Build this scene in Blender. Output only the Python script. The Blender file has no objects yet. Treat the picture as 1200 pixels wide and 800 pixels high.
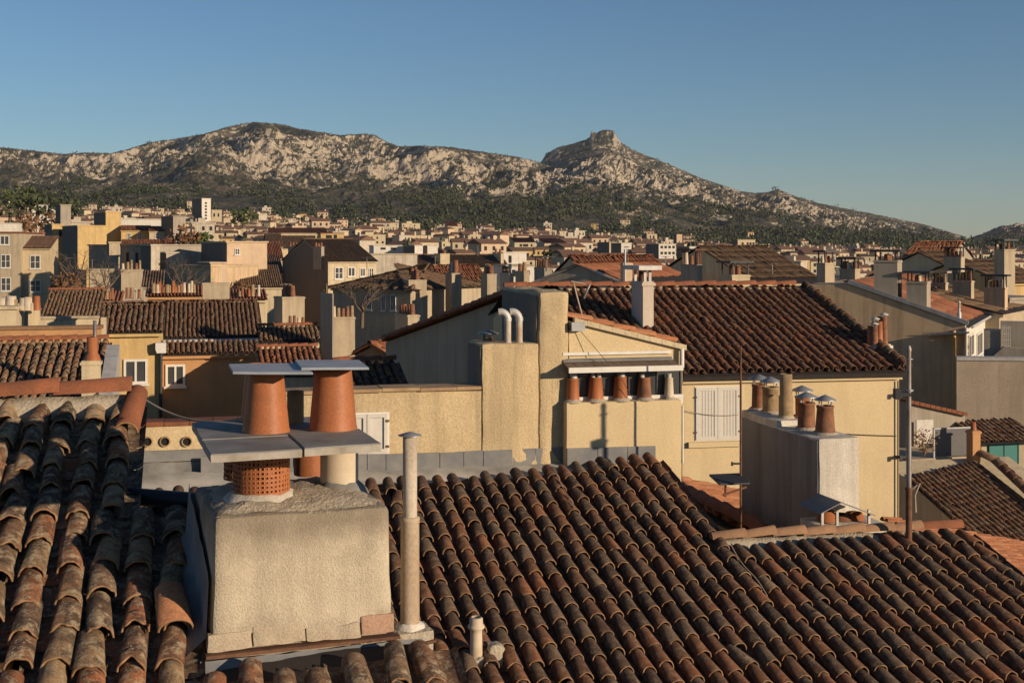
import bpy, math, random
import numpy as np
from mathutils import Vector, Matrix, noise as mnoise

R = math.radians
random.seed(7)
rng = np.random.default_rng(11)
scene = bpy.context.scene
col = scene.collection

# ---------------------------------------------------------------- camera
F, HY = 1500.0, 290.0            # focal length in photo pixels, eye level row
cd = bpy.data.cameras.new("camera")
cam = bpy.data.objects.new("camera", cd)
col.objects.link(cam)
cd.sensor_width = 36.0
cd.lens = F / 1200 * 36.0
cd.shift_y = (HY - 400) / 1200
cd.clip_start, cd.clip_end = 0.1, 30000
cam.location = (0, 0, 0)
cam.rotation_euler = (R(90), 0, 0)
scene.camera = cam

# ---------------------------------------------------------------- light
SUN_AZ, SUN_EL = 56.0, 13.0      # degrees right of straight behind the camera, height
S = Vector((math.sin(R(SUN_AZ)) * math.cos(R(SUN_EL)), -math.cos(R(SUN_AZ)) * math.cos(R(SUN_EL)), math.sin(R(SUN_EL))))
sd = bpy.data.lights.new("sun", 'SUN')
sd.energy = 5.0
sd.angle = R(0.55)
sd.color = (1.0, 0.80, 0.58)
sun = bpy.data.objects.new("sun", sd)
col.objects.link(sun)
sun.rotation_euler = (-S).to_track_quat('-Z', 'Y').to_euler()

world = bpy.data.worlds.new("World")
scene.world = world
world.use_nodes = True
wn = world.node_tree
wn.nodes.clear()
sky = wn.nodes.new('ShaderNodeTexSky')
sky.sky_type = 'NISHITA'
sky.sun_disc = False
sky.sun_elevation = R(SUN_EL)
sky.sun_rotation = math.atan2(S.x, S.y)
sky.air_density, sky.dust_density, sky.ozone_density = 1.0, 0.0, 4.6
bg = wn.nodes.new('ShaderNodeBackground')
bg.inputs['Strength'].default_value = 0.079
wo = wn.nodes.new('ShaderNodeOutputWorld')
wn.links.new(sky.outputs[0], bg.inputs['Color'])
wn.links.new(bg.outputs[0], wo.inputs['Surface'])

vs = scene.view_settings
vs.view_transform, vs.look, vs.gamma, vs.exposure = 'Standard', 'None', 1.0, 0.15
vs.use_curve_mapping = False

# ---------------------------------------------------------------- helpers
def P(x, y, Y):
    return Vector(((x - 600) / F * Y, Y, (HY - y) / F * Y))

def tag(o, label=None, cat=None, group=None, kind=None):
    if label: o['label'] = label
    if cat: o['category'] = cat
    if group: o['group'] = group
    if kind: o['kind'] = kind
    return o

def empty(name, loc, rz=0.0, label=None, cat=None, group=None):
    o = bpy.data.objects.new(name, None)
    o.empty_display_size = 0.3
    col.objects.link(o)
    o.location = loc
    o.rotation_euler = (0, 0, rz)
    return tag(o, label, cat, group)

def root_matrix(o):
    while o.parent: o = o.parent
    return Matrix.Translation(o.location) @ o.rotation_euler.to_matrix().to_4x4()

class MB:
    """collects world-space geometry; build() links it as one mesh object"""
    def __init__(self):
        self.v, self.f, self.m = [], [], []
        self.smooth = []
    def add(self, verts, faces, m=0, smooth=False):
        o = len(self.v)
        self.v.extend([tuple(p) for p in verts])
        for f in faces:
            self.f.append([i + o for i in f])
            self.m.append(m)
            self.smooth.append(smooth)
    def add_np(self, verts, quads, m, smooth=True):
        o = len(self.v)
        self.v.extend(map(tuple, verts.tolist()))
        self.f.extend((quads + o).tolist())
        if np.isscalar(m): self.m.extend([m] * len(quads))
        else: self.m.extend(list(m))
        self.smooth.extend([smooth] * len(quads))
    def box(self, fr, u0, u1, v0, v1, z0, z1, m=0):
        c = [fr.w(u, v, z) for z in (z0, z1) for v in (v0, v1) for u in (u0, u1)]
        self.add(c, [(0, 2, 3, 1), (4, 5, 7, 6), (0, 1, 5, 4), (1, 3, 7, 5), (3, 2, 6, 7), (2, 0, 4, 6)], m)
    def prism(self, fr, poly, v0, v1, m=0):
        """polygon of (u,z) extruded from v0 (front) to v1 (back)"""
        n = len(poly)
        a = [fr.w(u, v0, z) for u, z in poly] + [fr.w(u, v1, z) for u, z in poly]
        fs = [tuple(range(n)), tuple(reversed(range(n, 2 * n)))]
        fs += [((i + 1) % n, i, i + n, (i + 1) % n + n) for i in range(n)]
        self.add(a, fs, m)
    def prism_u(self, fr, poly, u0, u1, m=0):
        """polygon of (v,z) extruded along u"""
        n = len(poly)
        a = [fr.w(u0, v, z) for v, z in poly] + [fr.w(u1, v, z) for v, z in poly]
        fs = [tuple(reversed(range(n))), tuple(range(n, 2 * n))]
        fs += [(i, (i + 1) % n, (i + 1) % n + n, i + n) for i in range(n)]
        self.add(a, fs, m)
    def tube(self, pts, r, n=10, m=0, caps=True):
        pts = [Vector(p) for p in pts]
        rs = r if isinstance(r, (list, tuple)) else [r] * len(pts)
        vs_, fs = [], []
        prev = None
        for i, p in enumerate(pts):
            d = (pts[min(i + 1, len(pts) - 1)] - pts[max(i - 1, 0)]).normalized()
            if prev is None:
                a = d.orthogonal().normalized()
            else:
                a = (prev - d * prev.dot(d)).normalized()
            prev = a
            b = d.cross(a)
            for k in range(n):
                t = 2 * math.pi * k / n
                vs_.append(p + (a * math.cos(t) + b * math.sin(t)) * rs[i])
        for i in range(len(pts) - 1):
            for k in range(n):
                k2 = (k + 1) % n
                fs.append((i * n + k, i * n + k2, (i + 1) * n + k2, (i + 1) * n + k))
        self.add(vs_, fs, m, True)
        if caps:
            self.add(vs_[:n], [tuple(reversed(range(n)))], m)
            self.add(vs_[-n:], [tuple(range(n))], m)
    def lathe(self, base, prof, n=20, m=0, wob=0.0):
        """profile of (r, z) turned round the vertical through base"""
        base = Vector(base)
        vs_, fs = [], []
        for r, z in prof:
            for k in range(n):
                t = 2 * math.pi * k / n
                rr = r * (1 + wob * mnoise.noise(Vector((math.cos(t) * 2, math.sin(t) * 2, z * 6 + base.x))))
                vs_.append(base + Vector((rr * math.cos(t), rr * math.sin(t), z)))
        for i in range(len(prof) - 1):
            for k in range(n):
                k2 = (k + 1) % n
                fs.append((i * n + k, i * n + k2, (i + 1) * n + k2, (i + 1) * n + k))
        self.add(vs_, fs, m, True)
    def disc(self, base, r, z, n=20, m=0):
        base = Vector(base)
        self.add([base + Vector((r * math.cos(2 * math.pi * k / n), r * math.sin(2 * math.pi * k / n), z)) for k in range(n)],
                 [tuple(range(n))], m)
    def build(self, name, mats, parent=None, loc=None):
        if not isinstance(mats, (list, tuple)): mats = [mats]
        me = bpy.data.meshes.new(name)
        if parent is not None:
            M = root_matrix(parent).inverted()
        elif loc is not None:
            M = Matrix.Translation(Vector(loc)).inverted()
        else:
            M = Matrix.Identity(4)
        V = np.array(self.v, dtype=np.float64).reshape(-1, 3)
        A = np.array(M)
        V = V @ A[:3, :3].T + A[:3, 3]
        me.from_pydata(V.tolist(), [], self.f)
        for mt in mats: me.materials.append(mt)
        me.polygons.foreach_set('material_index', self.m)
        me.polygons.foreach_set('use_smooth', self.smooth)
        me.update()
        o = bpy.data.objects.new(name, me)
        col.objects.link(o)
        if parent is not None: o.parent = parent
        elif loc is not None: o.location = loc
        return o

class Fr:
    """a building's own axes: u to its right, v away from its front, z up"""
    def __init__(self, O, theta=14.0):
        self.O = Vector(O); self.t = R(theta)
        c, s = math.cos(self.t), math.sin(self.t)
        self.u = Vector((c, s, 0)); self.v = Vector((-s, c, 0))
    def w(self, u, v, z):
        return self.O + self.u * u + self.v * v + Vector((0, 0, z))
    def hit(self, x, y, v=0.0):
        """pixel on the upright plane at depth v -> (u, z)"""
        r = Vector(((x - 600) / F, 1, (HY - y) / F))
        O = self.O + self.v * v
        t = self.v.dot(O) / self.v.dot(r)
        p = r * t - O
        return p.dot(self.u), p.z
    def side(self, x, y, u=0.0):
        """pixel on the upright plane across the building at u -> (v, z)"""
        r = Vector(((x - 600) / F, 1, (HY - y) / F))
        O = self.O + self.u * u
        t = self.u.dot(O) / self.u.dot(r)
        p = r * t - O
        return p.dot(self.v), p.z

class Plane:
    def __init__(self, P0, theta, slope):
        t, s = R(theta), R(slope)
        self.P0 = Vector(P0)
        self.u = Vector((math.cos(t), math.sin(t), 0))
        self.w = Vector((math.sin(t) * math.cos(s), -math.cos(t) * math.cos(s), -math.sin(s)))
        self.n = self.w.cross(self.u)
        self.theta = theta
    def hit(self, x, y):
        r = Vector(((x - 600) / F, 1, (HY - y) / F))
        t = self.n.dot(self.P0) / self.n.dot(r)
        p = r * t - self.P0
        return p.dot(self.u), p.dot(self.w)
    def pt(self, a, b, h=0.0):
        return self.P0 + self.u * a + self.w * b + self.n * h

# barrel tiles ----------------------------------------------------
def tile_template(seg, lip):
    """unit tile: rings upper(outer) / lower(outer) / lower(inner) / lip(inner) ; columns over the arc"""
    t = np.linspace(-1.62, 1.62, seg + 1)
    return np.sin(t), np.cos(t)

def tiles(mb, pl, cols, pitch=0.21, course=0.32, Rr=0.088, H=0.072, seg=8, jit=1.0, rim=1, trough=True, m=0, seed=0):
    """cover tiles in columns (a, b0, b1) down a roof plane, and the channel tiles between"""
    g = np.random.default_rng(seed)
    u, w, n = np.array(pl.u), np.array(pl.w), np.array(pl.n)
    P0 = np.array(pl.P0)
    A, B, isT = [], [], []
    L = course * 1.22
    tw = []
    for a, b0, b1 in cols:
        k = max(1, int((b1 - b0) / course))
        bl = b0 + (np.arange(k) + 1) * course + g.normal(0, 0.012 * jit, k) + g.normal(0, 0.02 * jit)
        A.append(a + g.normal(0, 0.006 * jit, k)); B.append(bl)
    A = np.concatenate(A); B = np.concatenate(B)
    N = len(A)
    sx, cz = tile_template(seg, True)
    T = seg + 1
    yaw = g.normal(0, 0.02 * jit, N)
    odd = g.random(N) < 0.035 * min(jit, 2)
    yaw = yaw + odd * g.normal(0, 0.10, N); B = B + odd * np.abs(g.normal(0, 0.035, N)); A = A + odd * g.normal(0, 0.012, N)
    rl = Rr * (1 + g.normal(0, 0.03 * jit, N)); hl = H * (1 + g.normal(0, 0.05 * jit, N))
    lift = 0.020 + np.abs(g.normal(0, 0.006 * jit, N))
    th = 0.011
    ch = g.normal(0, 0.009 * min(jit, 1.5), (N, seg + 3))
    ch = (ch[:, :-2] + 2 * ch[:, 1:-1] + ch[:, 2:]) / 4
    def ring(bb, rad, hgt, base, chip=False):
        x = A[:, None] + sx[None] * rad[:, None] + (bb - B)[:, None] * yaw[:, None]
        z = cz[None] * hgt[:, None] + base[:, None]
        y = np.repeat(bb[:, None], T, 1) + (ch if chip else 0)
        return P0 + x[..., None] * u + y[..., None] * w + z[..., None] * n
    r0 = ring(B - L, rl * 0.84, hl * 0.84, np.zeros(N))
    r1 = ring(B, rl, hl, lift, True)
    r2 = ring(B + 0.001, rl - th, hl - th, lift, True)
    r3 = ring(B - 0.12, rl - th, hl - th, lift - 0.003)
    V = np.stack([r0, r1, r2, r3], 1).reshape(-1, 3)
    q = []
    mm = []
    for ri, mi in ((0, m), (1, rim), (2, m)):
        i = np.arange(seg)
        q.append(np.stack([ri * T + i, (ri + 1) * T + i, (ri + 1) * T + i + 1, ri * T + i + 1], 1))
        mm += [mi] * seg
    q = np.concatenate(q)
    Q = (q[None] + (np.arange(N) * 4 * T)[:, None, None]).reshape(-1, 4)
    mb.add_np(V, Q, np.tile(mm, N))
    if trough:
        ts = 5
        t = np.linspace(-1.35, 1.35, ts)
        A2, B2 = [], []
        for a, b0, b1 in cols:
            k = max(1, int((b1 - b0) / course))
            A2.append(np.full(k, a + pitch / 2)); B2.append(b0 + (np.arange(k) + 1) * course + g.normal(0, 0.03))
        A2 = np.concatenate(A2); B2 = np.concatenate(B2); N2 = len(A2)
        def ring2(bb, base):
            x = A2[:, None] + np.sin(t)[None] * pitch * 0.42
            z = -np.cos(t)[None] * 0.045 + base + 0.028
            y = np.repeat(bb[:, None], ts, 1)
            return P0 + x[..., None] * u + y[..., None] * w + (z * np.ones_like(x))[..., None] * n
        V = np.stack([ring2(B2 - course * 1.05, -0.012), ring2(B2, 0.0)], 1).reshape(-1, 3)
        i = np.arange(ts - 1)
        q = np.stack([i, ts + i, ts + i + 1, i + 1], 1)
        Q = (q[None] + (np.arange(N2) * 2 * ts)[:, None, None]).reshape(-1, 4)
        mb.add_np(V, Q, m)

def deck(mb, pl, a0, a1, b0, b1, th=0.10, m=0, drop=0.035):
    c = [pl.pt(a, b, h) for h in (-drop - th, -drop) for b in (b0, b1) for a in (a0, a1)]
    mb.add(c, [(0, 1, 3, 2), (4, 6, 7, 5), (0, 4, 5, 1), (1, 5, 7, 3), (3, 7, 6, 2), (2, 6, 4, 0)], m)

def ridge_tiles(mb, p0, p1, r=0.10, ln=0.42, seg=8, m=0, rim=1, seed=0, up=Vector((0, 0, 1))):
    g = random.Random(seed)
    p0, p1 = Vector(p0), Vector(p1)
    d = (p1 - p0); D = d.length; d.normalize()
    s = d.cross(up).normalized(); upv = s.cross(d)
    k = max(1, round(D / ln)); ln = D / k
    for i in range(k):
        a = p0 + d * (i * ln - 0.04) + upv * g.uniform(-.008, .008) + s * g.uniform(-.012, .012)
        b = p0 + d * ((i + 1) * ln) + upv * (0.018 + g.uniform(-.006, .010)) + s * g.uniform(-.012, .012)
        vs_, fs, ms = [], [], []
        for (c, rr) in ((a, r * .9), (b, r * 1.04), (b + d * .001, r * 1.04 - .014), (b - d * .1, r * 1.04 - .014)):
            for j in range(seg + 1):
                t = -1.6 + 3.2 * j / seg
                vs_.append(c + s * math.sin(t) * rr + upv * math.cos(t) * rr)
        T = seg + 1
        mb.add(vs_, [(j, j + 1, T + j + 1, T + j) for j in range(seg)], m, True)
        o = len(mb.v) - len(vs_)
        for ri, mi in ((1, rim), (2, m)):
            for j in range(seg):
                mb.f.append([o + ri * T + j, o + ri * T + j + 1, o + (ri + 1) * T + j + 1, o + (ri + 1) * T + j]); mb.m.append(mi); mb.smooth.append(True)
        # close the near end
        mb.add([vs_[j] for j in range(T)], [tuple(range(T))], m)

def rough_block(mb, fr, u0, u1, v0, v1, z0, z1, inset=0.0, amp=0.012, rad=0.03, res=0.05, freq=7.0, m=0, slope=None):
    """a block with softened, uneven edges; inset narrows it towards the top"""
    su, sv, sz = u1 - u0, v1 - v0, z1 - z0
    def face(fn, a, b):
        na, nb = max(1, round(a / res)), max(1, round(b / res))
        vs_ = []
        for j in range(nb + 1):
            for i in range(na + 1):
                vs_.append(fn(i / na, j / nb))
        fs = [(j * (na + 1) + i, j * (na + 1) + i + 1, (j + 1) * (na + 1) + i + 1, (j + 1) * (na + 1) + i) for j in range(nb) for i in range(na)]
        return vs_, fs
    faces = [(lambda a, b: (a, 0, b), su, sz), (lambda a, b: (1 - a, 1, b), su, sz), (lambda a, b: (0, 1 - a, b), sv, sz),
             (lambda a, b: (1, a, b), sv, sz), (lambda a, b: (a, b, 1), su, sv)]
    cache = {}
    for fn, A, B in faces:
        vs_, fs = face(fn, A, B)
        out = []
        for (a, b, c) in vs_:
            p = [u0 + a * su, v0 + b * sv, z0 + c * sz]
            lo = [u0 + rad, v0 + rad, z0 - 1]; hi = [u1 - rad, v1 - rad, z1 - rad]
            q = [min(max(p[i], lo[i]), hi[i]) for i in range(3)]
            d = Vector(p) - Vector(q)
            if d.length > rad: d = d.normalized() * rad
            p = Vector(q) + d
            k = inset * (p.z - z0) / sz
            cu, cv = (u0 + u1) / 2, (v0 + v1) / 2
            p.x = cu + (p.x - cu) * (1 - 2 * k / su); p.y = cv + (p.y - cv) * (1 - 2 * k / sv)
            if slope: p.z += slope(p.x, p.y, (p.z - z0) / sz)
            W = fr.w(*p)
            nv = mnoise.noise_vector(W * freq) * amp + mnoise.noise_vector(W * freq * 0.3) * amp * 1.3
            out.append(W + nv)
        mb.add(out, fs, m, True)

# ---------------------------------------------------------------- materials
def newmat(name):
    m = bpy.data.materials.new(name)
    m.use_nodes = True
    nt = m.node_tree
    b = nt.nodes['Principled BSDF']
    b.inputs['Roughness'].default_value = 0.9
    b.inputs['Specular IOR Level'].default_value = 0.25
    return m, nt, b

def N(nt, t, **kw):
    n = nt.nodes.new(t)
    for k, v in kw.items():
        if k.startswith('_'): setattr(n, k[1:], v)
        else: n.inputs[k].default_value = v
    return n

def coords(nt, vary=True):
    tc = nt.nodes.new('ShaderNodeTexCoord')
    if not vary: return tc.outputs['Object']
    oi = nt.nodes.new('ShaderNodeObjectInfo')
    ml = N(nt, 'ShaderNodeMath', _operation='MULTIPLY'); ml.inputs[1].default_value = 37.0
    nt.links.new(oi.outputs['Random'], ml.inputs[0])
    ad = N(nt, 'ShaderNodeVectorMath', _operation='ADD')
    nt.links.new(tc.outputs['Object'], ad.inputs[0]); nt.links.new(ml.outputs[0], ad.inputs[1])
    return ad.outputs[0]

def noise(nt, vec, scale, detail=4, rough=0.55, stretch=None):
    if stretch:
        mp = nt.nodes.new('ShaderNodeMapping'); mp.inputs['Scale'].default_value = stretch
        nt.links.new(vec, mp.inputs['Vector']); vec = mp.outputs[0]
    n = N(nt, 'ShaderNodeTexNoise', Scale=scale, Detail=detail, Roughness=rough)
    nt.links.new(vec, n.inputs['Vector'])
    return n.outputs['Fac']

def ramp(nt, fac, stops, interp='LINEAR'):
    r = nt.nodes.new('ShaderNodeValToRGB')
    r.color_ramp.interpolation = interp
    e = r.color_ramp.elements
    while len(e) > 1: e.remove(e[-1])
    e[0].position, c = stops[0][0], stops[0][1]
    e[0].color = (*c, 1) if hasattr(c, '__len__') else (c, c, c, 1)
    for p, c in stops[1:]:
        x = e.new(p); x.color = (*c, 1) if hasattr(c, '__len__') else (c, c, c, 1)
    nt.links.new(fac, r.inputs[0])
    return r.outputs[0]

def mix(nt, fac, a, b, mode='MIX'):
    m = nt.nodes.new('ShaderNodeMix'); m.data_type = 'RGBA'; m.blend_type = mode
    for s, v in ((0, fac), (6, a), (7, b)):
        if hasattr(v, 'links') or isinstance(v, bpy.types.NodeSocket): nt.links.new(v, m.inputs[s])
        elif s == 0: m.inputs[0].default_value = v
        else: m.inputs[s].default_value = (*v, 1)
    return m.outputs[2]

def bump(nt, b, h, strength=0.4, dist=0.01, prev=None):
    n = N(nt, 'ShaderNodeBump', Strength=strength, Distance=dist)
    nt.links.new(h, n.inputs['Height'])
    if prev is not None: nt.links.new(prev, n.inputs['Normal'])
    nt.links.new(n.outputs[0], b.inputs['Normal'])
    return n.outputs[0]

def stucco(name, c, stain=(0.13, 0.10, 0.07), amt=0.45, streak=0.4, bscale=70, bstr=0.35, bdist=0.008, patch=1.2):
    m, nt, b = newmat(name)
    v = coords(nt)
    big = noise(nt, v, patch, 5, 0.6)
    k = ramp(nt, big, [(0.40, 0.0), (0.75, 1.0)])
    f = N(nt, 'ShaderNodeMath', _operation='MULTIPLY'); nt.links.new(k, f.inputs[0]); f.inputs[1].default_value = amt
    c1 = mix(nt, f.outputs[0], c, tuple(0.5 * x + 0.5 * y for x, y in zip(c, stain)))
    st = ramp(nt, noise(nt, v, 1.0, 5, 0.65, (3.2, 3.2, 0.22)), [(0.46, 0.0), (0.64, 1.0)])
    f2 = N(nt, 'ShaderNodeMath', _operation='MULTIPLY'); nt.links.new(st, f2.inputs[0]); f2.inputs[1].default_value = streak
    c2 = mix(nt, f2.outputs[0], c1, tuple(0.35 * x + 0.65 * y for x, y in zip(c, stain)))
    fine = noise(nt, v, bscale, 3, 0.6)
    c3 = mix(nt, 1.0, c2, ramp(nt, fine, [(0.3, 0.80), (0.7, 1.08)]), 'MULTIPLY')
    nt.links.new(c3, b.inputs['Base Color'])
    bump(nt, b, fine, bstr, bdist)
    return m

def tile_mat(name, pal, lich=(0.30, 0.27, 0.20), lamt=0.5, dark=0.6, scale=1.0, crust=0.0):
    m, nt, b = newmat(name)
    v = coords(nt, False)
    g = nt.nodes.new('ShaderNodeNewGeometry')
    n_ = len(pal)
    base = ramp(nt, g.outputs['Random Per Island'], [((i + 0.5) / n_, c) for i, c in enumerate(pal)])
    d = ramp(nt, noise(nt, v, 8.0 * scale, 6, 0.75), [(0.44, 0.0), (0.58, 1.0)])
    f = N(nt, 'ShaderNodeMath', _operation='MULTIPLY'); nt.links.new(d, f.inputs[0]); f.inputs[1].default_value = dark
    c1 = mix(nt, f.outputs[0], base, (0.030, 0.024, 0.020))
    if crust:
        cr = ramp(nt, noise(nt, v, 13 * scale, 6, 0.72), [(0.50, 0.0), (0.60, crust)])
        c1 = mix(nt, cr, c1, (0.33, 0.26, 0.17))
    sp = ramp(nt, noise(nt, v, 38 * scale, 4, 0.7), [(0.58, 0.0), (0.66, 1.0)])
    sp2 = ramp(nt, noise(nt, v, 3.1 * scale, 3, 0.6), [(0.45, 0.0), (0.65, 1.0)])
    f2 = N(nt, 'ShaderNodeMath', _operation='MULTIPLY'); nt.links.new(sp, f2.inputs[0]); nt.links.new(sp2, f2.inputs[1])
    f3 = N(nt, 'ShaderNodeMath', _operation='MULTIPLY'); nt.links.new(f2.outputs[0], f3.inputs[0]); f3.inputs[1].default_value = lamt
    c2 = mix(nt, f3.outputs[0], c1, lich)
    fine = noise(nt, v, 90 * scale, 3, 0.6)
    c3 = mix(nt, 1.0, c2, ramp(nt, fine, [(0.3, 0.65), (0.7, 1.15)]), 'MULTIPLY')
    nt.links.new(c3, b.inputs['Base Color'])
    bump(nt, b, noise(nt, v, 40 * scale, 5, 0.75), 0.75, 0.009)
    return m

def plain(name, c, rough=0.8, metal=0.0, var=0.25, sc=9, c2=None, spec=0.3, bstr=0.15):
    m, nt, b = newmat(name)
    v = coords(nt)
    n1 = noise(nt, v, sc, 5, 0.65)
    cc = mix(nt, ramp(nt, n1, [(0.38, 0.0), (0.68, 1.0)]), c, c2 if c2 else tuple(x * (1 - var) for x in c))
    nt.links.new(cc, b.inputs['Base Color'])
    b.inputs['Roughness'].default_value = rough
    b.inputs['Metallic'].default_value = metal
    b.inputs['Specular IOR Level'].default_value = spec
    bump(nt, b, noise(nt, v, sc * 6, 3, 0.6), bstr, 0.004)
    return m

M = {}
M['roughcast'] = stucco('roughcast_yellow', (0.57, 0.435, 0.25), amt=0.50, streak=0.55, bscale=42, bstr=0.6, bdist=0.014)
M['yellow'] = stucco('yellow_render', (0.61, 0.475, 0.275), amt=0.22, streak=0.12, bscale=60, bstr=0.2)
M['chimney'] = stucco('grey_beige_roughcast', (0.54, 0.46, 0.335), amt=0.5, streak=0.30, bscale=95, bstr=0.8, bdist=0.010, patch=2.4)
def grime_stucco(name, c, ztop):
    m = stucco(name, c, amt=0.5, streak=0.38, bscale=95, bstr=0.75, bdist=0.010, patch=2.4)
    nt = m.node_tree; b = nt.nodes['Principled BSDF']
    src = b.inputs['Base Color'].links[0].from_socket
    tc = nt.nodes.new('ShaderNodeTexCoord'); sp = nt.nodes.new('ShaderNodeSeparateXYZ'); nt.links.new(tc.outputs['Object'], sp.inputs[0])
    n1 = noise(nt, tc.outputs['Object'], 4.0, 5, .7)
    ad = N(nt, 'ShaderNodeMath', _operation='MULTIPLY_ADD'); nt.links.new(n1, ad.inputs[0]); ad.inputs[1].default_value = 0.55; nt.links.new(sp.outputs['Z'], ad.inputs[2])
    k = ramp(nt, ad.outputs[0], [(ztop - .02, 0.0), (ztop + .30, 0.75)])
    lo = ramp(nt, ad.outputs[0], [(.30, 0.55), (.46, 0.0)])
    mx = N(nt, 'ShaderNodeMath', _operation='MAXIMUM'); nt.links.new(k, mx.inputs[0]); nt.links.new(lo, mx.inputs[1])
    nt.links.new(mix(nt, mx.outputs[0], src, (0.17, 0.135, 0.095)), b.inputs['Base Color'])
    return m
M['chimney_big'] = grime_stucco('grimy_roughcast', (0.56, 0.475, 0.345), 0.74)
M['mortar'] = stucco('old_mortar', (0.46, 0.39, 0.29), amt=0.6, streak=0.2, bscale=45, bstr=0.9, bdist=0.015, patch=5)
M['cement'] = plain('grey_cement', (0.22, 0.21, 0.19), var=0.55, sc=3.0, bstr=0.4)
M['whitestack'] = stucco('weathered_white_render', (0.66, 0.60, 0.50), amt=0.45, streak=0.5, bscale=50, bstr=0.4, patch=1.6)
M['cream'] = stucco('cream_render', (0.58, 0.47, 0.30), bscale=30)
M['ochre'] = stucco('ochre_render', (0.58, 0.40, 0.17), bscale=30)
M['tan'] = stucco('tan_render', (0.56, 0.44, 0.27), bscale=30, streak=0.35)
M['pink'] = stucco('pale_pink_render', (0.60, 0.44, 0.29), bscale=30, streak=0.2)
M['orange'] = stucco('orange_render', (0.50, 0.27, 0.12), bscale=30, streak=0.2)
M['beige'] = stucco('beige_render', (0.46, 0.37, 0.25), bscale=30, streak=0.45)
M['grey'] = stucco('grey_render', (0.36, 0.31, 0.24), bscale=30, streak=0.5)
M['gable'] = stucco('painted_side_shade', (0.20, 0.165, 0.13), bscale=30, streak=0.5)  # dark tone that paints shade onto left faces
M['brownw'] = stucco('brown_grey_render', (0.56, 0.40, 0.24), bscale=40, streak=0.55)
M['white'] = stucco('white_render', (0.70, 0.64, 0.54), bscale=30, streak=0.3)
M['offwhite'] = stucco('peeling_white_render', (0.56, 0.48, 0.37), bscale=18, streak=0.6, amt=0.7)
pal_dark = [(0.090, 0.053, 0.032), (0.19, 0.078, 0.036), (0.070, 0.045, 0.030), (0.115, 0.055, 0.031), (0.19, 0.075, 0.036), (0.070, 0.044, 0.030), (0.125, 0.068, 0.040), (0.27, 0.10, 0.042), (0.09, 0.056, 0.036), (0.16, 0.105, 0.066)]
pal_old = [(0.19, 0.115, 0.065), (0.17, 0.075, 0.038), (0.30, 0.19, 0.10), (0.11, 0.07, 0.045), (0.34, 0.125, 0.05), (0.17, 0.11, 0.065), (0.24, 0.09, 0.042), (0.36, 0.235, 0.125), (0.14, 0.085, 0.052)]
pal_mid = [(0.16, 0.085, 0.050), (0.22, 0.12, 0.07), (0.12, 0.075, 0.048), (0.25, 0.15, 0.09), (0.18, 0.075, 0.042), (0.20, 0.14, 0.09)]
M['tile_dark'] = tile_mat('weathered_dark_barrel_tile', pal_dark, (0.30, 0.25, 0.19), 0.6, 0.42, 1.0, 0.25)
M['tile_old'] = tile_mat('lichened_barrel_tile', pal_old, (0.44, 0.40, 0.31), 0.9, 0.72, 1.0, 0.75)
M['tile_mid'] = tile_mat('brown_barrel_tile', pal_mid, (0.28, 0.22, 0.15), 0.5, 0.45, 0.6)
M['tile_red'] = tile_mat('red_barrel_tile', [(0.26, 0.09, 0.045), (0.32, 0.12, 0.055), (0.20, 0.075, 0.04), (0.36, 0.16, 0.08)], (0.3, 0.2, 0.12), 0.3, 0.25, 0.6)
M['tile_far'] = tile_mat('faded_red_tile', [(0.24, 0.125, 0.08), (0.28, 0.155, 0.10), (0.19, 0.105, 0.07), (0.30, 0.18, 0.12)], (0.3, 0.22, 0.15), 0.3, 0.3, 0.3)
M['tile_orange'] = tile_mat('orange_barrel_tile', [(0.42, 0.17, 0.075), (0.36, 0.14, 0.06), (0.46, 0.21, 0.10), (0.32, 0.12, 0.055)], (0.4, 0.26, 0.16), 0.3, 0.2, 0.6)
M['tile_brown'] = tile_mat('flat_brown_tile', [(0.17, 0.105, 0.06), (0.22, 0.145, 0.085), (0.14, 0.085, 0.05), (0.20, 0.12, 0.065)], (0.28, 0.22, 0.15), 0.4, 0.4, 0.5)
M['rim'] = plain('broken_tile_edge', (0.34, 0.19, 0.095), var=0.5, sc=14)
M['rim_dark'] = plain('worn_tile_edge', (0.33, 0.19, 0.10), var=0.6, sc=9)
M['ridge'] = stucco('terracotta_ridge', (0.25, 0.090, 0.043), stain=(0.035, 0.027, 0.02), amt=0.75, streak=0.35, bscale=55, bstr=0.4, patch=5)
M['ridge_pale'] = stucco('pale_ridge_tile', (0.28, 0.16, 0.088), stain=(0.06, 0.04, 0.03), amt=0.75, streak=0.3, bscale=55, bstr=0.4, patch=5)
M['deck'] = plain('roof_boarding', (0.035, 0.028, 0.024))
M['pot'] = stucco('terracotta_pot', (0.37, 0.130, 0.050), stain=(0.07, 0.035, 0.022), amt=0.4, streak=0.55, bscale=70, bstr=0.25, bdist=0.005, patch=5)
M['pot'].node_tree.nodes['Principled BSDF'].inputs['Roughness'].default_value = 0.5
M['pot_old'] = plain('sooty_terracotta_pot', (0.27, 0.115, 0.058), rough=0.8, c2=(0.10, 0.055, 0.035), sc=7)
M['pot_tan'] = plain('tan_clay_pot', (0.36, 0.25, 0.13), rough=0.8, c2=(0.20, 0.13, 0.07), sc=6)
M['pot_white'] = plain('whitewashed_pot', (0.56, 0.47, 0.35), rough=0.7, c2=(0.44, 0.34, 0.23), sc=4)
M['soot'] = plain('soot', (0.012, 0.011, 0.010))
M['slab'] = plain('weathered_concrete_slab', (0.25, 0.235, 0.21), rough=0.75, c2=(0.16, 0.145, 0.125), sc=4, spec=0.4, bstr=0.3)
M['slab_edge'] = plain('slab_edge', (0.40, 0.36, 0.30), c2=(0.25, 0.21, 0.16), sc=7)
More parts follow.
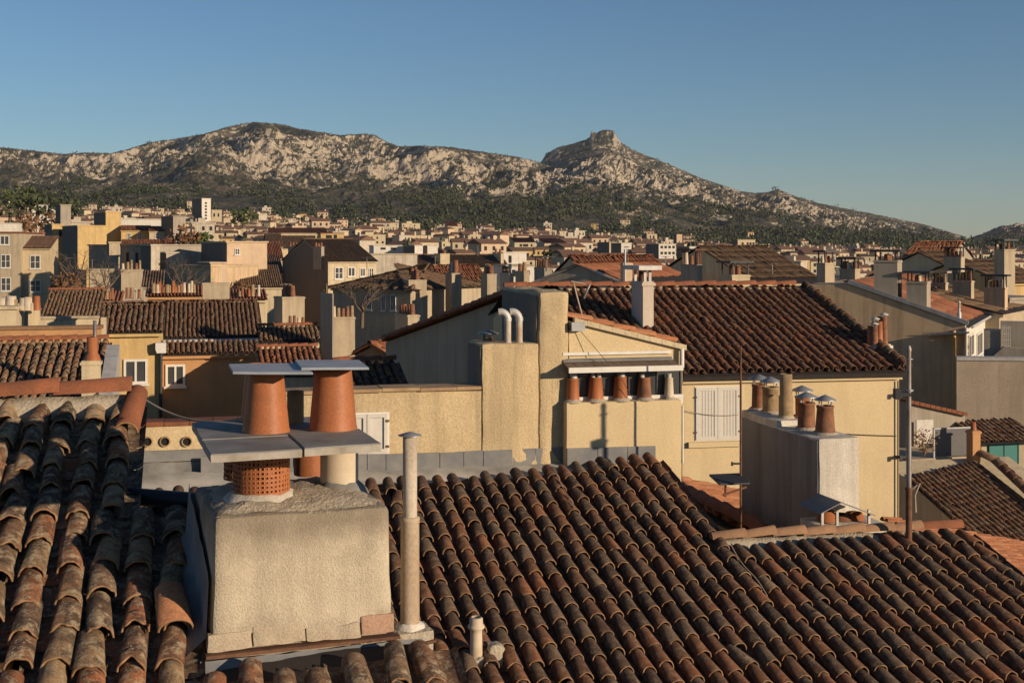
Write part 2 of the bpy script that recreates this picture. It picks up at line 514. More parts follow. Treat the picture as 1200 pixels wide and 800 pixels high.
M['capplate'] = plain('fibre_cement_plate', (0.36, 0.38, 0.40), rough=0.6, c2=(0.27, 0.28, 0.29), sc=5, spec=0.4)
M['lead'] = plain('dull_lead_sheet', (0.14, 0.14, 0.14), rough=0.6, c2=(0.22, 0.21, 0.19), sc=3.5, spec=0.4)
M['zinc'] = plain('zinc', (0.34, 0.34, 0.34), rough=0.45, metal=0.6, c2=(0.24, 0.23, 0.22), sc=4)
M['zinc_pale'] = plain('pale_zinc', (0.52, 0.50, 0.46), rough=0.55, metal=0.2, c2=(0.38, 0.35, 0.31), sc=4)
M['rustpipe'] = stucco('rust_streaked_pipe', (0.50, 0.40, 0.28), stain=(0.20, 0.10, 0.04), amt=0.7, streak=0.8, bscale=60, bstr=0.15, patch=4)
M['rust'] = plain('rust', (0.16, 0.075, 0.04), c2=(0.09, 0.045, 0.028), sc=12)
M['darkmetal'] = plain('dark_metal', (0.055, 0.053, 0.052), rough=0.55, metal=0.4)
M['polemetal'] = plain('grey_pole', (0.27, 0.25, 0.23), rough=0.5, metal=0.5, c2=(0.18, 0.13, 0.10), sc=3)
M['ventpaint'] = plain('grey_vent_pipe', (0.47, 0.43, 0.37), rough=0.6, c2=(0.36, 0.24, 0.14), sc=5)
M['white_paint'] = plain('white_paint', (0.66, 0.62, 0.55), rough=0.6, var=0.12)
M['shutter'] = plain('cream_shutter_paint', (0.56, 0.52, 0.45), rough=0.6, var=0.08)
M['brown_planks'] = plain('brown_planks', (0.13, 0.085, 0.055), c2=(0.19, 0.14, 0.10), sc=5)
M['black_pipe'] = plain('black_pipe', (0.014, 0.014, 0.016), rough=0.5)
M['teal'] = plain('teal_door_paint', (0.035, 0.17, 0.15), rough=0.6, var=0.2)
M['mesh'] = plain('grey_mesh_screen', (0.10, 0.10, 0.10), sc=25, c2=(0.17, 0.16, 0.15))
M['sheet'] = plain('white_sheeting', (0.6, 0.55, 0.47))
M['bark'] = plain('bare_branch', (0.15, 0.105, 0.075), sc=20)
M['wire'] = plain('wire', (0.05, 0.045, 0.04))
M['wire_pale'] = plain('pale_cable', (0.34, 0.28, 0.20))
M['asphalt'] = plain('asphalt', (0.05, 0.05, 0.05))

def glass_mat():
    m, nt, b = newmat('window_glass')
    v = coords(nt)
    nt.links.new(mix(nt, noise(nt, v, 1.4), (0.03, 0.035, 0.04), (0.09, 0.09, 0.09)), b.inputs['Base Color'])
    b.inputs['Roughness'].default_value = 0.12; b.inputs['Specular IOR Level'].default_value = 0.5
    return m
M['glass'] = glass_mat()
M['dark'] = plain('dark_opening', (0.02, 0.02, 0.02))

def leaf_mat(name, a, b_):
    m, nt, b = newmat(name)
    g = nt.nodes.new('ShaderNodeNewGeometry')
    nt.links.new(ramp(nt, g.outputs['Random Per Island'], [(0, a), (1, b_)]), b.inputs['Base Color'])
    b.inputs['Roughness'].default_value = 0.7
    return m
M['pine'] = leaf_mat('pine_foliage', (0.028, 0.038, 0.016), (0.080, 0.086, 0.034))
M['scrub'] = leaf_mat('garrigue_scrub', (0.026, 0.029, 0.016), (0.058, 0.055, 0.028))
M['leaf'] = leaf_mat('green_leaf', (0.05, 0.075, 0.018), (0.12, 0.13, 0.035))
M['leaf_yellow'] = leaf_mat('yellow_green_leaf', (0.10, 0.11, 0.03), (0.20, 0.17, 0.05))
M['leaf_rust'] = leaf_mat('russet_leaf', (0.13, 0.06, 0.03), (0.20, 0.11, 0.05))
# ---------------------------------------------------------------- land: ground, town slope, hills
GZ = -16.0
def _h(ix, iy, seed):
    n = (ix * 374761393 + iy * 668265263 + seed * 1442695041) & 0xFFFFFFFF
    n = ((n ^ (n >> 13)) * 1274126177) & 0xFFFFFFFF
    return (n ^ (n >> 16)) & 0xFFFF
def gnoise(x, y, seed=0):
    ix, iy = np.floor(x).astype(np.int64), np.floor(y).astype(np.int64)
    fx, fy = x - ix, y - iy
    ux, uy = fx * fx * fx * (fx * (fx * 6 - 15) + 10), fy * fy * fy * (fy * (fy * 6 - 15) + 10)
    def g(dx, dy):
        a = _h(ix + dx, iy + dy, seed) / 65536.0 * 2 * np.pi
        return np.cos(a) * (fx - dx) + np.sin(a) * (fy - dy)
    a = g(0, 0) * (1 - ux) + g(1, 0) * ux
    b = g(0, 1) * (1 - ux) + g(1, 1) * ux
    return (a * (1 - uy) + b * uy) * 1.5
def fbm(x, y, seed=0, oct=5, gain=0.5):
    s, a = 0, 1.0
    for i in range(oct):
        s = s + a * gnoise(x, y, seed + i); x, y, a = x * 2.03, y * 2.03, a * gain
    return s
def ridged(x, y, seed=0, oct=5, gain=0.55):
    s, a = 0, 1.0
    for i in range(oct):
        s = s + a * (1 - 2 * np.abs(gnoise(x, y, seed + i))); x, y, a = x * 2.07, y * 2.07, a * gain
    return s

YB = [(-400, 246), (0, 246), (150, 251), (300, 260), (450, 268), (600, 276), (750, 286), (900, 297), (1050, 301), (1700, 303)]
def zb_of(px): return (HY - np.interp(px, *zip(*YB))) / F * 1300.0
def ground_z(px, Y):
    s = np.clip((Y - 250) / 1050.0, 0, None)
    return GZ + (zb_of(px) + 16) * s

LAYERS = [
    # distance of the crest, its outline in the photo, kind of slope
    (3300, [(-500, 190), (-200, 182), (-50, 178), (0, 174), (40, 178), (75, 182), (100, 180), (130, 181), (150, 176), (175, 168), (200, 165), (240, 158), (270, 149), (298, 144),
            (330, 147), (350, 152), (380, 157), (400, 160), (425, 158), (440, 160), (452, 167), (468, 173), (490, 172), (530, 174), (570, 180), (600, 184), (628, 190),
            (660, 202), (700, 217), (740, 232), (800, 252), (900, 290), (2000, 330)]),
    (3800, [(-500, 300), (480, 260), (560, 228), (600, 210), (622, 200), (634, 191), (640, 181), (655, 173), (672, 169), (686, 164.5), (691, 162), (693.5, 154.5), (699, 157), (703, 154.5), (711, 153), (719, 154), (722, 160), (727, 167),
            (740, 176), (760, 184), (790, 196), (820, 209), (850, 219), (868, 225), (885, 227), (900, 226), (912, 222), (930, 230), (960, 239), (1000, 247),
            (1040, 255), (1080, 263), (1120, 275), (1150, 284), (1180, 296), (1230, 310), (2000, 330)]),
    (2500, [(-500, 300), (520, 285), (570, 258), (600, 243), (620, 230), (650, 219), (690, 216), (720, 221), (760, 229), (790, 239), (820, 253), (850, 265), (900, 285), (2000, 330)]),
    (2300, [(-500, 300), (840, 300), (880, 283), (920, 272), (950, 268), (985, 268), (1010, 273), (1050, 281), (1100, 291), (1160, 300), (2000, 330)]),
    (2500, [(-500, 230), (-100, 220), (0, 214), (60, 218), (120, 226), (180, 226), (230, 215), (270, 203), (320, 196), (350, 203), (390, 215), (430, 232), (470, 246), (540, 268), (700, 300), (2000, 330)]),
    (8500, [(-500, 320), (1050, 305), (1100, 292), (1140, 281), (1165, 272), (1200, 267), (1260, 260), (1400, 262), (2000, 290)]),
]
Y0H = 1450.0
_PXG = np.arange(-600, 1800, 2.0)
SMOOTH = []
for _D, _p in LAYERS:
    _y = np.interp(_PXG, *zip(*_p))
    _k = np.exp(-np.linspace(-2.5, 2.5, 61) ** 2); _k /= _k.sum()
    SMOOTH.append(np.convolve(np.pad(_y, 30, mode='edge'), _k, mode='valid'))
def hill_z(px, Y, detail=True):
    x = (px - 600) / F * Y
    g0 = ground_z(px, Y)
    zb = ground_z(px, np.minimum(Y, Y0H)) + np.clip(Y - Y0H, 0, 600) * 0.02
    out = np.where(Y < Y0H, g0, zb)
    wx = fbm(x / 420, Y / 420, 3, 3) * 90
    big = ridged((x + wx) / 520, (Y - wx) / 700, 21, 6) - 0.45
    mid = ridged((x - wx) / 120, (Y + wx) / 150, 31, 5) - 0.5
    for i, (D, prof) in enumerate(LAYERS):
        H = (HY - np.interp(px, *zip(*prof))) / F * D
        t = (Y - Y0H) / (D - Y0H)
        Hs = (HY - np.interp(px, _PXG, SMOOTH[i])) / F * D
        kk = np.clip((t - 0.90) / 0.08, 0, 1) * np.clip((1.12 - t) / 0.08, 0, 1)
        H = Hs + (H - Hs) * kk
        tc = np.clip(t, 0, 1)
        if i == 0:
            brk = 0.80 + 0.09 * fbm(x / 260, x * 0 + 3.3, 77, 3)
            f = np.where(tc < brk, 0.80 * tc / brk, 0.80 + 0.20 * np.clip((tc - brk) / 0.07, 0, 1))
        elif i == 1:
            f = np.where(tc < 0.93, 0.86 * tc / 0.93, 0.86 + 0.14 * np.clip((tc - 0.93) / 0.035, 0, 1))
        else:
            f = tc ** 0.9
        zl = zb + (H - zb) * f
        zl = np.where(t > 1, H - (Y - D) * 0.35, zl)
        # relief: strong on the flank, none right at the crest so that the skyline keeps its drawn shape
        amp = np.clip(np.minimum(tc * 2.5, np.clip(0.985 - t, 0, 1) * 4), 0, 1) * np.clip((H - zb) / 120, 0.0, 1.0)
        if i == 5: amp = amp * 0.8
        rel = (big - 0.75) * 36 + (mid - 0.3) * 13
        rel = np.where(rel > 0, rel * np.clip((0.80 - t) / 0.3, 0, 1), rel)
        zl = zl + amp * rel
        cap = (HY - np.interp(px, *zip(*prof))) / F * np.minimum(Y, D) - 2.0
        zl = np.minimum(zl, np.where(t > 0.5, cap, zl))
        out = np.where(Y >= Y0H, np.maximum(out, zl), out)
    return out

def build_land():
    gx = np.concatenate([np.linspace(-500, -60, 60), np.linspace(-58, 1258, 1050), np.linspace(1262, 1700, 60)])
    gy = np.concatenate([np.linspace(60, 1440, 60), np.linspace(1450, 3950, 440), np.geomspace(3960, 9500, 60)])
    PX, YY = np.meshgrid(gx, gy)
    Z = hill_z(PX, YY)
    X = (PX - 600) / F * YY
    # craggy fine relief
    k = np.clip((YY - 1700) / 500, 0, 1)
    crag = ridged(X / 38, YY / 38, 51, 4) - 0.4
    Z = Z + k * crag * 3.4
    V = np.stack([X, YY, Z], -1).reshape(-1, 3)
    ny, nx = Z.shape
    i = (np.arange(ny - 1)[:, None] * nx + np.arange(nx - 1)[None]).reshape(-1)
    Q = np.stack([i, i + 1, i + nx + 1, i + nx], 1)
    # town floor as its own object, hills as another
    split = (60 - 1)
    def link(name, rows0, rows1, mat):
        sel = np.zeros((ny - 1, nx - 1), bool); sel[rows0:rows1] = True
        q = Q[sel.reshape(-1)]
        lo, hi = q.min(), q.max() + 1
        me = bpy.data.meshes.new(name)
        vv = V[lo:hi]; q = q - lo
        me.vertices.add(len(vv)); me.vertices.foreach_set('co', vv.reshape(-1))
        me.loops.add(q.size); me.loops.foreach_set('vertex_index', q.reshape(-1).astype(np.int32))
        me.polygons.add(len(q)); me.polygons.foreach_set('loop_start', (np.arange(len(q)) * 4).astype(np.int32))
        me.polygons.foreach_set('use_smooth', np.zeros(len(q), bool))
        me.update(calc_edges=True)
        me.materials.append(mat)
        o = bpy.data.objects.new(name, me); col.objects.link(o)
        tag(o, kind='structure')
        return o
    # hill material: pale limestone breaking through dark scrub, more of it where the slope is steep
    m, nt, b = newmat('limestone_hill')
    v = coords(nt, False)
    g = nt.nodes.new('ShaderNodeNewGeometry')
    sx = nt.nodes.new('ShaderNodeSeparateXYZ'); nt.links.new(g.outputs['True Normal'], sx.inputs[0])
    n1 = noise(nt, v, 0.012, 5, 0.65)
    n2 = noise(nt, v, 0.085, 9, 0.85, (1, 1, 2.2))
    a1 = N(nt, 'ShaderNodeMath', _operation='MULTIPLY_ADD'); nt.links.new(n1, a1.inputs[0]); a1.inputs[1].default_value = 0.9
    nt.links.new(n2, a1.inputs[2])
    a2 = N(nt, 'ShaderNodeMath', _operation='MULTIPLY_ADD'); nt.links.new(sx.outputs['Z'], a2.inputs[0]); a2.inputs[1].default_value = -0.45
    nt.links.new(a1.outputs[0], a2.inputs[2])
    rock = ramp(nt, a2.outputs[0], [(0.665, 0.0), (0.705, 1.0)])
    stp = ramp(nt, sx.outputs['Z'], [(0.56, 0.85), (0.70, 0.0)])
    mxr = N(nt, 'ShaderNodeMath', _operation='MAXIMUM'); nt.links.new(rock, mxr.inputs[0]); nt.links.new(stp, mxr.inputs[1]); rock = mxr.outputs[0]
    n3 = noise(nt, v, 0.02, 4, 0.6)
    soil = mix(nt, ramp(nt, n3, [(0.42, 0), (0.6, 1)]), (0.040, 0.041, 0.026), (0.105, 0.084, 0.054))
    rk = mix(nt, noise(nt, v, 0.15, 4, 0.7), (0.54, 0.45, 0.335), (0.27, 0.215, 0.15))
    nt.links.new(mix(nt, rock, soil, rk), b.inputs['Base Color'])
    bump(nt, b, n2, 0.6, 3.0)
    m2, nt2, b2 = newmat('town_ground')
    v2 = coords(nt2, False)
    nt2.links.new(mix(nt2, noise(nt2, v2, 0.03, 5, 0.7), (0.06, 0.06, 0.035), (0.17, 0.135, 0.09)), b2.inputs['Base Color'])
    link('hills', split, ny - 1, m)
    link('ground', 0, split, m2)

build_land()
# streets and courts the houses stand on, out to the rear
mb = MB()
mb.add([(-900, -400, GZ - .3), (900, -400, GZ - .3), (900, 260, GZ - .3), (-900, 260, GZ - .3)], [(0, 1, 2, 3)])
tag(mb.build('street', M['asphalt']), kind='structure')

# vegetation ------------------------------------------------------
def clump_template(n, seed):
    """a small tree crown: leaf clusters spread through an uneven volume, unit size, standing on z=0"""
    g = np.random.default_rng(seed)
    V, Fc = [], []
    for k in range(n):
        d = g.normal(size=3); d /= np.linalg.norm(d)
        c = d * (g.random() ** 0.4) * np.array([0.5, 0.5, 0.42]) + np.array([0, 0, 0.5])
        r = g.uniform(0.14, 0.26)
        o = len(V)
        a = g.normal(size=(4, 3)); a /= np.linalg.norm(a, axis=1)[:, None]
        V.extend((c + a * r).tolist())
        Fc.extend([[o, o + 1, o + 2], [o, o + 2, o + 3], [o, o + 3, o + 1], [o + 1, o + 3, o + 2]])
    return np.array(V), np.array(Fc)

def scatter(name, pts, sizes, asp, temps, mat, label=None):
    vs_, fs = [], []
    off = 0
    g = np.random.default_rng(5)
    for p, s, a in zip(pts, sizes, asp):
        tv, tf = temps[g.integers(len(temps))]
        th = g.uniform(0, 6.28); c, sn = math.cos(th), math.sin(th)
        v = np.stack([(tv[:, 0] * c - tv[:, 1] * sn) * s, (tv[:, 0] * sn + tv[:, 1] * c) * s, tv[:, 2] * s * a], 1) + p
        vs_.append(v); fs.append(tf + off); off += len(v)
    V = np.concatenate(vs_); T = np.concatenate(fs)
    me = bpy.data.meshes.new(name)
    me.vertices.add(len(V)); me.vertices.foreach_set('co', V.reshape(-1))
    me.loops.add(T.size); me.loops.foreach_set('vertex_index', T.reshape(-1).astype(np.int32))
    me.polygons.add(len(T)); me.polygons.foreach_set('loop_start', (np.arange(len(T)) * 3).astype(np.int32))
    me.update(calc_edges=True)
    me.materials.append(mat)
    o = bpy.data.objects.new(name, me); col.objects.link(o)
    return o

SM = [clump_template(9, i) for i in range(6)]
def veg():
    g = np.random.default_rng(3)
    # scrub over the hills
    n = 60000
    px = g.uniform(-60, 1260, n); Y = 1700 + (g.random(n) ** 0.8) * 2150
    x = (px - 600) / F * Y
    dens = fbm(x / 160, Y / 160, 91, 4) + 0.5 * gnoise(x / 500, Y / 500, 15)
    keep = dens > -0.10 + 0.3 * g.random(n)
    px, Y = px[keep], Y[keep]
    z = hill_z(px, Y) - 0.5
    pts = np.stack([(px - 600) / F * Y, Y, z], 1)
    sz = 2.6 + 7.5 * g.random(len(px)) ** 2.0
    tag(scatter('scrub', pts, sz, g.uniform(.5, .9, len(px)), SM, M['scrub']), 'dark scrub bushes dotted over the limestone hillsides', 'scrub', kind='stuff')
    # pine wood along the foot of the hills
    n = 15000
    px = g.uniform(-60, 1260, n); Y = g.uniform(1230, 2250, n)
    x = (px - 600) / F * Y
    dens = fbm(x / 140, Y / 170, 7, 4)
    lim = np.interp(Y, [1230, 1350, 1560, 1850, 2250], [0.2, -0.5, -0.38, 0.12, 0.5]) + np.interp(px, [0, 200, 420, 520, 640, 760, 1000, 1200], [.25, .2, .0, -.25, -.1, -.1, -.2, .1])
    keep = dens > lim + 0.1 * g.random(n)
    px, Y = px[keep], Y[keep]
    z = hill_z(px, Y) - 0.8
    pts = np.stack([(px - 600) / F * Y, Y, z], 1)
    tag(scatter('pine_wood', pts, 4 + 11 * g.random(len(px)) ** 1.5, g.uniform(.6, 1.2, len(px)), SM, M['pine']), 'dark green pine wood along the foot of the hills', 'wood', kind='stuff')
    # lone trees that stand out on the skyline
    sky = [(213, 162.5, 5), (224, 159, 5), (283, 146.5, 5), (142, 179, 6), (126, 180.5, 6), (72, 181, 7), (88, 180.5, 8), (155, 176, 6), (175, 168, 8), (190, 165.5, 7), (515, 173, 6), (528, 174, 6), (610, 187, 5), (744, 178, 7), (770, 188, 8), (783, 194, 8), (909, 222.5, 12), (952, 237, 9), (980, 243, 9), (1000, 246, 9), (660, 172, 5)]
    for i, (sx_, sy_, s) in enumerate(sky):
        D = 3300 if sx_ < 630 else 3800
        z = float(hill_z(np.array([float(sx_)]), np.array([D - 6.0]))[0])
        p = np.array([[(sx_ - 600) / F * (D - 6), D - 6, 0]])
        o = scatter('skyline_tree', np.zeros((1, 3)), [s * 1.9], [0.8], [SM[i % 6]], M['scrub'])
        o.location = (p[0, 0], D - 6, z - 1)
        tag(o, 'small dark tree standing against the sky on the hill crest', 'tree', 'lone trees along the skyline')
veg()
# ================================================================ the roof we look over: near house
TH = 14.0
PL = Plane(P(110, 487, 9.4), TH, 20.0)          # near roof
near = empty('near_house', (-2.2, 8.0, GZ), R(TH), 'house in the left foreground under lichened barrel tiles with a brick red ridge', 'house')
CF = None
PITCH = 0.197
a_c1, b_c1 = PL.hit(110, 487)
# chimney footprint first: other things are placed against it
cb = PL.hit(247, 768)
C0 = PL.pt(*cb)                                   # front left foot of the big chimney
CF = Fr(C0, 20.0)
cw = CF.hit(461, 752)[0]
cdp = 1.02
ctop = CF.hit(300, 604)[1]

cols = []
bfront = PL.hit(100, 830)[1]
b_end = 3.9
ridge_b = -0.06
a_list = [a_c1 + PITCH * k for k in range(-8, 13)]
edge_a = PL.hit(505, 780)[0]
for a in a_list:
    k = round((a - a_c1) / PITCH)
    if k <= 1:
        b0 = ridge_b
    elif a < cb[0] - 0.10:
        b0 = PL.hit(205, 600)[1] + (0.0 if k == 2 else 0.12)
    elif a < edge_a:
        # start just below the chimney's front, whose face is turned a little
        q = CF.w((a - cb[0]), -0.10, 0)
        b0 = cb[1] + 0.23 - (a - cb[0]) * math.tan(R(6))
    else:
        continue
    cols.append((a, b0, b_end))
mb = MB()
tiles(mb, PL, cols, PITCH, 0.305, 0.079, 0.080, seg=14, jit=1.9, seed=4)
roof_near = mb.build('roof_tiles', [M['tile_old'], M['rim']], near)
mb = MB()
amax1 = a_c1 + PITCH * 1.55
deck(mb, PL, a_list[0] - .3, amax1, -0.2, b_end + .1)
deck(mb, PL, amax1, cb[0] - 0.02, PL.hit(205, 596)[1], b_end + .1)
deck(mb, PL, cb[0] - 0.02, edge_a + .02, cb[1] - 0.02, b_end + .1)
mb.build('roof_deck', M['deck'], near)
# ridge of the near roof and its mortar bed
mb = MB()
r0 = PL.pt(a_list[0] - .2, -0.17, 0.10); r1 = PL.pt(PL.hit(155, 472)[0], -0.17, 0.10)
ridge_tiles(mb, r0, r1, 0.095, 0.46, 10, seed=3)
mb.build('ridge_cap', [M['ridge'], M['rim']], near)
mb = MB()
nfr = Fr(PL.pt(0, 0), TH)
def bed(mb, p0, p1, w=0.10, h=0.16, m=0):
    p0, p1 = Vector(p0), Vector(p1)
    f = Fr(p0, math.degrees(math.atan2(p1.y - p0.y, p1.x - p0.x)))
    L_ = (p1 - p0).length
    n_ = max(2, int(L_ / .06))
    vs_, fs = [], []
    for i in range(n_ + 1):
        p = p0.lerp(p1, i / n_)
        for (v, z) in ((-w, -h), (-w * .9, -.02), (0, .03), (w, 0), (w, -h)):
            q = p + f.v * v + Vector((0, 0, z))
            vs_.append(q + mnoise.noise_vector(q * 9) * 0.022)
    for i in range(n_):
        for j in range(4):
            fs.append((i * 5 + j, (i + 1) * 5 + j, (i + 1) * 5 + j + 1, i * 5 + j + 1))
    mb.add(vs_, fs, m, True)
bed(mb, r0 - Vector((0, 0, .05)), r1 - Vector((0, 0, .05)), 0.12, 0.14)
mb.build('mortar_bed', M['mortar'], near)
# closing tile pieces at the right end of the ridge
mb = MB()
e0 = PL.pt(PL.hit(157, 470)[0] + .03, -0.16, 0.07)
ridge_tiles(mb, e0, PL.pt(amax1 - .05, 0.38, 0.03), 0.085, 0.5, 10, seed=5)
mb.build('verge_tile', [M['ridge'], M['rim']], near)
# walls of the near house below its roof
mb = MB()
nw = MB()
def wall_under(mb, pl, a0, a1, b0, b1, zb=GZ):
    t = [pl.pt(a0, b0, -.14), pl.pt(a1, b0, -.14), pl.pt(a1, b1, -.14), pl.pt(a0, b1, -.14)]
    bt = [Vector((p.x, p.y, zb)) for p in t]
    mb.add(t + bt, [(0, 1, 2, 3), (0, 4, 5, 1), (1, 5, 6, 2), (2, 6, 7, 3), (3, 7, 4, 0)])
wall_under(mb, PL, a_list[0] - .2, amax1 - .02, -.18, b_end)
wall_under(mb, PL, amax1 + .02, cb[0] - .05, PL.hit(205, 596)[1] + .03, b_end - .1)
wall_under(mb, PL, cb[0] - .01, edge_a - .02, cb[1] + .1, b_end - .2)
mb.build('wall', M['whitestack'], near)

# ---------------------------------------------------------------- big chimney
chim = empty('chimney_stack', C0, R(20.0), 'big rendered chimney stack in the foreground with concrete slabs and flared terracotta pots', 'chimney')
mb = MB()
def haunch(u, v, k):
    return 0.0
rough_block(mb, CF, 0.0, cw, 0.0, cdp, 0.10, ctop, inset=0.022, amp=0.008, rad=0.035, res=0.03, freq=6)
mb.box(CF, 0.03, cw - .03, 0.04, cdp - .03, -4.0, 0.14)
body = mb.build('chimney_body', M['chimney_big'], chim)
# sloping mortar haunch on top, into which the pots are bedded
mb = MB()
nu, nv = 34, 32
vs_, fs = [], []
for j in range(nv + 1):
    for i in range(nu + 1):
        s, t = i / nu, j / nv
        e = min(s, 1 - s, t, 1 - t)
        h = 0.085 * (1 - math.exp(-e * 5.0))
        p = CF.w(0.030 + s * (cw - .06), 0.030 + t * (cdp - .06), ctop - 0.012 + h)
        vs_.append(p + mnoise.noise_vector(p * 9) * 0.016 + mnoise.noise_vector(p * 28) * 0.006)
for j in range(nv):
    for i in range(nu):
        a = j * (nu + 1) + i
        fs.append((a, a + 1, a + nu + 2, a + nu + 1))
mb.add(vs_, fs, 0, True)
mb.build('mortar_haunch', M['mortar'], chim)
ht = ctop + 0.055
# cracked skirting, ledge, flashing at the foot of the front
mb = MB()
sk = [(-0.012, 0.215, 0.120), (0.219, 0.52, 0.135), (0.522, 0.83, 0.105)]
for u0, u1, h in sk:
    rough_block(mb, CF, u0, u1, -0.005, 0.06, 0.02, h, amp=0.010, rad=0.010, res=0.02, freq=11)
mb.build('skirting', stucco('patched_skirting', (0.47, 0.385, 0.275), amt=.7, streak=.3, bscale=80, bstr=.7, patch=6), chim)
mb = MB()
rough_block(mb, CF, 0.834, cw + .005, -0.012, 0.05, 0.03, 0.135, amp=0.007, rad=0.012, res=0.03, freq=9)
mb.build('skirting_patch', stucco('pinkish_mortar_patch', (0.44, 0.27, 0.18), bscale=60, bstr=.6), chim)
mb = MB()
mb.box(CF, -0.03, cw + .03, -0.045, 0.03, -0.006, 0.012, 0)
mb.build('ledge_strip', M['rust'], chim)
mb = MB()
nseg = 26
vs_, fs = [], []
for i in range(nseg + 1):
    u = -0.06 + (cw + .22) * i / nseg
    for (v, z) in ((-0.04, -0.016), (-0.06, -0.05), (-0.14, -0.125), (-0.22, -0.19)):
        p = CF.w(u, v, z); vs_.append(p + mnoise.noise_vector(p * 8) * 0.008)
for i in range(nseg):
    for j in range(3):
        a = i * 4 + j
        fs.append((a, a + 4, a + 5, a + 1))
mb.add(vs_, fs, 0, True)
mb.build('flashing', M['lead'], chim)
# lead soaker along the shaded left foot
mb = MB()
vs_, fs = [], []
for i in range(13):
    v = cdp * i / 12
    for (u, dz) in ((-0.012, 0.42), (-0.03, 0.12), (-0.13, 0.03)):
        z = (math.tan(R(19.5)) * v) + dz - 0.02
        p = CF.w(u, v, z); vs_.append(p + mnoise.noise_vector(p * 7) * 0.014)
for i in range(12):
    for j in range(2):
        a = i * 3 + j
        fs.append((a, a + 1, a + 4, a + 3))
mb.add(vs_, fs, 0, True)
mb.build('side_flashing', M['lead'], chim)

# slabs: from the pixels of the slab top, on a level plane
class Level:
    def __init__(self, z): self.z = z
    def hit(self, x, y):
        Y = self.z * F / (HY - y)
        return Vector(((x - 600) / F * Y, Y, self.z))
SL0 = Level(-0.0)
zs = (HY - 532) / F * 6.72                       # top of the lower slabs
LV = Level(zs)
s_fl, s_fm, s_fr = LV.hit(247, 532), LV.hit(355.5, 526), LV.hit(447, 520)
dirv = (LV.hit(225, 495) - s_fl)
def slab(name, pts, z1, th, parent, mats, amp=0.004):
    mb = MB()
    n_ = len(pts)
    top, bot = [], []
    c = sum((Vector((p.x, p.y, 0)) for p in pts), Vector()) / n_
    def ring(z, k):
        return [Vector((c.x + (p.x - c.x) * k, c.y + (p.y - c.y) * k, z)) for p in pts]
    rg = [ring(z1 - th, .997), ring(z1 - 0.008, 1.0), ring(z1, .988)]
    vs_ = [p + mnoise.noise_vector(p * 5) * amp for r_ in rg for p in r_]
    fs = [(k * n_ + i, k * n_ + (i + 1) % n_, (k + 1) * n_ + (i + 1) % n_, (k + 1) * n_ + i) for k in range(2) for i in range(n_)]
    ms = [1] * n_ + [0] * n_
    o = len(mb.v)
    mb.v += [tuple(p) for p in vs_]
    for f, m_ in zip(fs, ms): mb.f.append(list(f)); mb.m.append(m_); mb.smooth.append(False)
    mb.f.append([2 * n_ + i for i in range(n_)]); mb.m.append(0); mb.smooth.append(False)
    mb.f.append([i for i in reversed(range(n_))]); mb.m.append(0); mb.smooth.append(False)
    return mb.build(name, mats, parent)
def subdiv(pts, k=5):
    out = []
    for i, p in enumerate(pts):
        q = pts[(i + 1) % len(pts)]
        out += [p.lerp(q, t / k) for t in range(k)]
    return out
d1, d2 = dirv * 0.40, dirv * 0.415
gap = (s_fm - s_fl).normalized() * 0.006
slab('slab', subdiv([s_fl, s_fm - gap, s_fm - gap + d1, s_fl + d1]), zs, 0.045, chim, [M['slab'], M['slab_edge']])
slab('slab', subdiv([s_fl + d2, s_fm + d2, s_fm + dirv * 1.0, s_fl + dirv * 1.0]), zs + .001, 0.045, chim, [M['slab'], M['slab_edge']])
slab('slab', subdiv([s_fm + gap, s_fr, s_fr + dirv * .48, s_fm + gap + dirv * .48]), zs + 0.004, 0.046, chim, [M['slab'], M['slab_edge']])
slab('slab', subdiv([s_fm + gap + dirv * .50, s_fr + dirv * .50 - gap * 18, s_fr + dirv * 1.0 - gap * 18, s_fm + gap + dirv * 1.0]), zs, 0.045, chim, [M['slab'], M['slab_edge']])

def flared_pot(name, base, r0, r1, h, mats, parent, n=28, seedz=0):
    mb = MB()
    prof = [(r0 * 1.03, 0.0), (r0 * 1.03, 0.012), (r0, 0.02)]
    for i in range(1, 9):
        t = i / 9
        prof.append((r0 + (r1 - r0) * t, 0.02 + (h - .02) * t))
    prof += [(r1, h), (r1 - 0.012, h + 0.002), (r1 - 0.02, h - 0.1)]
    mb.lathe(base, prof, n, 0, wob=0.006)
    mb.disc(base, r1 - 0.02, h - 0.1, n, 1)
    return mb.build(name, mats, parent)
LT = Level(zs)
pb1 = LT.hit(307, 509); pb1.z = zs
k1 = pb1.y / F
p1 = flared_pot('chimney_pot', pb1 + Vector((0, .12, 0)), 27.5 * k1, 20.5 * k1, 72 * k1, [M['pot'], M['soot']], chim)
pb2 = LT.hit(387, 506)
k2 = pb2.y / F
flared_pot('chimney_pot', pb2 + Vector((0, .12, 0)), 28 * k2, 22 * k2, 71 * k2, [M['pot'], M['soot']], chim)
pb3 = pb1 + dirv * .42 + Vector((.045, .12, 0))
flared_pot('chimney_pot', pb3, 26 * k1, 20.0 * k1, 71 * k1, [M['pot'], M['soot']], chim)
pb4 = LT.hit(343, 498)
k4 = pb4.y / F
mb = MB(); mb.lathe(pb4 + Vector((0, .10, 0)), [(.052, 0), (.052, 38 * k4), (.045, 38 * k4), (.045, 20 * k4)], 18)
tag(mb.build('chimney_pot', [M['pot_tan']], chim), 'short tan pot between the tall terracotta ones')
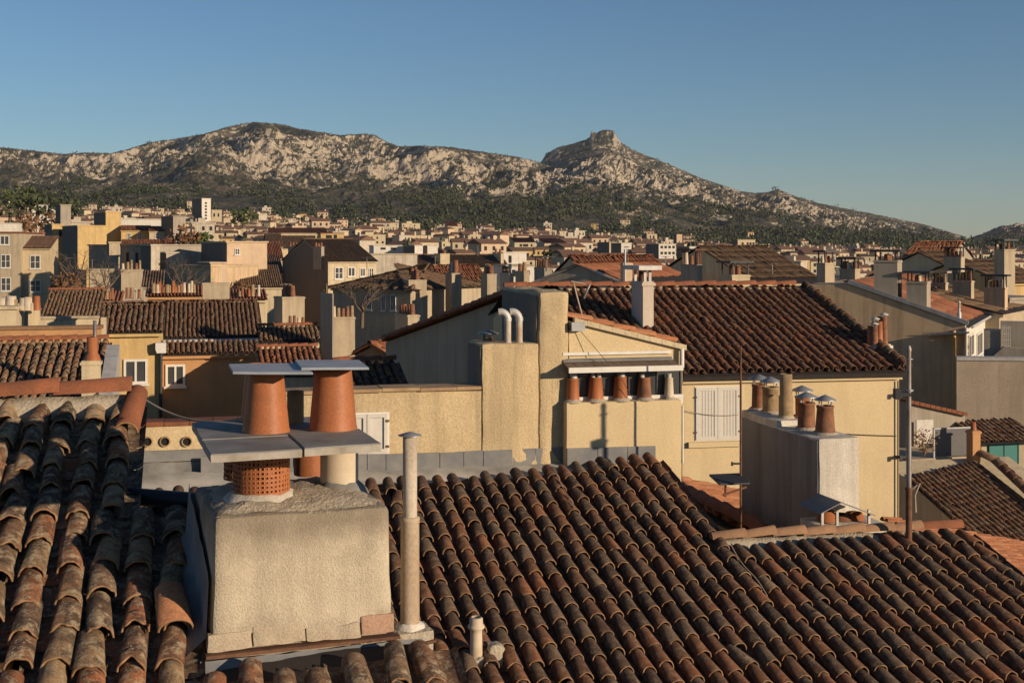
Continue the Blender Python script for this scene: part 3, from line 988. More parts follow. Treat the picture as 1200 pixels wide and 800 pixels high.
# cap plates on the tall pots
zc = (HY - 434) / F * (pb1.y - .05)
LC = Level(zc)
def capplate(a, b, c, d, z):
    pts = [LC.hit(*q) for q in (a, b, c, d)]
    for p in pts: p.z = z
    slab('cap_plate', subdiv(pts, 3), z, 0.014, chim, [M['capplate'], M['capplate']], 0.002)
capplate((273, 435.5), (367, 436), (347, 425.0), (268, 426.5), zc)
capplate((353, 434), (432.5, 433.5), (421, 424.5), (345.5, 424.5), zc + .016)

# perforated terracotta pot under the slab
def perforated(base, r, h, rows, ncol, parent):
    mb = MB()
    base = Vector(base)
    def pt(a, z, rr): return base + Vector((rr * math.cos(a), rr * math.sin(a), z))
    for j in range(rows):
        for i in range(ncol):
            a0, a1 = 2 * math.pi * i / ncol, 2 * math.pi * (i + 1) / ncol
            z0, z1 = h * (j + .0) / rows * .9 + .05 * h, h * (j + 1) / rows * .9 + .05 * h
            g = random.Random(i * 91 + j)
            k = 0.30 + g.uniform(-.07, .05)
            ai, bi = a0 + (a1 - a0) * k, a1 - (a1 - a0) * k
            zi, wi = z0 + (z1 - z0) * k, z1 - (z1 - z0) * k
            if g.random() < .06: ai = bi - (bi - ai) * .2
            o = [pt(a0, z0, r), pt(a1, z0, r), pt(a1, z1, r), pt(a0, z1, r)]
            q = [pt(ai, zi, r + .002), pt(bi, zi, r + .002), pt(bi, wi, r + .002), pt(ai, wi, r + .002)]
            w = [pt(ai, zi, r - .016), pt(bi, zi, r - .016), pt(bi, wi, r - .016), pt(ai, wi, r - .016)]
            fs = []
            for e in range(4):
                e2 = (e + 1) % 4
                fs += [(e, e2, 4 + e2, 4 + e), (4 + e, 4 + e2, 8 + e2, 8 + e)]
            mb.add(o + q + w, fs, 0)
    mb.lathe(base, [(r + .004, 0), (r + .004, .05 * h)], 40)
    mb.lathe(base, [(r, .95 * h), (r + .005, .96 * h), (r + .005, h)], 40)
    mb.lathe(base, [(r - .018, 0), (r - .018, h)], 24, 1)
    mb.disc(base, r, h, 30, 0)
    return mb.build('perforated_pot', [M['pot'], M['soot']], parent)
zb_ = C0.z + ht - 0.005
LB = Level(zb_)
q1 = LB.hit(301, 583)
kq = q1.y / F
q1 = q1 + Vector((0, .14, -0.02))
perforated(q1, 33 * kq, zs - .045 - q1.z, 11, 40, chim)
mb = MB()
n_ = 30
vs_ = []
for rr, z in ((.16, 0.035), (.185, 0.028), (.235, -.02), (.27, -.07)):
    for k in range(n_):
        t = 2 * math.pi * k / n_
        p = q1 + Vector((rr * math.cos(t), rr * math.sin(t), z))
        vs_.append(p + mnoise.noise_vector(p * 16) * .012)
mb.add(vs_, [(i * n_ + k, i * n_ + (k + 1) % n_, (i + 1) * n_ + (k + 1) % n_, (i + 1) * n_ + k) for i in range(3) for k in range(n_)], 0, True)
mb.build('mortar_collar', M['whitestack'], chim)
q2 = LB.hit(395, 570)
kq2 = q2.y / F
q2 = q2 + Vector((0, .10, -.02))
mb = MB()
hh = zs - .045 - q2.z
mb.lathe(q2, [(22.5 * kq2, 0), (22.5 * kq2, hh * .9), (22 * kq2, hh), (19 * kq2, hh), (19 * kq2, hh * .5)], 28)
mb.disc(q2, 19 * kq2, hh * .5, 28, 1)
tag(mb.build('flue_pot', [M['pot_white'], M['soot']], chim), 'whitewashed round pot below the right hand slab')
mb = MB()
vs_ = []
for rr, z in ((.10, 0.05), (.128, 0.03), (.165, -.02), (.19, -.06)):
    for k in range(n_):
        t = 2 * math.pi * k / n_
        p = q2 + Vector((rr * math.cos(t), rr * math.sin(t), z))
        vs_.append(p + mnoise.noise_vector(p * 20) * .014)
mb.add(vs_, [(i * n_ + k, i * n_ + (k + 1) % n_, (i + 1) * n_ + (k + 1) % n_, (i + 1) * n_ + k) for i in range(3) for k in range(n_)], 0, True)
mb.build('mortar_collar', M['cement'], chim)
# broken terracotta pot behind, and the hidden ones carrying the rear slabs
q3 = q1 + dirv * .50
perforated(q3, 31 * kq, zs - .045 - q3.z, 9, 34, chim)
q4 = q2 + dirv * .36 + Vector((-.10, 0, 0))
mb = MB()
g = random.Random(2)
vs_ = []
NN = 22
for j, z in enumerate((0, .06, .13, .2)):
    for k in range(NN):
        t = 2 * math.pi * k / NN
        zz = z if j < 3 else .12 + .10 * abs(math.sin(t * 1.7)) + g.uniform(0, .03)
        rr = .105 + g.uniform(-.006, .006)
        vs_.append(q4 + Vector((rr * math.cos(t), rr * math.sin(t), zz)))
mb.add(vs_, [(i * NN + k, i * NN + (k + 1) % NN, (i + 1) * NN + (k + 1) % NN, (i + 1) * NN + k) for i in range(3) for k in range(NN)], 0, True)
tag(mb.build('broken_pot', M['pot'], chim), 'broken red pot in the shade between the two front ones')

# ---------------------------------------------------------------- flue pipe and its cement foot
fb = P(482, 752, 7.46)
FP = Fr(fb, 20.0)
kf = fb.y / F
flue = empty('flue_pipe', fb, R(20), 'tall rust streaked metal flue pipe beside the big chimney, with a small pointed cap', 'pipe')
mb = MB()
zt = (HY - 512) / F * fb.y - fb.z; zm = (HY - 612) / F * fb.y - fb.z; z0 = (HY - 737) / F * fb.y - fb.z
base = fb + Vector((-.012, .05, 0))
mb.lathe(base, [(11.5 * kf, z0 - .05), (11.3 * kf, z0 + .03), (11.0 * kf, zm - .01), (11.8 * kf, zm), (11.8 * kf, zm + .02), (8.6 * kf, zm + .026)], 22)
mb.build('pipe_sleeve', M['rustpipe'], flue)
mb = MB()
mb.lathe(base, [(8.4 * kf, zm), (8.4 * kf, zt), (7.5 * kf, zt), (7.5 * kf, zt - .1)], 22)
mb.disc(base, 7.5 * kf, zt - .1, 22, 1)
mb.build('pipe_top', [stucco('rust_streaked_flue_top', (0.56, 0.48, 0.37), stain=(0.16, 0.08, 0.04), amt=0.5, streak=0.8, bscale=60, bstr=0.1, patch=4), M['soot']], flue)
mb = MB()
mb.lathe(base, [(14 * kf, zt + .002), (14 * kf, zt + .006), (.002, zt + .026)], 22)
mb.lathe(base, [(14 * kf, zt + .002), (.0, zt + .012)], 22)
mb.build('pipe_cap', M['zinc'], flue)
mb = MB()
vs_ = []
for rr, z in ((.060, z0 + .03), (.085, z0 + .012), (.10, z0 - .03)):
    for k in range(24):
        t = 2 * math.pi * k / 24
        p = base + Vector((rr * math.cos(t), rr * math.sin(t), z)); vs_.append(p + mnoise.noise_vector(p * 25) * .008)
mb.add(vs_, [(i * 24 + k, i * 24 + (k + 1) % 24, (i + 1) * 24 + (k + 1) % 24, (i + 1) * 24 + k) for i in range(2) for k in range(24)], 0, True)
mb.build('mortar_collar', M['whitestack'], flue)
mb = MB()
rough_block(mb, FP, -.105, .125, -.06, .16, -.22, z0 - .0, amp=.006, rad=.015, res=.03)
mb.build('cement_foot', M['mortar'], flue)
mb = MB()
mb.tube([FP.w(-.09, -.075, z0 - .085), FP.w(.13, -.07, z0 - .06)], .011, 8)
mb.build('iron_strap', M['rust'], flue)

# loose tile lying on the roof
lt = empty('roof_tile', PL.pt(*PL.hit(200, 738), 0.06), R(4), 'loose terracotta tile slipped askew beside the big chimney', 'tile')
mb = MB()
lp = Plane(PL.pt(*PL.hit(200, 720), 0.10), 21.0, 24.0)
tiles(mb, lp, [(0.0, -0.02, 0.31)], PITCH, 0.305, 0.098, 0.075, seg=14, jit=0, trough=False)
mb.build('barrel', [M['tile_orange'], M['rim']], lt)

# black pipe across the gap behind the near roof
pz = P(160, 583, 8.5)
mb = MB()
mb.tube([P(150, 581, 8.55), P(240, 588, 8.3)], .058, 14)
mb.tube([P(187, 585, 8.5), P(187, 640, 8.5)], .05, 12)
o = mb.build('drain_pipe', M['black_pipe'], None, loc=P(190, 586, 8.5))
tag(o, 'black plastic pipe lying across the gap left of the big chimney', 'pipe')

# ================================================================ lower house: the wide dark roof
PM = Plane(P(740, 600, 14.4), TH, 15.5)
low = empty('lower_house', (2.4, 13, GZ), R(TH), 'house with the wide dark barrel tiled roof filling the right foreground', 'house')
MP = 0.194
step = PM.hit(845, 628)
top1 = [PM.hit(x, y) for x, y in ((100, 584), (300, 576), (444, 567), (540, 562), (607, 558), (646, 553), (700, 546), (768, 536), (785, 538))]
top2 = [PM.hit(x, y) for x, y in ((845, 644), (930, 638), (1020, 631), (1110, 624))]
aR = PM.hit(1112, 614)[0] + .02
cols = []
a = top1[0][0]
aM0 = a
while a < aR:
    if a < step[0] - .05:
        b0 = float(np.interp(a, [p[0] for p in top1], [p[1] for p in top1]))
        near_step = step[0] - .05 - a
    else:
        b0 = float(np.interp(a, [p[0] for p in top2], [p[1] for p in top2])) + .06
    cols.append((a, b0, 6.6))
    a += MP
mb = MB()
tiles(mb, PM, cols, MP, 0.292, 0.073, 0.076, seg=10, jit=1.1, seed=9)
mb.build('roof_tiles', [M['tile_dark'], M['rim_dark']], low)
mb = MB()
b_l = min(c[1] for c in cols if c[0] < step[0])
for i in range(0, len(cols), 1):
    a, b0, b1 = cols[i]
    deck(mb, PM, a - MP / 2, a + MP / 2 - .0005, b0 + .02, b1)
mb.build('roof_deck', M['deck'], low)
mb = MB()
m0 = PM.pt(*PM.hit(836, 634), .045); m1 = PM.pt(*PM.hit(1078, 623), .045)
ridge_tiles(mb, m0, m1, .074, .34, 10, seed=8)
mb.build('ridge_cap', [M['ridge_pale'], M['rim']], low)
mb = MB()
ridge_tiles(mb, m1 + Vector((0, 0, .01)), PM.pt(aR - .0, PM.hit(1110, 620)[1] + .10, .06), .074, .36, 10, seed=12)
mb.build('corner_tile', [M['ridge'], M['rim']], low)
mb = MB()
bed(mb, m0 - Vector((0, 0, .05)), m1 - Vector((0, 0, .05)), .11, .16)
mb.build('mortar_bed', M['mortar'], low)
mb = MB()
wall_under(mb, PM, cols[0][0] - .1, step[0] - .16, max(p[1] for p in top1) + .35, 6.4)
wall_under(mb, PM, step[0] - .10, aR + .05, max(p[1] for p in top2) + .05, 6.4)
mb.build('wall', M['whitestack'], low)
# electric cable lying on the roof by the step
mb = MB()
pts = []
for i in range(9):
    t = i / 8
    pts.append(PM.pt(*PM.hit(856 + 42 * t, 645 + 60 * t + 3 * math.sin(6 * t)), .06))
mb.tube(pts, .008, 6)
tag(mb.build('cable', M['wire_pale'], None, loc=pts[0]), 'pale cable lying down the dark roof below the long grey chimney', 'cable')
mb = MB()
pts = [PM.pt(*PM.hit(648 + 24 * t, 556 + 50 * t + 2.5 * math.sin(5 * t)), .10) for t in [i / 8 for i in range(9)]]
mb.tube(pts, .006, 6)
tag(mb.build('cable', M['wire_pale'], None, loc=pts[0]), 'thin cable running down the dark roof from the wall under the five pots', 'cable')

# small white vent on the dark roof
vq = PM.hit(558, 775)
vb = PM.pt(*vq)
kv = vb.y / F
vent = empty('vent_pipe', vb, R(TH), 'short white vent pipe with a collar set in mortar on the dark roof', 'vent')
mb = MB()
zz = lambda y: (HY - y) / F * vb.y - vb.z
mb.lathe(vb, [(7.5 * kv, zz(772)), (7 * kv, zz(742)), (7 * kv, zz(737)), (10 * kv, zz(735)), (9.5 * kv, zz(732)), (7.8 * kv, zz(731)), (7.8 * kv, zz(724)), (5.5 * kv, zz(722)), (5.5 * kv, zz(728))], 18)
mb.disc(vb, 5.5 * kv, zz(728), 18, 1)
mb.build('pipe', [M['pot_white'], M['soot']], vent)
VF = Fr(vb, TH)
mb = MB()
rough_block(mb, VF, -.10, .10, -.10, .12, -.12, zz(768), amp=.022, rad=.03, res=.03, freq=14)
rough_block(mb, VF, .11, .24, -.05, .12, -.14, zz(757), amp=.026, rad=.03, res=.03, freq=14)
mb.build('mortar_lump', M['mortar'], vent)

# ================================================================ roughcast house behind the dark roof
cpt = PM.pt(*PM.hit(607, 550))
RF = Fr(Vector((cpt.x, cpt.y + .85, GZ)), TH)
rough_ = empty('roughcast_house', RF.O, R(TH), 'ochre roughcast house with a tall stepped wall, a brown canopy and five small pots', 'house')
h = lambda x, y, v=0.0: RF.hit(x, y, v)
zdeep = -8.0 - GZ
L0 = h(328, 458)[0]
mb = MB()
pA = [(L0, zdeep), (h(564, 458)[0], zdeep), h(564, 458), (L0, h(328, 458)[1] - .02)]
mb.prism(RF, pA, 0, .34)
xb = [h(564, 458)[0], h(631.5, 402)[0], h(667, 341)[0]]
z402, z341 = h(600, 402)[1], h(648, 341)[1]
mb2 = MB()
rough_block(mb2, RF, xb[0] + .001, xb[1], -.02, .8, z402 - 2.0, z402, amp=.010, rad=.03, res=.06, freq=5)
rough_block(mb2, RF, xb[1] - .001, xb[2], -.024, 1.95, z402 - 2.0, z341, amp=.014, rad=.05, res=.06, freq=5)
mb.v += []
mb.prism(RF, [(xb[0] + .002, zdeep), (xb[2], zdeep), (xb[2], z402 - 1.9), (xb[0] + .002, z402 - 1.9)], 0.0, .78)
mb.build('wall', M['roughcast'], rough_)
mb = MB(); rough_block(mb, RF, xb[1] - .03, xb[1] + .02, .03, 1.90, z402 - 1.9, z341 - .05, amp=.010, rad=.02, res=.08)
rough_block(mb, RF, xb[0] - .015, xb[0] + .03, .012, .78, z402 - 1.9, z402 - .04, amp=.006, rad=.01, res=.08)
mb.build('side_shade_coat', M['gable'], rough_)  # dark coat painting in the shade on the left faces of block and step
mb2.build('stepped_wall', M['roughcast'], rough_)
# smooth right part with the sloping top
R1 = h(800, 404)[0]
mb = MB()
mb.prism(RF, [(xb[2] + .003, zdeep), (R1, zdeep), (R1, h(800, 405)[1]), (xb[2] + .003, h(667, 376)[1])], .012, 1.7)
mb.build('rendered_wall', M['yellow'], rough_)
# tile coping along the slope
mb = MB()
sA, sB = h(672, 373), h(803, 405)
n_ = 9
for i in range(n_):
    t0, t1 = i / n_, (i + 1) / n_
    u0, u1 = sA[0] + (sB[0] - sA[0]) * t0, sA[0] + (sB[0] - sA[0]) * t1
    z0_, z1_ = sA[1] + (sB[1] - sA[1]) * t0, sA[1] + (sB[1] - sA[1]) * t1
    mb.prism(RF, [(u0 + .003, z0_ - .055), (u1, z1_ - .055), (u1, z1_ + .012), (u0 + .003, z0_ + .012)], -.05, .03, 0)
mb.build('edge_coping', M['cream'], rough_)
mb = MB()
dl = Vector((sB[0] - sA[0], 0, sB[1] - sA[1]))
slp = math.degrees(math.atan2(-dl.z, dl.x))
pc = Plane(RF.w(sA[0], .05, sA[1] + .01), TH + 90, slp)
ncol = 5
tiles(mb, pc, [(-.02 - .0 + i * .21 - 0.02, 0.0, dl.length - .02) for i in range(1, ncol + 2)], .21, .3, .088, .06, seg=8, seed=31)
mb.build('lean_to_tiles', [M['tile_orange'], M['rim']], rough_)
mb = MB()
mb.prism(RF, [(sA[0] + .06, sA[1] - .02), (sB[0] - .02, sB[1] - .02), (sB[0] - .02, sB[1] - .05), (sA[0] + .06, sA[1] - .05)], .04, 1.35)
mb.build('roof_board', M['deck'], rough_)
# coping on the low wall
mb = MB()
zt = h(450, 458)[1]
u = L0 - .02
g = random.Random(4)
while u < xb[0] - .02:
    w_ = min(g.uniform(.40, .48), xb[0] - .004 - u)
    dz = g.uniform(-.006, .006)
    mb.box(RF, u, u + w_ - .006, -.05, .40, zt - .008 + dz, zt + .032 + dz, 0)
    u += w_
mb.build('wall_coping', plain('tan_coping_tile', (0.40, 0.27, 0.14), c2=(0.26, 0.16, 0.09), sc=4), rough_)
# flashing and cement fillet at the foot of the wall
def fpts(x): return float(np.interp(x, [235, 480, 600, 660, 770, 800], [534, 531, 526.5, 523, 520, 519]))
mb = MB()
xs = [235, 300, 380, 430, 452, 480, 515, 543, 566, 600, 627, 660, 690, 720, 745, 768]
for x0, x1 in zip(xs[:-1], xs[1:]):
    a0, a1 = h(x0, fpts(x0)), h(x1, fpts(x1))
    lo = -.20
    mb.prism(RF, [(a0[0] + .004, a0[1] + lo - .02), (a1[0] - .004, a1[1] + lo - .02), (a1[0] - .004, a1[1] + g.uniform(-.008, .008)), (a0[0] + .004, a0[1] + g.uniform(-.008, .008))], -.022 - g.uniform(0, .006), -.004, 0)
mb.build('flashing', M['lead'], rough_)
mb = MB()
vs_, fs = [], []
nn = 70
for i in range(nn + 1):
    x = 165 + (774 - 165) * i / nn
    a0 = h(x, fpts(x))
    for (v, z) in ((-.010, -.195), (-.16, -.225), (-.55, -.36), (-.75, -.75)):
        p = RF.w(a0[0], v, a0[1] + z); vs_.append(p + mnoise.noise_vector(p * 6) * .022)
for i in range(nn):
    for j in range(3):
        fs.append((i * 4 + j, i * 4 + 4 + j, i * 4 + 5 + j, i * 4 + 1 + j))
mb.add(vs_, fs, 0, True)
mb.build('cement_fillet', plain('pale_cement_fillet', (0.42, 0.39, 0.33), c2=(0.24, 0.22, 0.19), sc=2.2, bstr=.5), rough_)

# shutters low on the left
def shutter_pair(name, fr, x0, y0, x1, y1, parent, v=-.0, slats=True, leaves=2):
    a, b = fr.hit(x0, y0, v), fr.hit(x1, y1, v)
    u0, u1, z1, z0 = a[0], b[0], a[1], b[1]
    lw = (u1 - u0) / leaves
    mbf = MB()
    e = .022
    mbf.box(fr, u0 - e, u1 + e, v - .012, v + .02, z0 - e, z0, 0); mbf.box(fr, u0 - e, u1 + e, v - .012, v + .02, z1, z1 + e, 0)
    mbf.box(fr, u0 - e, u0, v - .012, v + .02, z0, z1, 0); mbf.box(fr, u1, u1 + e, v - .012, v + .02, z0, z1, 0)
    win = mbf.build(name, M['white_paint'], parent)
    for k in range(leaves):
        m_ = MB()
        l0, l1 = u0 + lw * k + .004, u0 + lw * (k + 1) - .004
        st = min(.07, lw * .16)
        m_.box(fr, l0, l0 + st, v - .035, v, z0, z1, 0); m_.box(fr, l1 - st, l1, v - .035, v, z0, z1, 0)
        m_.box(fr, l0 + st, l1 - st, v - .035, v, z0, z0 + st, 0); m_.box(fr, l0 + st, l1 - st, v - .035, v, z1 - st, z1, 0)
        m_.box(fr, l0 + st, l1 - st, v - .012, v, z0 + st, z1 - st, 0)
        if slats:
            ns = 5
            for i in range(ns):
                w0 = l0 + st + (l1 - l0 - 2 * st) * (i + .08) / ns
                w1 = l0 + st + (l1 - l0 - 2 * st) * (i + .92) / ns
                m_.box(fr, w0, w1, v - .022, v - .012, z0 + st, z1 - st, 0)
        for hz in (z0 + (z1 - z0) * .15, z0 + (z1 - z0) * .82):
            hu = l0 if k == 0 else l1
            m_.box(fr, hu - .02, hu + .02, v - .045, v - .036, hz - .015, hz + .015, 1)
        m_.build('shutter', [M['shutter'], M['rust']], win)
    return win
shutter_pair('window', RF, 405, 486, 454, 529, rough_, v=-.004, slats=False)

# projecting box carrying the five pots
bv = -.20
c0, c1 = h(664, 472, bv), h(799, 472, bv)
br = empty  # (kept as part of the house)
mb = MB()
zb0 = h(730, 545, bv)[1]
rough_block(mb, RF, c0[0], c1[0], bv, 0.006, zb0 - .4, c0[1], amp=.003, rad=.012, res=.08)
brst = mb.build('chimney_breast', M['yellow'], rough_)
zp = c0[1]
mb = MB()
xs = [664, 700, 735, 768]
for x0, x1 in zip(xs[:-1], xs[1:]):
    a0, a1 = h(x0, fpts(x0) + 2, bv), h(x1, fpts(x1) + 2, bv)
    mb.prism(RF, [(a0[0] + .004, a0[1] - .22), (a1[0] - .004, a1[1] - .22), (a1[0] - .004, a1[1]), (a0[0] + .004, a0[1])], bv - .02, bv - .004)
mb.build('flashing', M['lead'], brst)
for i, (x, yb, yt, rb, rt, mt, liner) in enumerate([(671, 471.5, 443, 8.2, 6.8, 'pot', 1), (698, 470, 441, 9.5, 7.2, 'pot', 2), (727, 469, 440, 9, 7, 'pot', 1), (755, 468, 441, 8.8, 7, 'pot_old', 3), (784, 466.5, 441, 5.8, 4.6, 'pot_white', 4)]):
    uu = h(x, 470, bv + .11)[0]
    b_ = RF.w(uu, bv + .11, zp - .01)
    k = b_.y / F
    H_ = (yb - yt) * k
    mb = MB()
    mb.lathe(b_, [(rb * 1.1 * k, 0), (rb * k, .03), (rb * .97 * k, .06), (rt * k, H_ - .02), (rt * 1.05 * k, H_ - .015), (rt * 1.05 * k, H_), (rt * .8 * k, H_), (rt * .8 * k, H_ - .08)], 18, 0, .01)
    mb.disc(b_, rt * .8 * k, H_ - .08, 18, 1)
    pot = mb.build('chimney_pot', [M[mt], M['soot']], brst)
    mb = MB()
    if liner == 1:
        mb.lathe(b_ + Vector((.015, 0, 0)), [(4.2 * k, H_ - .06), (4.2 * k, H_ + 7 * k), (3.4 * k, H_ + 7 * k), (3.4 * k, H_)], 14)
    elif liner == 2:
        for du in (-.035, .04): mb.lathe(b_ + Vector((du, 0, 0)), [(2.6 * k, H_ - .06), (2.6 * k, H_ + 5 * k), (2 * k, H_ + 5 * k)], 12)
        mb.box(RF, uu - .09, uu + .09, bv + .03, bv + .2, zp + H_ + 5 * k, zp + H_ + 5 * k + .012)
    elif liner == 3:
        mb.lathe(b_ + Vector((-.03, 0, 0)), [(3 * k, H_ - .06), (3 * k, H_ + 6 * k), (2.4 * k, H_ + 6 * k)], 12)
    else:
        mb.lathe(b_, [(3 * k, H_ - .06), (3 * k, H_ + 5 * k), (2.4 * k, H_ + 5 * k)], 12)
    mb.build('flue_liner', M['zinc_pale'], brst)
    mb = MB()
    vs_ = []
    for rr, z in ((rb * k * .98, .045), (rb * k * 1.25, .02), (rb * k * 1.5, .004)):
        for kk in range(16):
            t = 2 * math.pi * kk / 16
            p = b_ + Vector((rr * math.cos(t), rr * math.sin(t), z)); vs_.append(p + mnoise.noise_vector(p * 20) * .008)
    mb.add(vs_, [(i_ * 16 + kk, i_ * 16 + (kk + 1) % 16, (i_ + 1) * 16 + (kk + 1) % 16, (i_ + 1) * 16 + kk) for i_ in range(2) for kk in range(16)], 0, True)
    mb.build('mortar_collar', M['mortar'], brst)
# dark glazed strip and white sill
a0, a1 = h(671, 434, -.003), h(799, 461, -.003)
mb = MB(); mb.box(RF, a0[0], a1[0] - .01, -.010, .010, a1[1], a0[1] + .02); win = mb.build('window', M['glass'], rough_)
for f_ in (0.0, .24, .5, .76, .98):
    uu = a0[0] + (a1[0] - a0[0]) * f_
    mb = MB(); mb.box(RF, uu, uu + .022, -.024, -.0105, a1[1], a0[1] + .02); mb.build('mullion', M['darkmetal'], win)
mb = MB()
mb.box(RF, a0[0] - .02, a1[0], -.06, -.0105, a1[1] - .045, a1[1] - .002)
mb.box(RF, a0[0] - .02, a1[0], -.045, -.0105, a1[1] - .12, a1[1] - .05)
mb.build('sill', M['white_paint'], win)
# canopy
ca0 = h(667, 415.5, 0.0); ca1 = h(789, 415.5, 0.0)
cf0 = h(667, 433, -.30); cf1 = h(799, 428, -.30)
cu0, cu1 = cf0[0], cf1[0]
zbk = ca0[1]; zfr = h(720, 431, -.30)[1] + .005
mb = MB()
npk = 12
for i in range(npk):
    u0 = cu0 + (cu1 - cu0) * i / npk; u1 = cu0 + (cu1 - cu0) * (i + 1) / npk - .006
    mb.prism_u(RF, [(-.29, zfr), (.0, zbk - .09), (.0, zbk - .105), (-.29, zfr - .015)], u0, u1)
can = mb.build('canopy', M['brown_planks'], rough_)
mb = MB(); mb.box(RF, cu0 - .01, cu1 + .01, -.33, -.292, zfr - .055, zfr + .012); mb.build('fascia', M['white_paint'], can)
mb = MB()
mb.prism_u(RF, [(-.05, zbk - .075), (-.012, zbk - .05), (-.012, zbk - .065), (-.05, zbk - .09)], cu0, cu1 - .03, 0)
mb.box(RF, cu0, cu1 - .04, -.03, .004, zbk - .008, zbk + .03, 1)
mb.build('lead_strip', [M['lead'], M['white_paint']], can)
# grey gutter head where the slope meets the tall wall
gp = h(676, 382, -.05)
mb = MB(); mb.box(RF, h(667, 380)[0] + .005, h(683, 380)[0], -.10, .011, gp[1] - .06, gp[1] + .05); mb.build('gutter_box', M['zinc'], rough_)
gw = h(797, 415, -.05)
mb = MB(); mb.tube([RF.w(R1 - .03, -.05, h(800, 408)[1]), RF.w(R1 - .03, -.05, h(800, 430)[1])], .03, 10); mb.build('downpipe', M['white_paint'], rough_)
mb = MB(); mb.tube([RF.w(c1[0] + .012, bv - .0, zp - .08), RF.w(c1[0] + .012, bv, zb0)], .012, 8); mb.build('conduit', M['white_paint'], rough_)
# bent vents on the low step
for i, x in enumerate((595.0, 608.5)):
    uu = h(x, 401, .09)[0]
    b_ = RF.w(uu, .09, z402 - .02)
    k = b_.y / F
    zt_ = (372 if i == 0 else 372)
    H_ = (401 - 372) * k
    r_ = 3.9 * k
    pts = [b_, b_ + Vector((0, 0, H_))]
    for q in range(1, 8):
        t = q / 7 * R(105)
        pts.append(b_ + Vector((-(1 - math.cos(t)) * 8.5 * k, 0, H_ + math.sin(t) * 9 * k)))
    vt = empty('vent_pipe', b_, 0, ('left' if i == 0 else 'right') + ' of the two bent grey vent pipes on the roughcast wall step', 'vent', 'bent vent pipes')
    mb = MB(); mb.tube(pts[:2], r_, 16); mb.build('upright', M['ventpaint'], vt)
    mb = MB(); mb.tube(pts[1:], r_ * 1.08, 16, caps=False); mb.tube([pts[1] - Vector((0, 0, .02)), pts[1] + Vector((0, 0, .025))], r_ * 1.16, 16); mb.build('elbow', M['zinc_pale'], vt)
    mb = MB(); mb.tube([b_, b_ + Vector((0, 0, .03))], [r_ * 1.4, r_ * 1.1], 14); mb.build('collar', M['ventpaint'], vt)
# small chimney outlet with pointed tin hat
uu = h(572, 401, .5)[0]; b_ = RF.w(uu, .5, z402 - .015); k = b_.y / F
co = empty('chimney_outlet', b_, 0, 'small outlet under a flat pointed tin hat on the step of the roughcast wall', 'chimney')
mb = MB(); mb.lathe(b_, [(5.5 * k, 0), (5 * k, 4 * k), (4 * k, 4.5 * k)], 14); mb.build('pot', M['pot_tan'], co)
mb = MB()
for dx, dy in ((-5, -3), (5, -3), (4, 3), (-4, 3)): mb.tube([b_ + Vector((dx * k, dy * k, 0)), b_ + Vector((dx * k, dy * k, 10 * k))], .006, 6)
mb.build('hat_legs', M['rust'], co)
mb = MB(); mb.lathe(b_, [(13 * k, 9.5 * k), (13 * k, 10 * k), (.001, 14.5 * k)], 4 * 5); mb.lathe(b_, [(13 * k, 9.5 * k), (.0, 11 * k)], 20); mb.build('tin_hat', M['zinc'], co)
# wires on the front
mb = MB(); mb.tube([RF.w(*(lambda q: (q[0], -.04, q[1]))(h(678, 385, -.04))), RF.w(*(lambda q: (q[0], -.25, q[1]))(h(729, 445, -.25))), RF.w(*(lambda q: (q[0], -.24, q[1]))(h(741, 466, -.24)))], .004, 5)
tag(mb.build('wire', M['wire'], None, loc=RF.w(xb[2], 0, 3)), 'thin dark wire slanting across the canopy of the roughcast house', 'wire')

# ---------------------------------------------------------------- low parapet with round tile openings, left
PF = Fr(P(172, 500, 15.2), TH)
par = empty('parapet_wall', (PF.O.x, PF.O.y, GZ), R(TH), 'low tan parapet with round tile openings and a red coping, left of the big chimney', 'wall')
mb = MB()
q0, q1_ = PF.hit(160, 500), PF.hit(318, 497)
zlo = PF.hit(200, 527)[1]
mb.box(PF, q0[0], q1_[0], 0, .26, zlo - 3.0, q0[1])
mb.build('wall', M['roughcast'], par)
mb = MB()
u = q0[0]; g = random.Random(6)
while u < q1_[0]:
    w_ = g.uniform(.27, .33); mb.box(PF, u, u + w_ - .008, -.035, .30, q0[1] + .002, q0[1] + .05 + g.uniform(-.006, .006)); u += w_
mb.build('coping', M['ridge'], par)
for x in (173, 193.5, 219):
    c_ = PF.hit(x, 517, -.0)
    mb = MB()
    cc = PF.w(c_[0], 0, c_[1])
    d_ = PF.v
    mb.tube([cc - d_ * .03, cc + d_ * .12], .062, 18, caps=False)
    mb.tube([cc + d_ * .12, cc - d_ * .03], .048, 18, caps=False)
    n_ = 18
    a_ = PF.u; b2 = Vector((0, 0, 1))
    vs_ = [cc - d_ * .03 + (a_ * math.cos(2 * math.pi * k / n_) + b2 * math.sin(2 * math.pi * k / n_)) * r_ for r_ in (.062, .048) for k in range(n_)]
    mb.add(vs_, [(k, (k + 1) % n_, n_ + (k + 1) % n_, n_ + k) for k in range(n_)], 0)
    vs_ = [cc - d_ * .004 + (a_ * math.cos(2 * math.pi * k / n_) + b2 * math.sin(2 * math.pi * k / n_)) * .048 for k in range(n_)]
    mb.add(vs_, [tuple(range(n_))], 1)
    mb.build('tile_opening', [M['pot_tan'], M['soot']], par)
mb = MB(); mb.box(PF, q0[0], q1_[0], -.045, -.003, zlo - .13, zlo); mb.build('flashing', M['lead'], par)
mb = MB(); rough_block(mb, PF, q0[0], q1_[0], -.06, -.002, zlo - 1.4, zlo - .135, amp=.012, rad=.02, res=.08); mb.build('cement_foot', M['cement'], par)
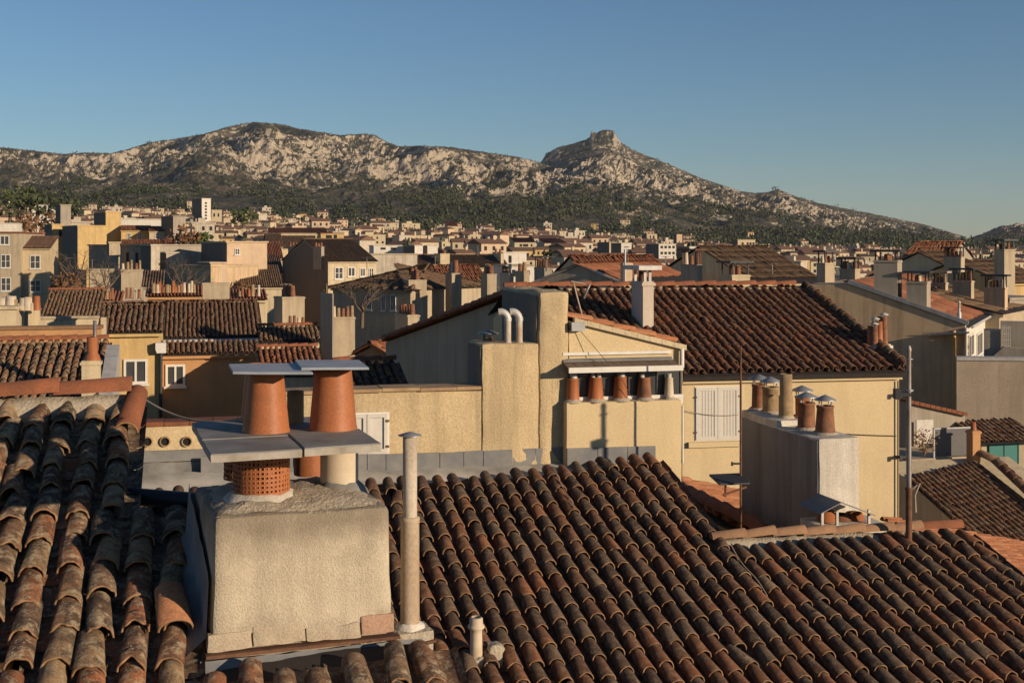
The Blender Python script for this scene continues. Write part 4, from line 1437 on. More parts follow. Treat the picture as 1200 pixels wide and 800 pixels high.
# ================================================================ builders for houses further off
def roof_plane(parent, name, pl, a0, a1, b0, b1, mat, lod=1, pitch=.21, seed=0, rim='rim_dark', bf=None, thick=.12):
    """tiles on a plane from b0 (ridge) to b1 (eave); bf(a) may shorten columns"""
    mb = MB()
    n_ = max(2, int(round((a1 - a0) / pitch)))
    cs = []
    for i in range(n_):
        a = a0 + (i + .5) * (a1 - a0) / n_
        t0, t1 = (b0, b1) if bf is None else bf(a)
        if t1 - t0 > .15: cs.append((a, t0, t1))
    if lod == 0: tiles(mb, pl, cs, pitch, .33, pitch * .38, pitch * .38, seg=8, jit=1.2, seed=seed)
    elif lod == 1: tiles(mb, pl, cs, pitch, .38, pitch * .37, pitch * .40, seg=5, jit=1.6, seed=seed)
    elif lod == 2: tiles(mb, pl, cs, pitch, 1.1, pitch * .42, pitch * .34, seg=4, jit=2.0, seed=seed, trough=False)
    if lod < 3:
        for a, t0, t1 in cs:
            w_ = (a1 - a0) / n_ / 2
            mb.add([pl.pt(a - w_, t0, -.01), pl.pt(a + w_, t0, -.01), pl.pt(a + w_, t1, -.01), pl.pt(a - w_, t1, -.01)], [(0, 1, 2, 3)], 2)
    if lod == 3:
        for i, (a, t0, t1) in enumerate(cs):
            w_ = (a1 - a0) / n_ / 2
            k = max(1, int((t1 - t0) / 1.4))
            for j in range(k):
                s0, s1 = t0 + (t1 - t0) * j / k, t0 + (t1 - t0) * (j + 1) / k
                mb.add([pl.pt(a - w_ * .9, s0, .0), pl.pt(a, s0, .09), pl.pt(a + w_ * .9, s0, 0), pl.pt(a - w_ * .9, s1, .02), pl.pt(a, s1, .11), pl.pt(a + w_ * .9, s1, .02)],
                       [(0, 1, 4, 3), (1, 2, 5, 4)], 0)
            mb.add([pl.pt(a - w_, t0, -.0), pl.pt(a + w_, t0, -.0), pl.pt(a + w_, t1, -.0), pl.pt(a - w_, t1, -.0)], [(0, 1, 2, 3)], 2)
    return mb.build(name, [M[mat], M[rim], M['deck']], parent)

def mini_pot(mb, b, r, h_, m=0, n=10):
    mb.lathe(b, [(r * 1.15, 0), (r, h_ * .1), (r * .82, h_), (r * .6, h_), (r * .6, h_ * .7)], n, m)
    mb.disc(b, r * .6, h_ * .7, n, 1)

def tin_hat(b, r, h_, parent, leg=.10, mat='zinc', n=16):
    mb = MB()
    for k in range(4):
        t = math.pi / 4 + k * math.pi / 2
        d_ = Vector((math.cos(t) * r * .55, math.sin(t) * r * .55, 0))
        mb.tube([b + d_ + Vector((0, 0, h_)), b + d_ * 1.25 + Vector((0, 0, h_ + leg))], .008, 5)
    mb.lathe(b, [(r, h_ + leg - .008), (r, h_ + leg), (r * .1, h_ + leg + r * .42), (.001, h_ + leg + r * .44)], n)
    mb.lathe(b, [(r, h_ + leg - .008), (.001, h_ + leg + .02)], n)
    return mb.build('tin_hat', M[mat], parent)

def chimney(parent, xs, x0, x1, yt, yb, Y, theta, mat='beige', pots=3, cap=None, ptype='pot_old', ph=.38, pr=.11, label=None, group=None, long='v', cat='chimney', ledge=True, extra=1.5):
    """front face x0..x1, left face xs..x0 in the photo, top row yt"""
    if xs < x0 - 2 and x0 < 600: theta = max(theta, math.degrees(math.atan((600 - x0) / F)) + 18)
    fr = Fr(P(x0, yt, Y), theta)
    w_ = fr.hit(x1, yt)[0]
    try:
        d_ = fr.side(xs, yt)[0]
    except ZeroDivisionError:
        d_ = .5
    if xs >= x0 - .5 or not (0.2 < d_ < 9): d_ = max(.4, min(w_, .7))
    zb_ = fr.hit(x0, yb)[1] - extra
    if label:
        root = empty('chimney_stack', fr.w(0, 0, zb_), fr.t, label, cat, group)
        par_ = root
    else:
        par_ = parent
    mb = MB()
    mb.box(fr, 0, w_, 0, d_, zb_, 0)
    if ledge and w_ > .25:
        e = .035
        mb.box(fr, -e, w_ + e, -e, d_ + e, -.10, -.03); 
    body = mb.build('chimney' if not label else 'chimney_body', M[mat], par_)
    sub = body if not label else root
    L_ = max(w_, d_)
    g = random.Random(int(x0 * 7 + yt))
    for i in range(pots):
        t = (i + .5) / pots
        u_, v_ = (w_ * t, d_ / 2) if w_ >= d_ else (w_ / 2, d_ * t)
        b_ = fr.w(u_, v_, 0)
        m_ = MB()
        r_ = min(pr, L_ / pots * .42, min(w_, d_) * .42)
        hh_ = ph * g.uniform(.75, 1.15)
        mini_pot(m_, b_, r_, hh_)
        m_.build('chimney_pot', [M[(ptype if ptype != 'pot' or g.random() < .45 else 'pot_old') if g.random() < .7 else g.choice(['pot_tan', 'pot_old', 'pot_white'])], M['soot']], sub)
    if cap:
        m_ = MB()
        hh_ = ph * 1.22
        o = .15
        for (u_, v_) in ((.04, .04), (w_ - .1, .04), (.04, d_ - .1), (w_ - .1, d_ - .1)):
            m_.box(fr, u_, u_ + .06, v_, v_ + .06, 0, hh_)
        m_.box(fr, -o, w_ + o, -o, d_ + o, hh_, hh_ + .10)
        m_.build('cap_slab', M[cap], sub)
    return (root if label else body), fr, w_, d_

def window(parent, fr, x0, y0, x1, y1, frame='white_paint', style='casement', v=0.0, sill=True, shutters=None):
    a, b = fr.hit(x0, y0, v), fr.hit(x1, y1, v)
    u0, u1, z1, z0 = a[0], b[0], a[1], b[1]
    if u1 - u0 < .1: return
    f_ = min(.09, (u1 - u0) * .12)
    mb = MB()
    if style == 'dark':
        mb.box(fr, u0, u1, v - .03, v + .02, z0, z1)
        return mb.build('window', M['dark'], parent)
    mb.box(fr, u0, u0 + f_, v - .07, v + .02, z0, z1); mb.box(fr, u1 - f_, u1, v - .07, v + .02, z0, z1)
    mb.box(fr, u0 + f_, u1 - f_, v - .07, v + .02, z0, z0 + f_); mb.box(fr, u0 + f_, u1 - f_, v - .07, v + .02, z1 - f_, z1)
    c_ = (u0 + u1) / 2
    mb.box(fr, c_ - f_ * .45, c_ + f_ * .45, v - .06, v + .01, z0 + f_, z1 - f_)
    if style == 'casement':
        zz_ = (z0 + z1) / 2
        mb.box(fr, u0 + f_, c_ - f_ * .45, v - .05, v + .01, zz_ - f_ * .25, zz_ + f_ * .25)
        mb.box(fr, c_ + f_ * .45, u1 - f_, v - .05, v + .01, zz_ - f_ * .25, zz_ + f_ * .25)
    w_ = mb.build('window', M[frame], parent)
    m_ = MB(); m_.box(fr, u0 + f_, u1 - f_, v - .025, v - .004, z0 + f_, z1 - f_); m_.build('pane', M['glass'], w_)
    if sill:
        m_ = MB(); m_.box(fr, u0 - .06, u1 + .06, v - .14, v + .02, z0 - .09, z0 - .003); m_.build('sill', M[frame], w_)
    if shutters:
        for (s0, s1) in ((u0 - (u1 - u0) * .52, u0 - .02), (u1 + .02, u1 + (u1 - u0) * .52)):
            m_ = MB(); m_.box(fr, s0, s1, v - .06, v - .003, z0, z1); m_.build('shutter', M[shutters], w_)
    return w_

def house(label, x0, x1, yt, Y, theta=14.0, depth=8.0, mat='cream', roof=('flat',), wins=(), xs=None, chims=(), cat='house', name='town_house', group=None, shade_mat=None, zb=None):
    if xs is not None and x0 < 600: theta = max(theta, math.degrees(math.atan((600 - x0) / F)) + (13 if (x0 - xs) < .8 * (x1 - x0) else 24))
    fr0 = Fr(P(x0, yt, Y), theta)
    zb = GZ if zb is None else zb
    if Y > 250: zb = float(ground_z(np.array([(x0 + x1) / 2.]), np.array([float(Y)]))[0]) - 3
    fr = Fr((fr0.O.x, fr0.O.y, zb), theta)
    w_ = fr.hit(x1, yt)[0]
    if xs is not None:
        d_ = fr.side(xs, yt)[0]
        if 0.4 < d_ < 40: depth = d_
    H_ = fr0.O.z - zb
    root = empty(name, fr.O, fr.t, label, cat, group)
    kind = roof[0]
    mb = MB()
    mb.box(fr, 0, w_, 0, depth, 0, H_)
    rf = None
    if kind == 'flat':
        mb.build('wall', M[mat], root)
        m_ = MB()
        e = .12 if len(roof) < 3 else roof[2]
        m_.box(fr, -e, w_ + e, -e, depth + e, H_ + .003, H_ + .16)
        rf = m_.build('roof', M[roof[1] if len(roof) > 1 else mat], root)
    elif kind in ('slope', 'shed'):
        sl, tm, lod = roof[1], roof[2], roof[3]
        ts = math.tan(R(sl))
        full = depth if kind == 'shed' else depth / 2
        rise = full * ts
        if kind == 'shed':
            mb.prism_u(fr, [(0, H_ + .001), (depth, H_ + rise), (depth, H_ + .001)], 0, w_)
        else:
            mb.prism_u(fr, [(0, H_ + .001), (depth / 2, H_ + rise), (depth, H_ + .001)], 0, w_)
        mb.build('wall', M[mat], root)
        pl = Plane(fr.w(0, 0, H_ + .08), theta, sl)
        rf = roof_plane(root, 'roof', pl, -.15, w_ + .15, -full / math.cos(R(sl)), .32, tm, lod, seed=int(x0))
        if kind == 'slope':
            pb = Plane(fr.w(w_, depth, H_ + .08), theta + 180, sl)
            roof_plane(root, 'rear_roof', pb, -.15, w_ + .15, -full / math.cos(R(sl)), .32, tm, max(lod, 2), seed=int(x0) + 1)
            m_ = MB(); ridge_tiles(m_, fr.w(-.15, depth / 2, H_ + rise + .10), fr.w(w_ + .15, depth / 2, H_ + rise + .10), .12, .45 if lod < 2 else 1.2, 6, seed=int(x0))
            m_.build('ridge_cap', [M[tm], M['rim_dark']], rf)
        m_ = MB(); m_.box(fr, -.10, w_ + .10, -.22, -.004, H_ - .16, H_ - .02); m_.build('cornice', M[mat], root)
    elif kind == 'hip':
        sl, tm, lod = roof[1], roof[2], roof[3]
        ts = math.tan(R(sl)); half = depth / 2
        rise = half * ts; cs_ = math.cos(R(sl))
        mb.build('wall', M[mat], root)
        e = .35
        pl = Plane(fr.w(0, 0, H_ + .05), theta, sl)
        bf = lambda a: (-min(half, max(0.0, a + e), max(0.0, w_ + e - a)) / cs_, e)
        rf = roof_plane(root, 'roof', pl, -e, w_ + e, 0, 0, tm, lod, bf=bf, seed=int(x0))
        pr_ = Plane(fr.w(w_, 0, H_ + .05), theta + 90, sl)
        bs = lambda a: (-min(half, max(0.0, a + e), max(0.0, depth + e - a)) / cs_, e)
        roof_plane(root, 'side_roof', pr_, -e, depth + e, 0, 0, tm, lod, bf=bs, seed=int(x0) + 3)
        plf = Plane(fr.w(0, depth, H_ + .05), theta - 90, sl)
        roof_plane(root, 'side_roof', plf, -e, depth + e, 0, 0, tm, lod, bf=bs, seed=int(x0) + 4)
        pb = Plane(fr.w(w_, depth, H_ + .05), theta + 180, sl)
        roof_plane(root, 'rear_roof', pb, -e, w_ + e, 0, 0, tm, max(lod, 2), bf=bf, seed=int(x0) + 5)
        m_ = MB()
        hz = H_ + .05 + rise
        A_, B_ = fr.w(half, half, hz + .06), fr.w(max(half + .1, w_ - half), half, hz + .06)
        ln = .45 if lod < 2 else 1.2
        if (A_ - B_).length > .3: ridge_tiles(m_, A_, B_, .12, ln, 6)
        ridge_tiles(m_, B_, fr.w(w_ + e, -e, H_ + .05 - e * ts + .08), .11, ln, 6)
        ridge_tiles(m_, A_, fr.w(-e, -e, H_ + .05 - e * ts + .08), .11, ln, 6)
        m_.build('ridge_cap', [M[tm], M['rim_dark']], rf)
        m_ = MB(); m_.box(fr, -.14, w_ + .14, -.14, -.004, H_ - .22, H_ - .03); m_.build('cornice', M[mat], root)
    elif kind == 'gable':                           # gable facing the viewer, ridge running back
        sl, tm, lod = roof[1], roof[2], roof[3]
        ts = math.tan(R(sl)); half = w_ / 2; rise = half * ts; cs_ = math.cos(R(sl))
        mb.prism(fr, [(0, H_ + .001), (w_, H_ + .001), (half, H_ + rise)], 0, depth)
        mb.build('wall', M[mat], root)
        pr_ = Plane(fr.w(w_, 0, H_ + .08), theta + 90, sl)
        rf = roof_plane(root, 'roof', pr_, -.12, depth + .12, -half / cs_, .3, tm, lod, seed=int(x0))
        plf = Plane(fr.w(0, depth, H_ + .08), theta - 90, sl)
        roof_plane(root, 'roof', plf, -.12, depth + .12, -half / cs_, .3, tm, lod, seed=int(x0) + 1)
        m_ = MB(); ridge_tiles(m_, fr.w(half, depth + .1, H_ + rise + .1), fr.w(half, -.12, H_ + rise + .1), .12, .45, 7); m_.build('ridge_cap', [M['ridge'], M['rim']], rf)
        m_ = MB()
        for s_, (ua, za, ub, zb2) in enumerate(((0 - .1, H_ - .04, half, H_ + rise), (half, H_ + rise, w_ + .1, H_ - .04))):
            m_.prism(fr, [(ua, za + .03), (ub, zb2 + .03), (ub, zb2 + .16), (ua, za + .16)], -.10, -.004)
        m_.build('verge', M[roof[4] if len(roof) > 4 else 'ridge'], root)
    if xs is not None or shade_mat:
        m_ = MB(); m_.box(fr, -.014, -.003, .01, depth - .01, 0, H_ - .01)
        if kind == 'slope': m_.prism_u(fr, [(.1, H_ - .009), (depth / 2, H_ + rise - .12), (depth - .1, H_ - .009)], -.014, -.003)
        m_.build('side_shade_coat', M[shade_mat or 'gable'], root)  # thin dark sheet puts the left face's shade into its colour
    for wn_ in wins:
        st = wn_[4] if len(wn_) > 4 else 'casement'
        sh = wn_[5] if len(wn_) > 5 else None
        window(root, fr, *wn_[:4], style=st, shutters=sh)
    for c_ in chims:
        c_ = dict(c_)
        chimney(rf if rf is not None else root, c_.pop('xs'), c_.pop('x0'), c_.pop('x1'), c_.pop('yt'), c_.pop('yb'), c_.pop('Y', Y + 1), c_.pop('theta', theta), **c_)
    return root, fr, w_, depth, H_, rf

def clutter(fr, u0, u1, v, z, n, parent, seed=0):
    """a row of odd chimney pots along a wall top"""
    g = random.Random(seed)
    for i in range(n):
        u = u0 + (u1 - u0) * (i + g.uniform(.2, .8)) / n
        m_ = MB(); mini_pot(m_, fr.w(u, v, z), g.uniform(.10, .16), g.uniform(.35, .8), 0, 8)
        m_.build('chimney_pot', [M[g.choice(['pot', 'pot_old', 'pot_old', 'pot_tan', 'pot_white'])], M['soot']], parent)

# ================================================================ yellow house with the big roof, right of centre
HT = 11.0
PH = Plane(P(800, 438, 27.0), HT, 17.0)
HF = Fr(Vector((PH.P0.x, PH.P0.y, GZ)), HT)
yh = empty('yellow_house', HF.O, R(HT), 'yellow rendered house with a broad brown tiled roof, closed cream shutters and a white chimney', 'house')
aHr = PH.hit(1058, 432)[0]
bR = PH.hit(800, 338.5)[1]
aHl = PH.hit(592, 340)[0]
mb = MB()
cs = []
a = aHr - .08
while a > aHl + .1:
    cs.append((a, bR + .10, .14)); a -= .2165
tiles(mb, PH, cs, .2165, .36, .079, .086, seg=8, jit=1.0, seed=21)
mb.build('roof_tiles', [tile_mat('brown_red_barrel_tile', [(0.19, 0.078, 0.042), (0.14, 0.068, 0.040), (0.24, 0.095, 0.047), (0.11, 0.062, 0.040), (0.21, 0.105, 0.060), (0.155, 0.085, 0.053)], (0.25, 0.19, 0.13), .4, .28), plain('dull_tile_edge', (0.22, 0.125, 0.07), var=.6, sc=9)], yh)
mb = MB(); deck(mb, PH, aHl + .05, aHr + .02, bR + .05, .10); mb.build('roof_deck', M['deck'], yh)
mb = MB(); ridge_tiles(mb, PH.pt(aHl, bR, .09), PH.pt(aHr - .25, bR, .09), .105, .55, 9, seed=2); mb.build('ridge_cap', [M['ridge'], M['rim']], yh)
mb = MB(); bed(mb, PH.pt(aHl, bR + .06, .03), PH.pt(aHr - .1, bR + .06, .03), .09, .15); mb.build('mortar_bed', M['cream'], yh)
mb = MB()
ridge_tiles(mb, PH.pt(aHr + .02, bR + .02, .10), PH.pt(aHr + .02, .12, .10), .105, .36, 9, seed=9); mb.build('verge_tiles', [M['tile_dark'], M['rim_dark']], yh)
# walls: front, right end, rear slope closed by a plain body
zw = PH.P0.z - GZ - .10
mb = MB()
dpt = -bR * math.cos(R(17)) * 2
u_l = aHl + .1; u_r = aHr - .06
ri = -bR * math.sin(R(17)) - .08
mb.prism_u(HF, [(.10, 0), (.10, zw), (dpt / 2, zw + ri), (dpt, zw), (dpt, 0)], u_l, u_r)
mb.build('wall', M['yellow'], yh)
mb = MB(); mb.prism_u(HF, [(-.02, zw - .11), (-.02, zw - .02), (.098, zw - .002), (.098, zw - .11)], HF.hit(800, 440)[0], u_r + .02); mb.build('cornice', M['yellow'], yh)
rp = Plane(HF.w(u_r, dpt, zw + .10), HT + 180, 17.0)
roof_plane(yh, 'rear_roof', rp, -.1, u_r - u_l + .1, bR + .1, .1, 'tile_mid', 2, seed=8)
shutter_pair('window', HF, 815, 454, 866, 514, yh, v=.10)
s0, s1 = HF.hit(806, 519, .10), HF.hit(868, 521, .10)
mb = MB(); mb.box(HF, s0[0], s1[0] + .02, .02, .098, s1[1] - .02, s0[1] + .02); mb.build('sill', M['yellow'], yh)
# corner pipes on the right edge
q = HF.hit(1053, 440, .02)[0]
mb = MB(); mb.tube([HF.w(q, .05, zw - .15), HF.w(q, .05, 0)], .014, 8); mb.build('conduit', M['wire'], yh)
q = HF.hit(1057.5, 440, .02)[0]
for yy in (462, 535):
    zc_ = HF.hit(1052, yy, .02)[1]
    mb = MB(); mb.box(HF, q - .14, q + .06, -.06, .095, zc_ - .02, zc_ + .02); mb.box(HF, q - .12, q - .06, -.10, -.06, zc_ - .05, zc_ + .05); mb.build('bracket', M['darkmetal'], yh)
# white chimney on the roof slope
cb_ = PH.hit(752, 386)
cY = PH.pt(*cb_)
wc, cfr, cw_, cd_ = chimney(yh, 740, 753.5, 766, 330, 388, cY.y + .0, HT + 3, 'pink', pots=1, cap='zinc_pale', ptype='pot', ph=.22, pr=.1)
wc.data.materials[0] = stucco('white_pink_render', (0.60, 0.50, 0.40), amt=.3, streak=.25)

# aerial on the ridge
ab = PH.pt(*PH.hit(682, 372), .05)
ant = empty('television_aerial', ab, 0, 'small bent aerial bracket standing on the brown roof beside the tall roughcast wall', 'aerial')
k = ab.y / F
def rel(dx, dy): return ab + Vector((dx * k, 0, -dy * k))
mb = MB()
mb.tube([rel(0, 0), rel(-6, -22), rel(-10, -38)], .018, 8)
mb.tube([rel(-13, -40), rel(4, -37), rel(6, -38)], .016, 8)
mb.build('mast', M['rustpipe'], ant)
mb = MB()
mb.tube([rel(2, -20), rel(6, -30), rel(9, -36), rel(6, -37)], .03, 8)
mb.build('bracket', M['polemetal'], ant)

# ================================================================ long grey chimney stack with a row of pots
KF = Fr(P(960, 514, 15.6), TH)
kw = KF.hit(1008, 514)[0]; kd = KF.side(868, 488)[0]
ks_ = empty('chimney_stack', KF.w(0, 0, -4), KF.t, 'long weathered chimney stack with a row of capped clay pots, right of centre', 'chimney')
mb = MB()
rough_block(mb, KF, 0, kw, 0, kd * .52, -3.0, 0, amp=.008, rad=.025, res=.07, freq=5)
rough_block(mb, KF, .004, kw - .004, kd * .52 - .02, kd, -3.0, .075, amp=.008, rad=.025, res=.07, freq=5)
mb.build('chimney_body', M['whitestack'], ks_)
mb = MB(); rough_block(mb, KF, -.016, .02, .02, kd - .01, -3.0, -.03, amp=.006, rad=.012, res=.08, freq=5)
tag(mb.build('side_shade_coat', stucco('soot_streaks_and_shade', (0.30, 0.275, 0.26), amt=.6, streak=.8, patch=1.5), ks_), 'soot streaked long side with shade painted in')  # soot streaks, over a dark base colour that paints in this side's shade
def kv_for(x, u, z):
    lo, hi = -0.2, kd
    for _ in range(40):
        mid_ = (lo + hi) / 2
        p = KF.w(u, mid_, z)
        if 600 + p.x / p.y * F > x: lo = mid_
        else: hi = mid_
    return lo
for (x, wb, wt, hpx, mt, hat, uo) in ((967, 13.5, 9.5, 34, 'pot_old', 1, .5), (945, 12, 9.5, 32, 'pot_old', 1, .45), (940, 9, 8, 26, 'pot', 1, .85), (921, 8.5, 7.3, 52, 'pot_tan', 0, .45), (903, 11, 9.5, 31, 'pot_tan', 1, .5), (889, 10, 8, 30, 'pot_old', 1, .5)):
    v_ = kv_for(x, kw * uo, 0)
    zt_ = .0 if v_ < kd * .52 else .07
    b_ = KF.w(kw * uo, v_, zt_ - .01); k = b_.y / F
    mb = MB()
    h_ = hpx * k
    prof = [(wb * k, 0), (wb * .95 * k, .03), (wb * .86 * k, .05), (wt * 1.0 * k, h_ * .9), (wt * 1.08 * k, h_ * .92), (wt * 1.08 * k, h_), (wt * .8 * k, h_), (wt * .8 * k, h_ * .7)]
    if not hat: prof = [(wb * k, 0), (wb * k, h_ * .5), (wt * k, h_ * .52), (wt * k, h_), (wt * .8 * k, h_), (wt * .8 * k, h_ * .8)]
    mb.lathe(b_, prof, 20, 0, .012)
    mb.disc(b_, wt * .8 * k, h_ * .8, 18, 1)
    pt_ = mb.build('chimney_pot', [M[mt], M['soot']], ks_)
    if hat: tin_hat(b_, 13 * k, h_ - .01, pt_, leg=.085)
    mb = MB()
    vs_ = []
    for rr, z in ((wb * k * .98, .04), (wb * k * 1.2, .015), (wb * k * 1.35, -.004)):
        for kk in range(16):
            t = 2 * math.pi * kk / 16
            p = b_ + Vector((rr * math.cos(t), rr * math.sin(t), z)); vs_.append(p + mnoise.noise_vector(p * 20) * .008)
    mb.add(vs_, [(i_ * 16 + kk, i_ * 16 + (kk + 1) % 16, (i_ + 1) * 16 + (kk + 1) % 16, (i_ + 1) * 16 + kk) for i_ in range(2) for kk in range(16)], 0, True)
    mb.build('mortar_collar', M['mortar'], ks_)
# rusty rod at the rear corner of the stack, board and bracket on its far side
rp_ = P(868, 650, 15.5)
zz2 = (HY - 405) / F * rp_.y
mb = MB(); mb.tube([rp_, Vector((rp_.x, rp_.y, (HY - 470) / F * rp_.y)), Vector((rp_.x, rp_.y, zz2))], [.014, .014, .010], 8)
tag(mb.build('rod', M['rust'], None, loc=rp_), 'thin rusty rod rising beside the shaded left side of the long chimney stack', 'pole')
bd = P(852, 566, 15.45)
BF = Fr(bd, TH)
bo = empty('sheet_board', bd, R(TH), 'dark sheet on a bracket sticking out beside the long chimney stack', 'board')
mb = MB(); mb.prism_u(BF, [(-.22, .02), (.10, .08), (.10, .10), (-.22, .04)], -.19, .20); mb.build('sheet', M['darkmetal'], bo)
mb = MB(); mb.tube([BF.w(-.05, 0, -.14), BF.w(.26, .02, -.06)], .016, 6); mb.tube([BF.w(-.02, 0, -.16), BF.w(-.02, 0, .04)], .014, 6); mb.build('bracket', M['rust'], bo)
mb = MB(); q0 = P(858, 543, 15.5); mb.tube([q0, P(868, 543, 15.5)], .013, 6); mb.tube([P(858, 541, 15.5), P(858, 545.5, 15.5)], .014, 6)
tag(mb.build('iron_hook', M['darkmetal'], None, loc=q0), 'little black iron hook on the shaded side of the long chimney stack', 'hook')

# low chimney with tent-like plates behind the ridge
sm = empty('chimney_stack', P(997, 640, 15.1), R(TH), 'low chimney with tented metal plates over red pots, just behind the dark roof ridge', 'chimney')
SF = Fr(P(960, 615, 15.0), TH)
sw = SF.hit(1036, 615)[0]
mb = MB(); rough_block(mb, SF, 0, sw, 0, .5, -1.4, -.01, amp=.006, rad=.02, res=.08); mb.build('chimney_body', M['whitestack'], sm)
for f_, mt, hh_ in ((.26, 'pot', .10), (.70, 'pot', .06), (.50, 'pot_old', .05)):
    mb = MB(); mini_pot(mb, SF.w(sw * f_, .25, -.01), .12, hh_ + .02, 0, 16); mb.build('chimney_pot', [M[mt], M['soot']], sm)
mb = MB()
zA, zB, zC_ = SF.hit(961, 601)[1], SF.hit(982, 588)[1], SF.hit(1020, 603)[1]
uA, uB, uC = 0.0, SF.hit(982, 588)[0], SF.hit(1022, 603)[0]
mb.prism(SF, [(uA - .03, zA), (uB, zB), (uB, zB + .012), (uA - .03, zA + .012)], -.08, .50)
mb.prism(SF, [(uB + .002, zB), (uC, zC_), (uC, zC_ + .012), (uB + .002, zB + .012)], -.08, .50)
mb.build('cap_plate', M['lead'], sm)
mb = MB()
for u_ in (.03, uB - .02, uC - .05): mb.box(SF, u_, u_ + .03, .0, .03, -.02, SF.hit(980, 596)[1] - .03)
mb.build('cap_legs', M['zinc_pale'], sm)

# tall mast at the corner of the dark roof
mp = P(1065, 620, 14.05)
mast = empty('mast', mp, 0, 'tall grey metal mast standing at the right end of the dark roof ridge', 'pole')
k = mp.y / F
zr = lambda y: (HY - y) / F * mp.y
xy = lambda y: Vector((mp.x, mp.y, zr(y)))
mb = MB(); mb.tube([xy(572), xy(500), xy(412)], [3.1 * k, 3.0 * k, 2.8 * k], 14); mb.tube([xy(412), xy(409), xy(405)], [3.2 * k, 3.4 * k, 2 * k], 12); mb.build('pole', M['polemetal'], mast)
mb = MB(); mb.tube([xy(640), xy(572)], 3.7 * k, 14); mb.tube([xy(574), xy(571)], 4.6 * k, 12); mb.build('lower_pole', M['rust'], mast)
mb = MB(); mb.box(Fr(xy(462), 0), -.14, .02, -.03, .03, -.02, .02); mb.box(Fr(xy(462), 0), -.16, -.10, -.05, .05, -.05, .06); mb.build('clamp', M['darkmetal'], mast)
mb = MB(); mb.tube([xy(458), xy(456)], 5.5 * k, 12); mb.tube([xy(421), xy(420)], 5 * k, 12); mb.build('ring', M['zinc'], mast)
mb = MB(); mb.tube([P(1070, 572, 14.3), P(1078, 566, 14.3), P(1072, 580, 14.3), P(1073, 600, 14.3)], .012, 6); mb.build('loose_wire', M['wire_pale'], mast)

# pots behind the right verge of the yellow roof
pst, pfr, pw_, pd_ = chimney(None, 1013, 1026, 1044, 404, 430, 29.0, 30, 'whitestack', pots=0, label='small chimney crowded with slim pots behind the right verge of the brown roof')
g = random.Random(12)
for i in range(6):
    b_ = pfr.w(.05 + (pw_ - .1) * (i % 3) / 2, .08 + (pd_ - .1) * i / 6, 0)
    m_ = MB(); mini_pot(m_, b_, .085, .42 + .1 * (i % 3), 0, 12)
    pt_ = m_.build('chimney_pot', [M['pot' if i % 2 else 'pot_old'], M['soot']], pst)
    if i % 2 == 0: tin_hat(b_, .11, .42 + .1 * (i % 3), pt_, .05, 'zinc_pale', 10)

# ---------------------------------------------------------------- lower orange roofs either side of the long stack
def lone_roof(label, pl, a0, a1, b0, b1, mat, lod, name='low_house', wallmat='cream', seed=1, cat='house', ridge=True, bf=None):
    o = pl.pt((a0 + a1) / 2, b1)
    root = empty(name, (o.x, o.y, GZ), R(pl.theta), label, cat)
    rf = roof_plane(root, 'roof', pl, a0, a1, b0, b1, mat, lod, seed=seed, bf=bf)
    mb = MB(); wall_under(mb, pl, a0 + .1, a1 - .1, b0 + .05, b1 - .15); mb.build('wall', M[wallmat], root)
    if ridge:
        mb = MB(); ridge_tiles(mb, pl.pt(a0, b0, .08), pl.pt(a1, b0, .08), .11, .42, 8, seed=seed); mb.build('ridge_cap', [M['ridge'], M['rim']], rf)
    return root, rf
p1_ = Plane(P(835, 575, 21.0), 104, 14)
lone_roof('small orange tiled roof tucked between the yellow house and the long chimney stack', p1_, -4.6, .5, -1.3, 2.0, 'tile_orange', 0, seed=41)
p2_ = Plane(P(1130, 632, 24.0), 104, 12)
lone_roof('sunlit orange tiled roof at the right edge behind the dark roof', p2_, -7.0, .9, -1.2, 6.0, 'tile_orange', 0, seed=42, ridge=False)

# shaded roof, terrace and teal door at the right
p3 = Plane(P(1130, 555, 46.0), TH, 17)
a0_, a1_ = p3.hit(1062, 560)[0], p3.hit(1225, 560)[0]
t3 = [p3.hit(x, y) for x, y in ((1060, 560), (1152, 541), (1168, 548), (1225, 605))]
def bf3(a): return float(np.interp(a, [q[0] for q in t3], [q[1] for q in t3])), 6.5
sr, srf = lone_roof('low brown roof half in shade below the terrace with the grey mesh screen', p3, a0_, a1_, -1.5, 6.5, 'tile_mid', 1, seed=43, ridge=False, bf=bf3)
mb = MB()
for (A_, B_) in (((1148, 540), (1166, 549)), ((1166, 549), (1226, 606))):
    ridge_tiles(mb, p3.pt(*p3.hit(*A_), .25), p3.pt(*p3.hit(*B_), .25), .2, .5, 8)
mb.build('edge_tiles', [M['tile_mid'], M['rim_dark']], srf)
TF = Fr(P(1068, 548, 47.5), TH)
ter = empty('roof_terrace', (TF.O.x, TF.O.y, GZ), R(TH), 'little roof terrace with a grey mesh screen and white sheeting, left of the teal door', 'terrace')
t_u = lambda x, y=540, v=0: TF.hit(x, y, v)
mb = MB(); e_ = t_u(1143, 540); mb.prism(TF, [(0, -9), (e_[0], -9), (e_[0], t_u(1143, 534)[1]), (0, t_u(1070, 538)[1])], 0, 2.6); mb.build('terrace_wall', M['beige'], ter)
a_, b_ = t_u(1095, 503), t_u(1138.5, 533)
mb = MB(); mb.box(TF, a_[0], b_[0], .02, .05, b_[1], a_[1]); scr = mb.build('mesh_screen', M['mesh'], ter)
mb = MB()
for u_ in (a_[0] - .03, b_[0]): mb.box(TF, u_, u_ + .05, 0, .07, b_[1] - .1, a_[1] + .06)
mb.box(TF, a_[0], b_[0], 0, .06, a_[1], a_[1] + .05); mb.build('screen_frame', M['zinc'], scr)
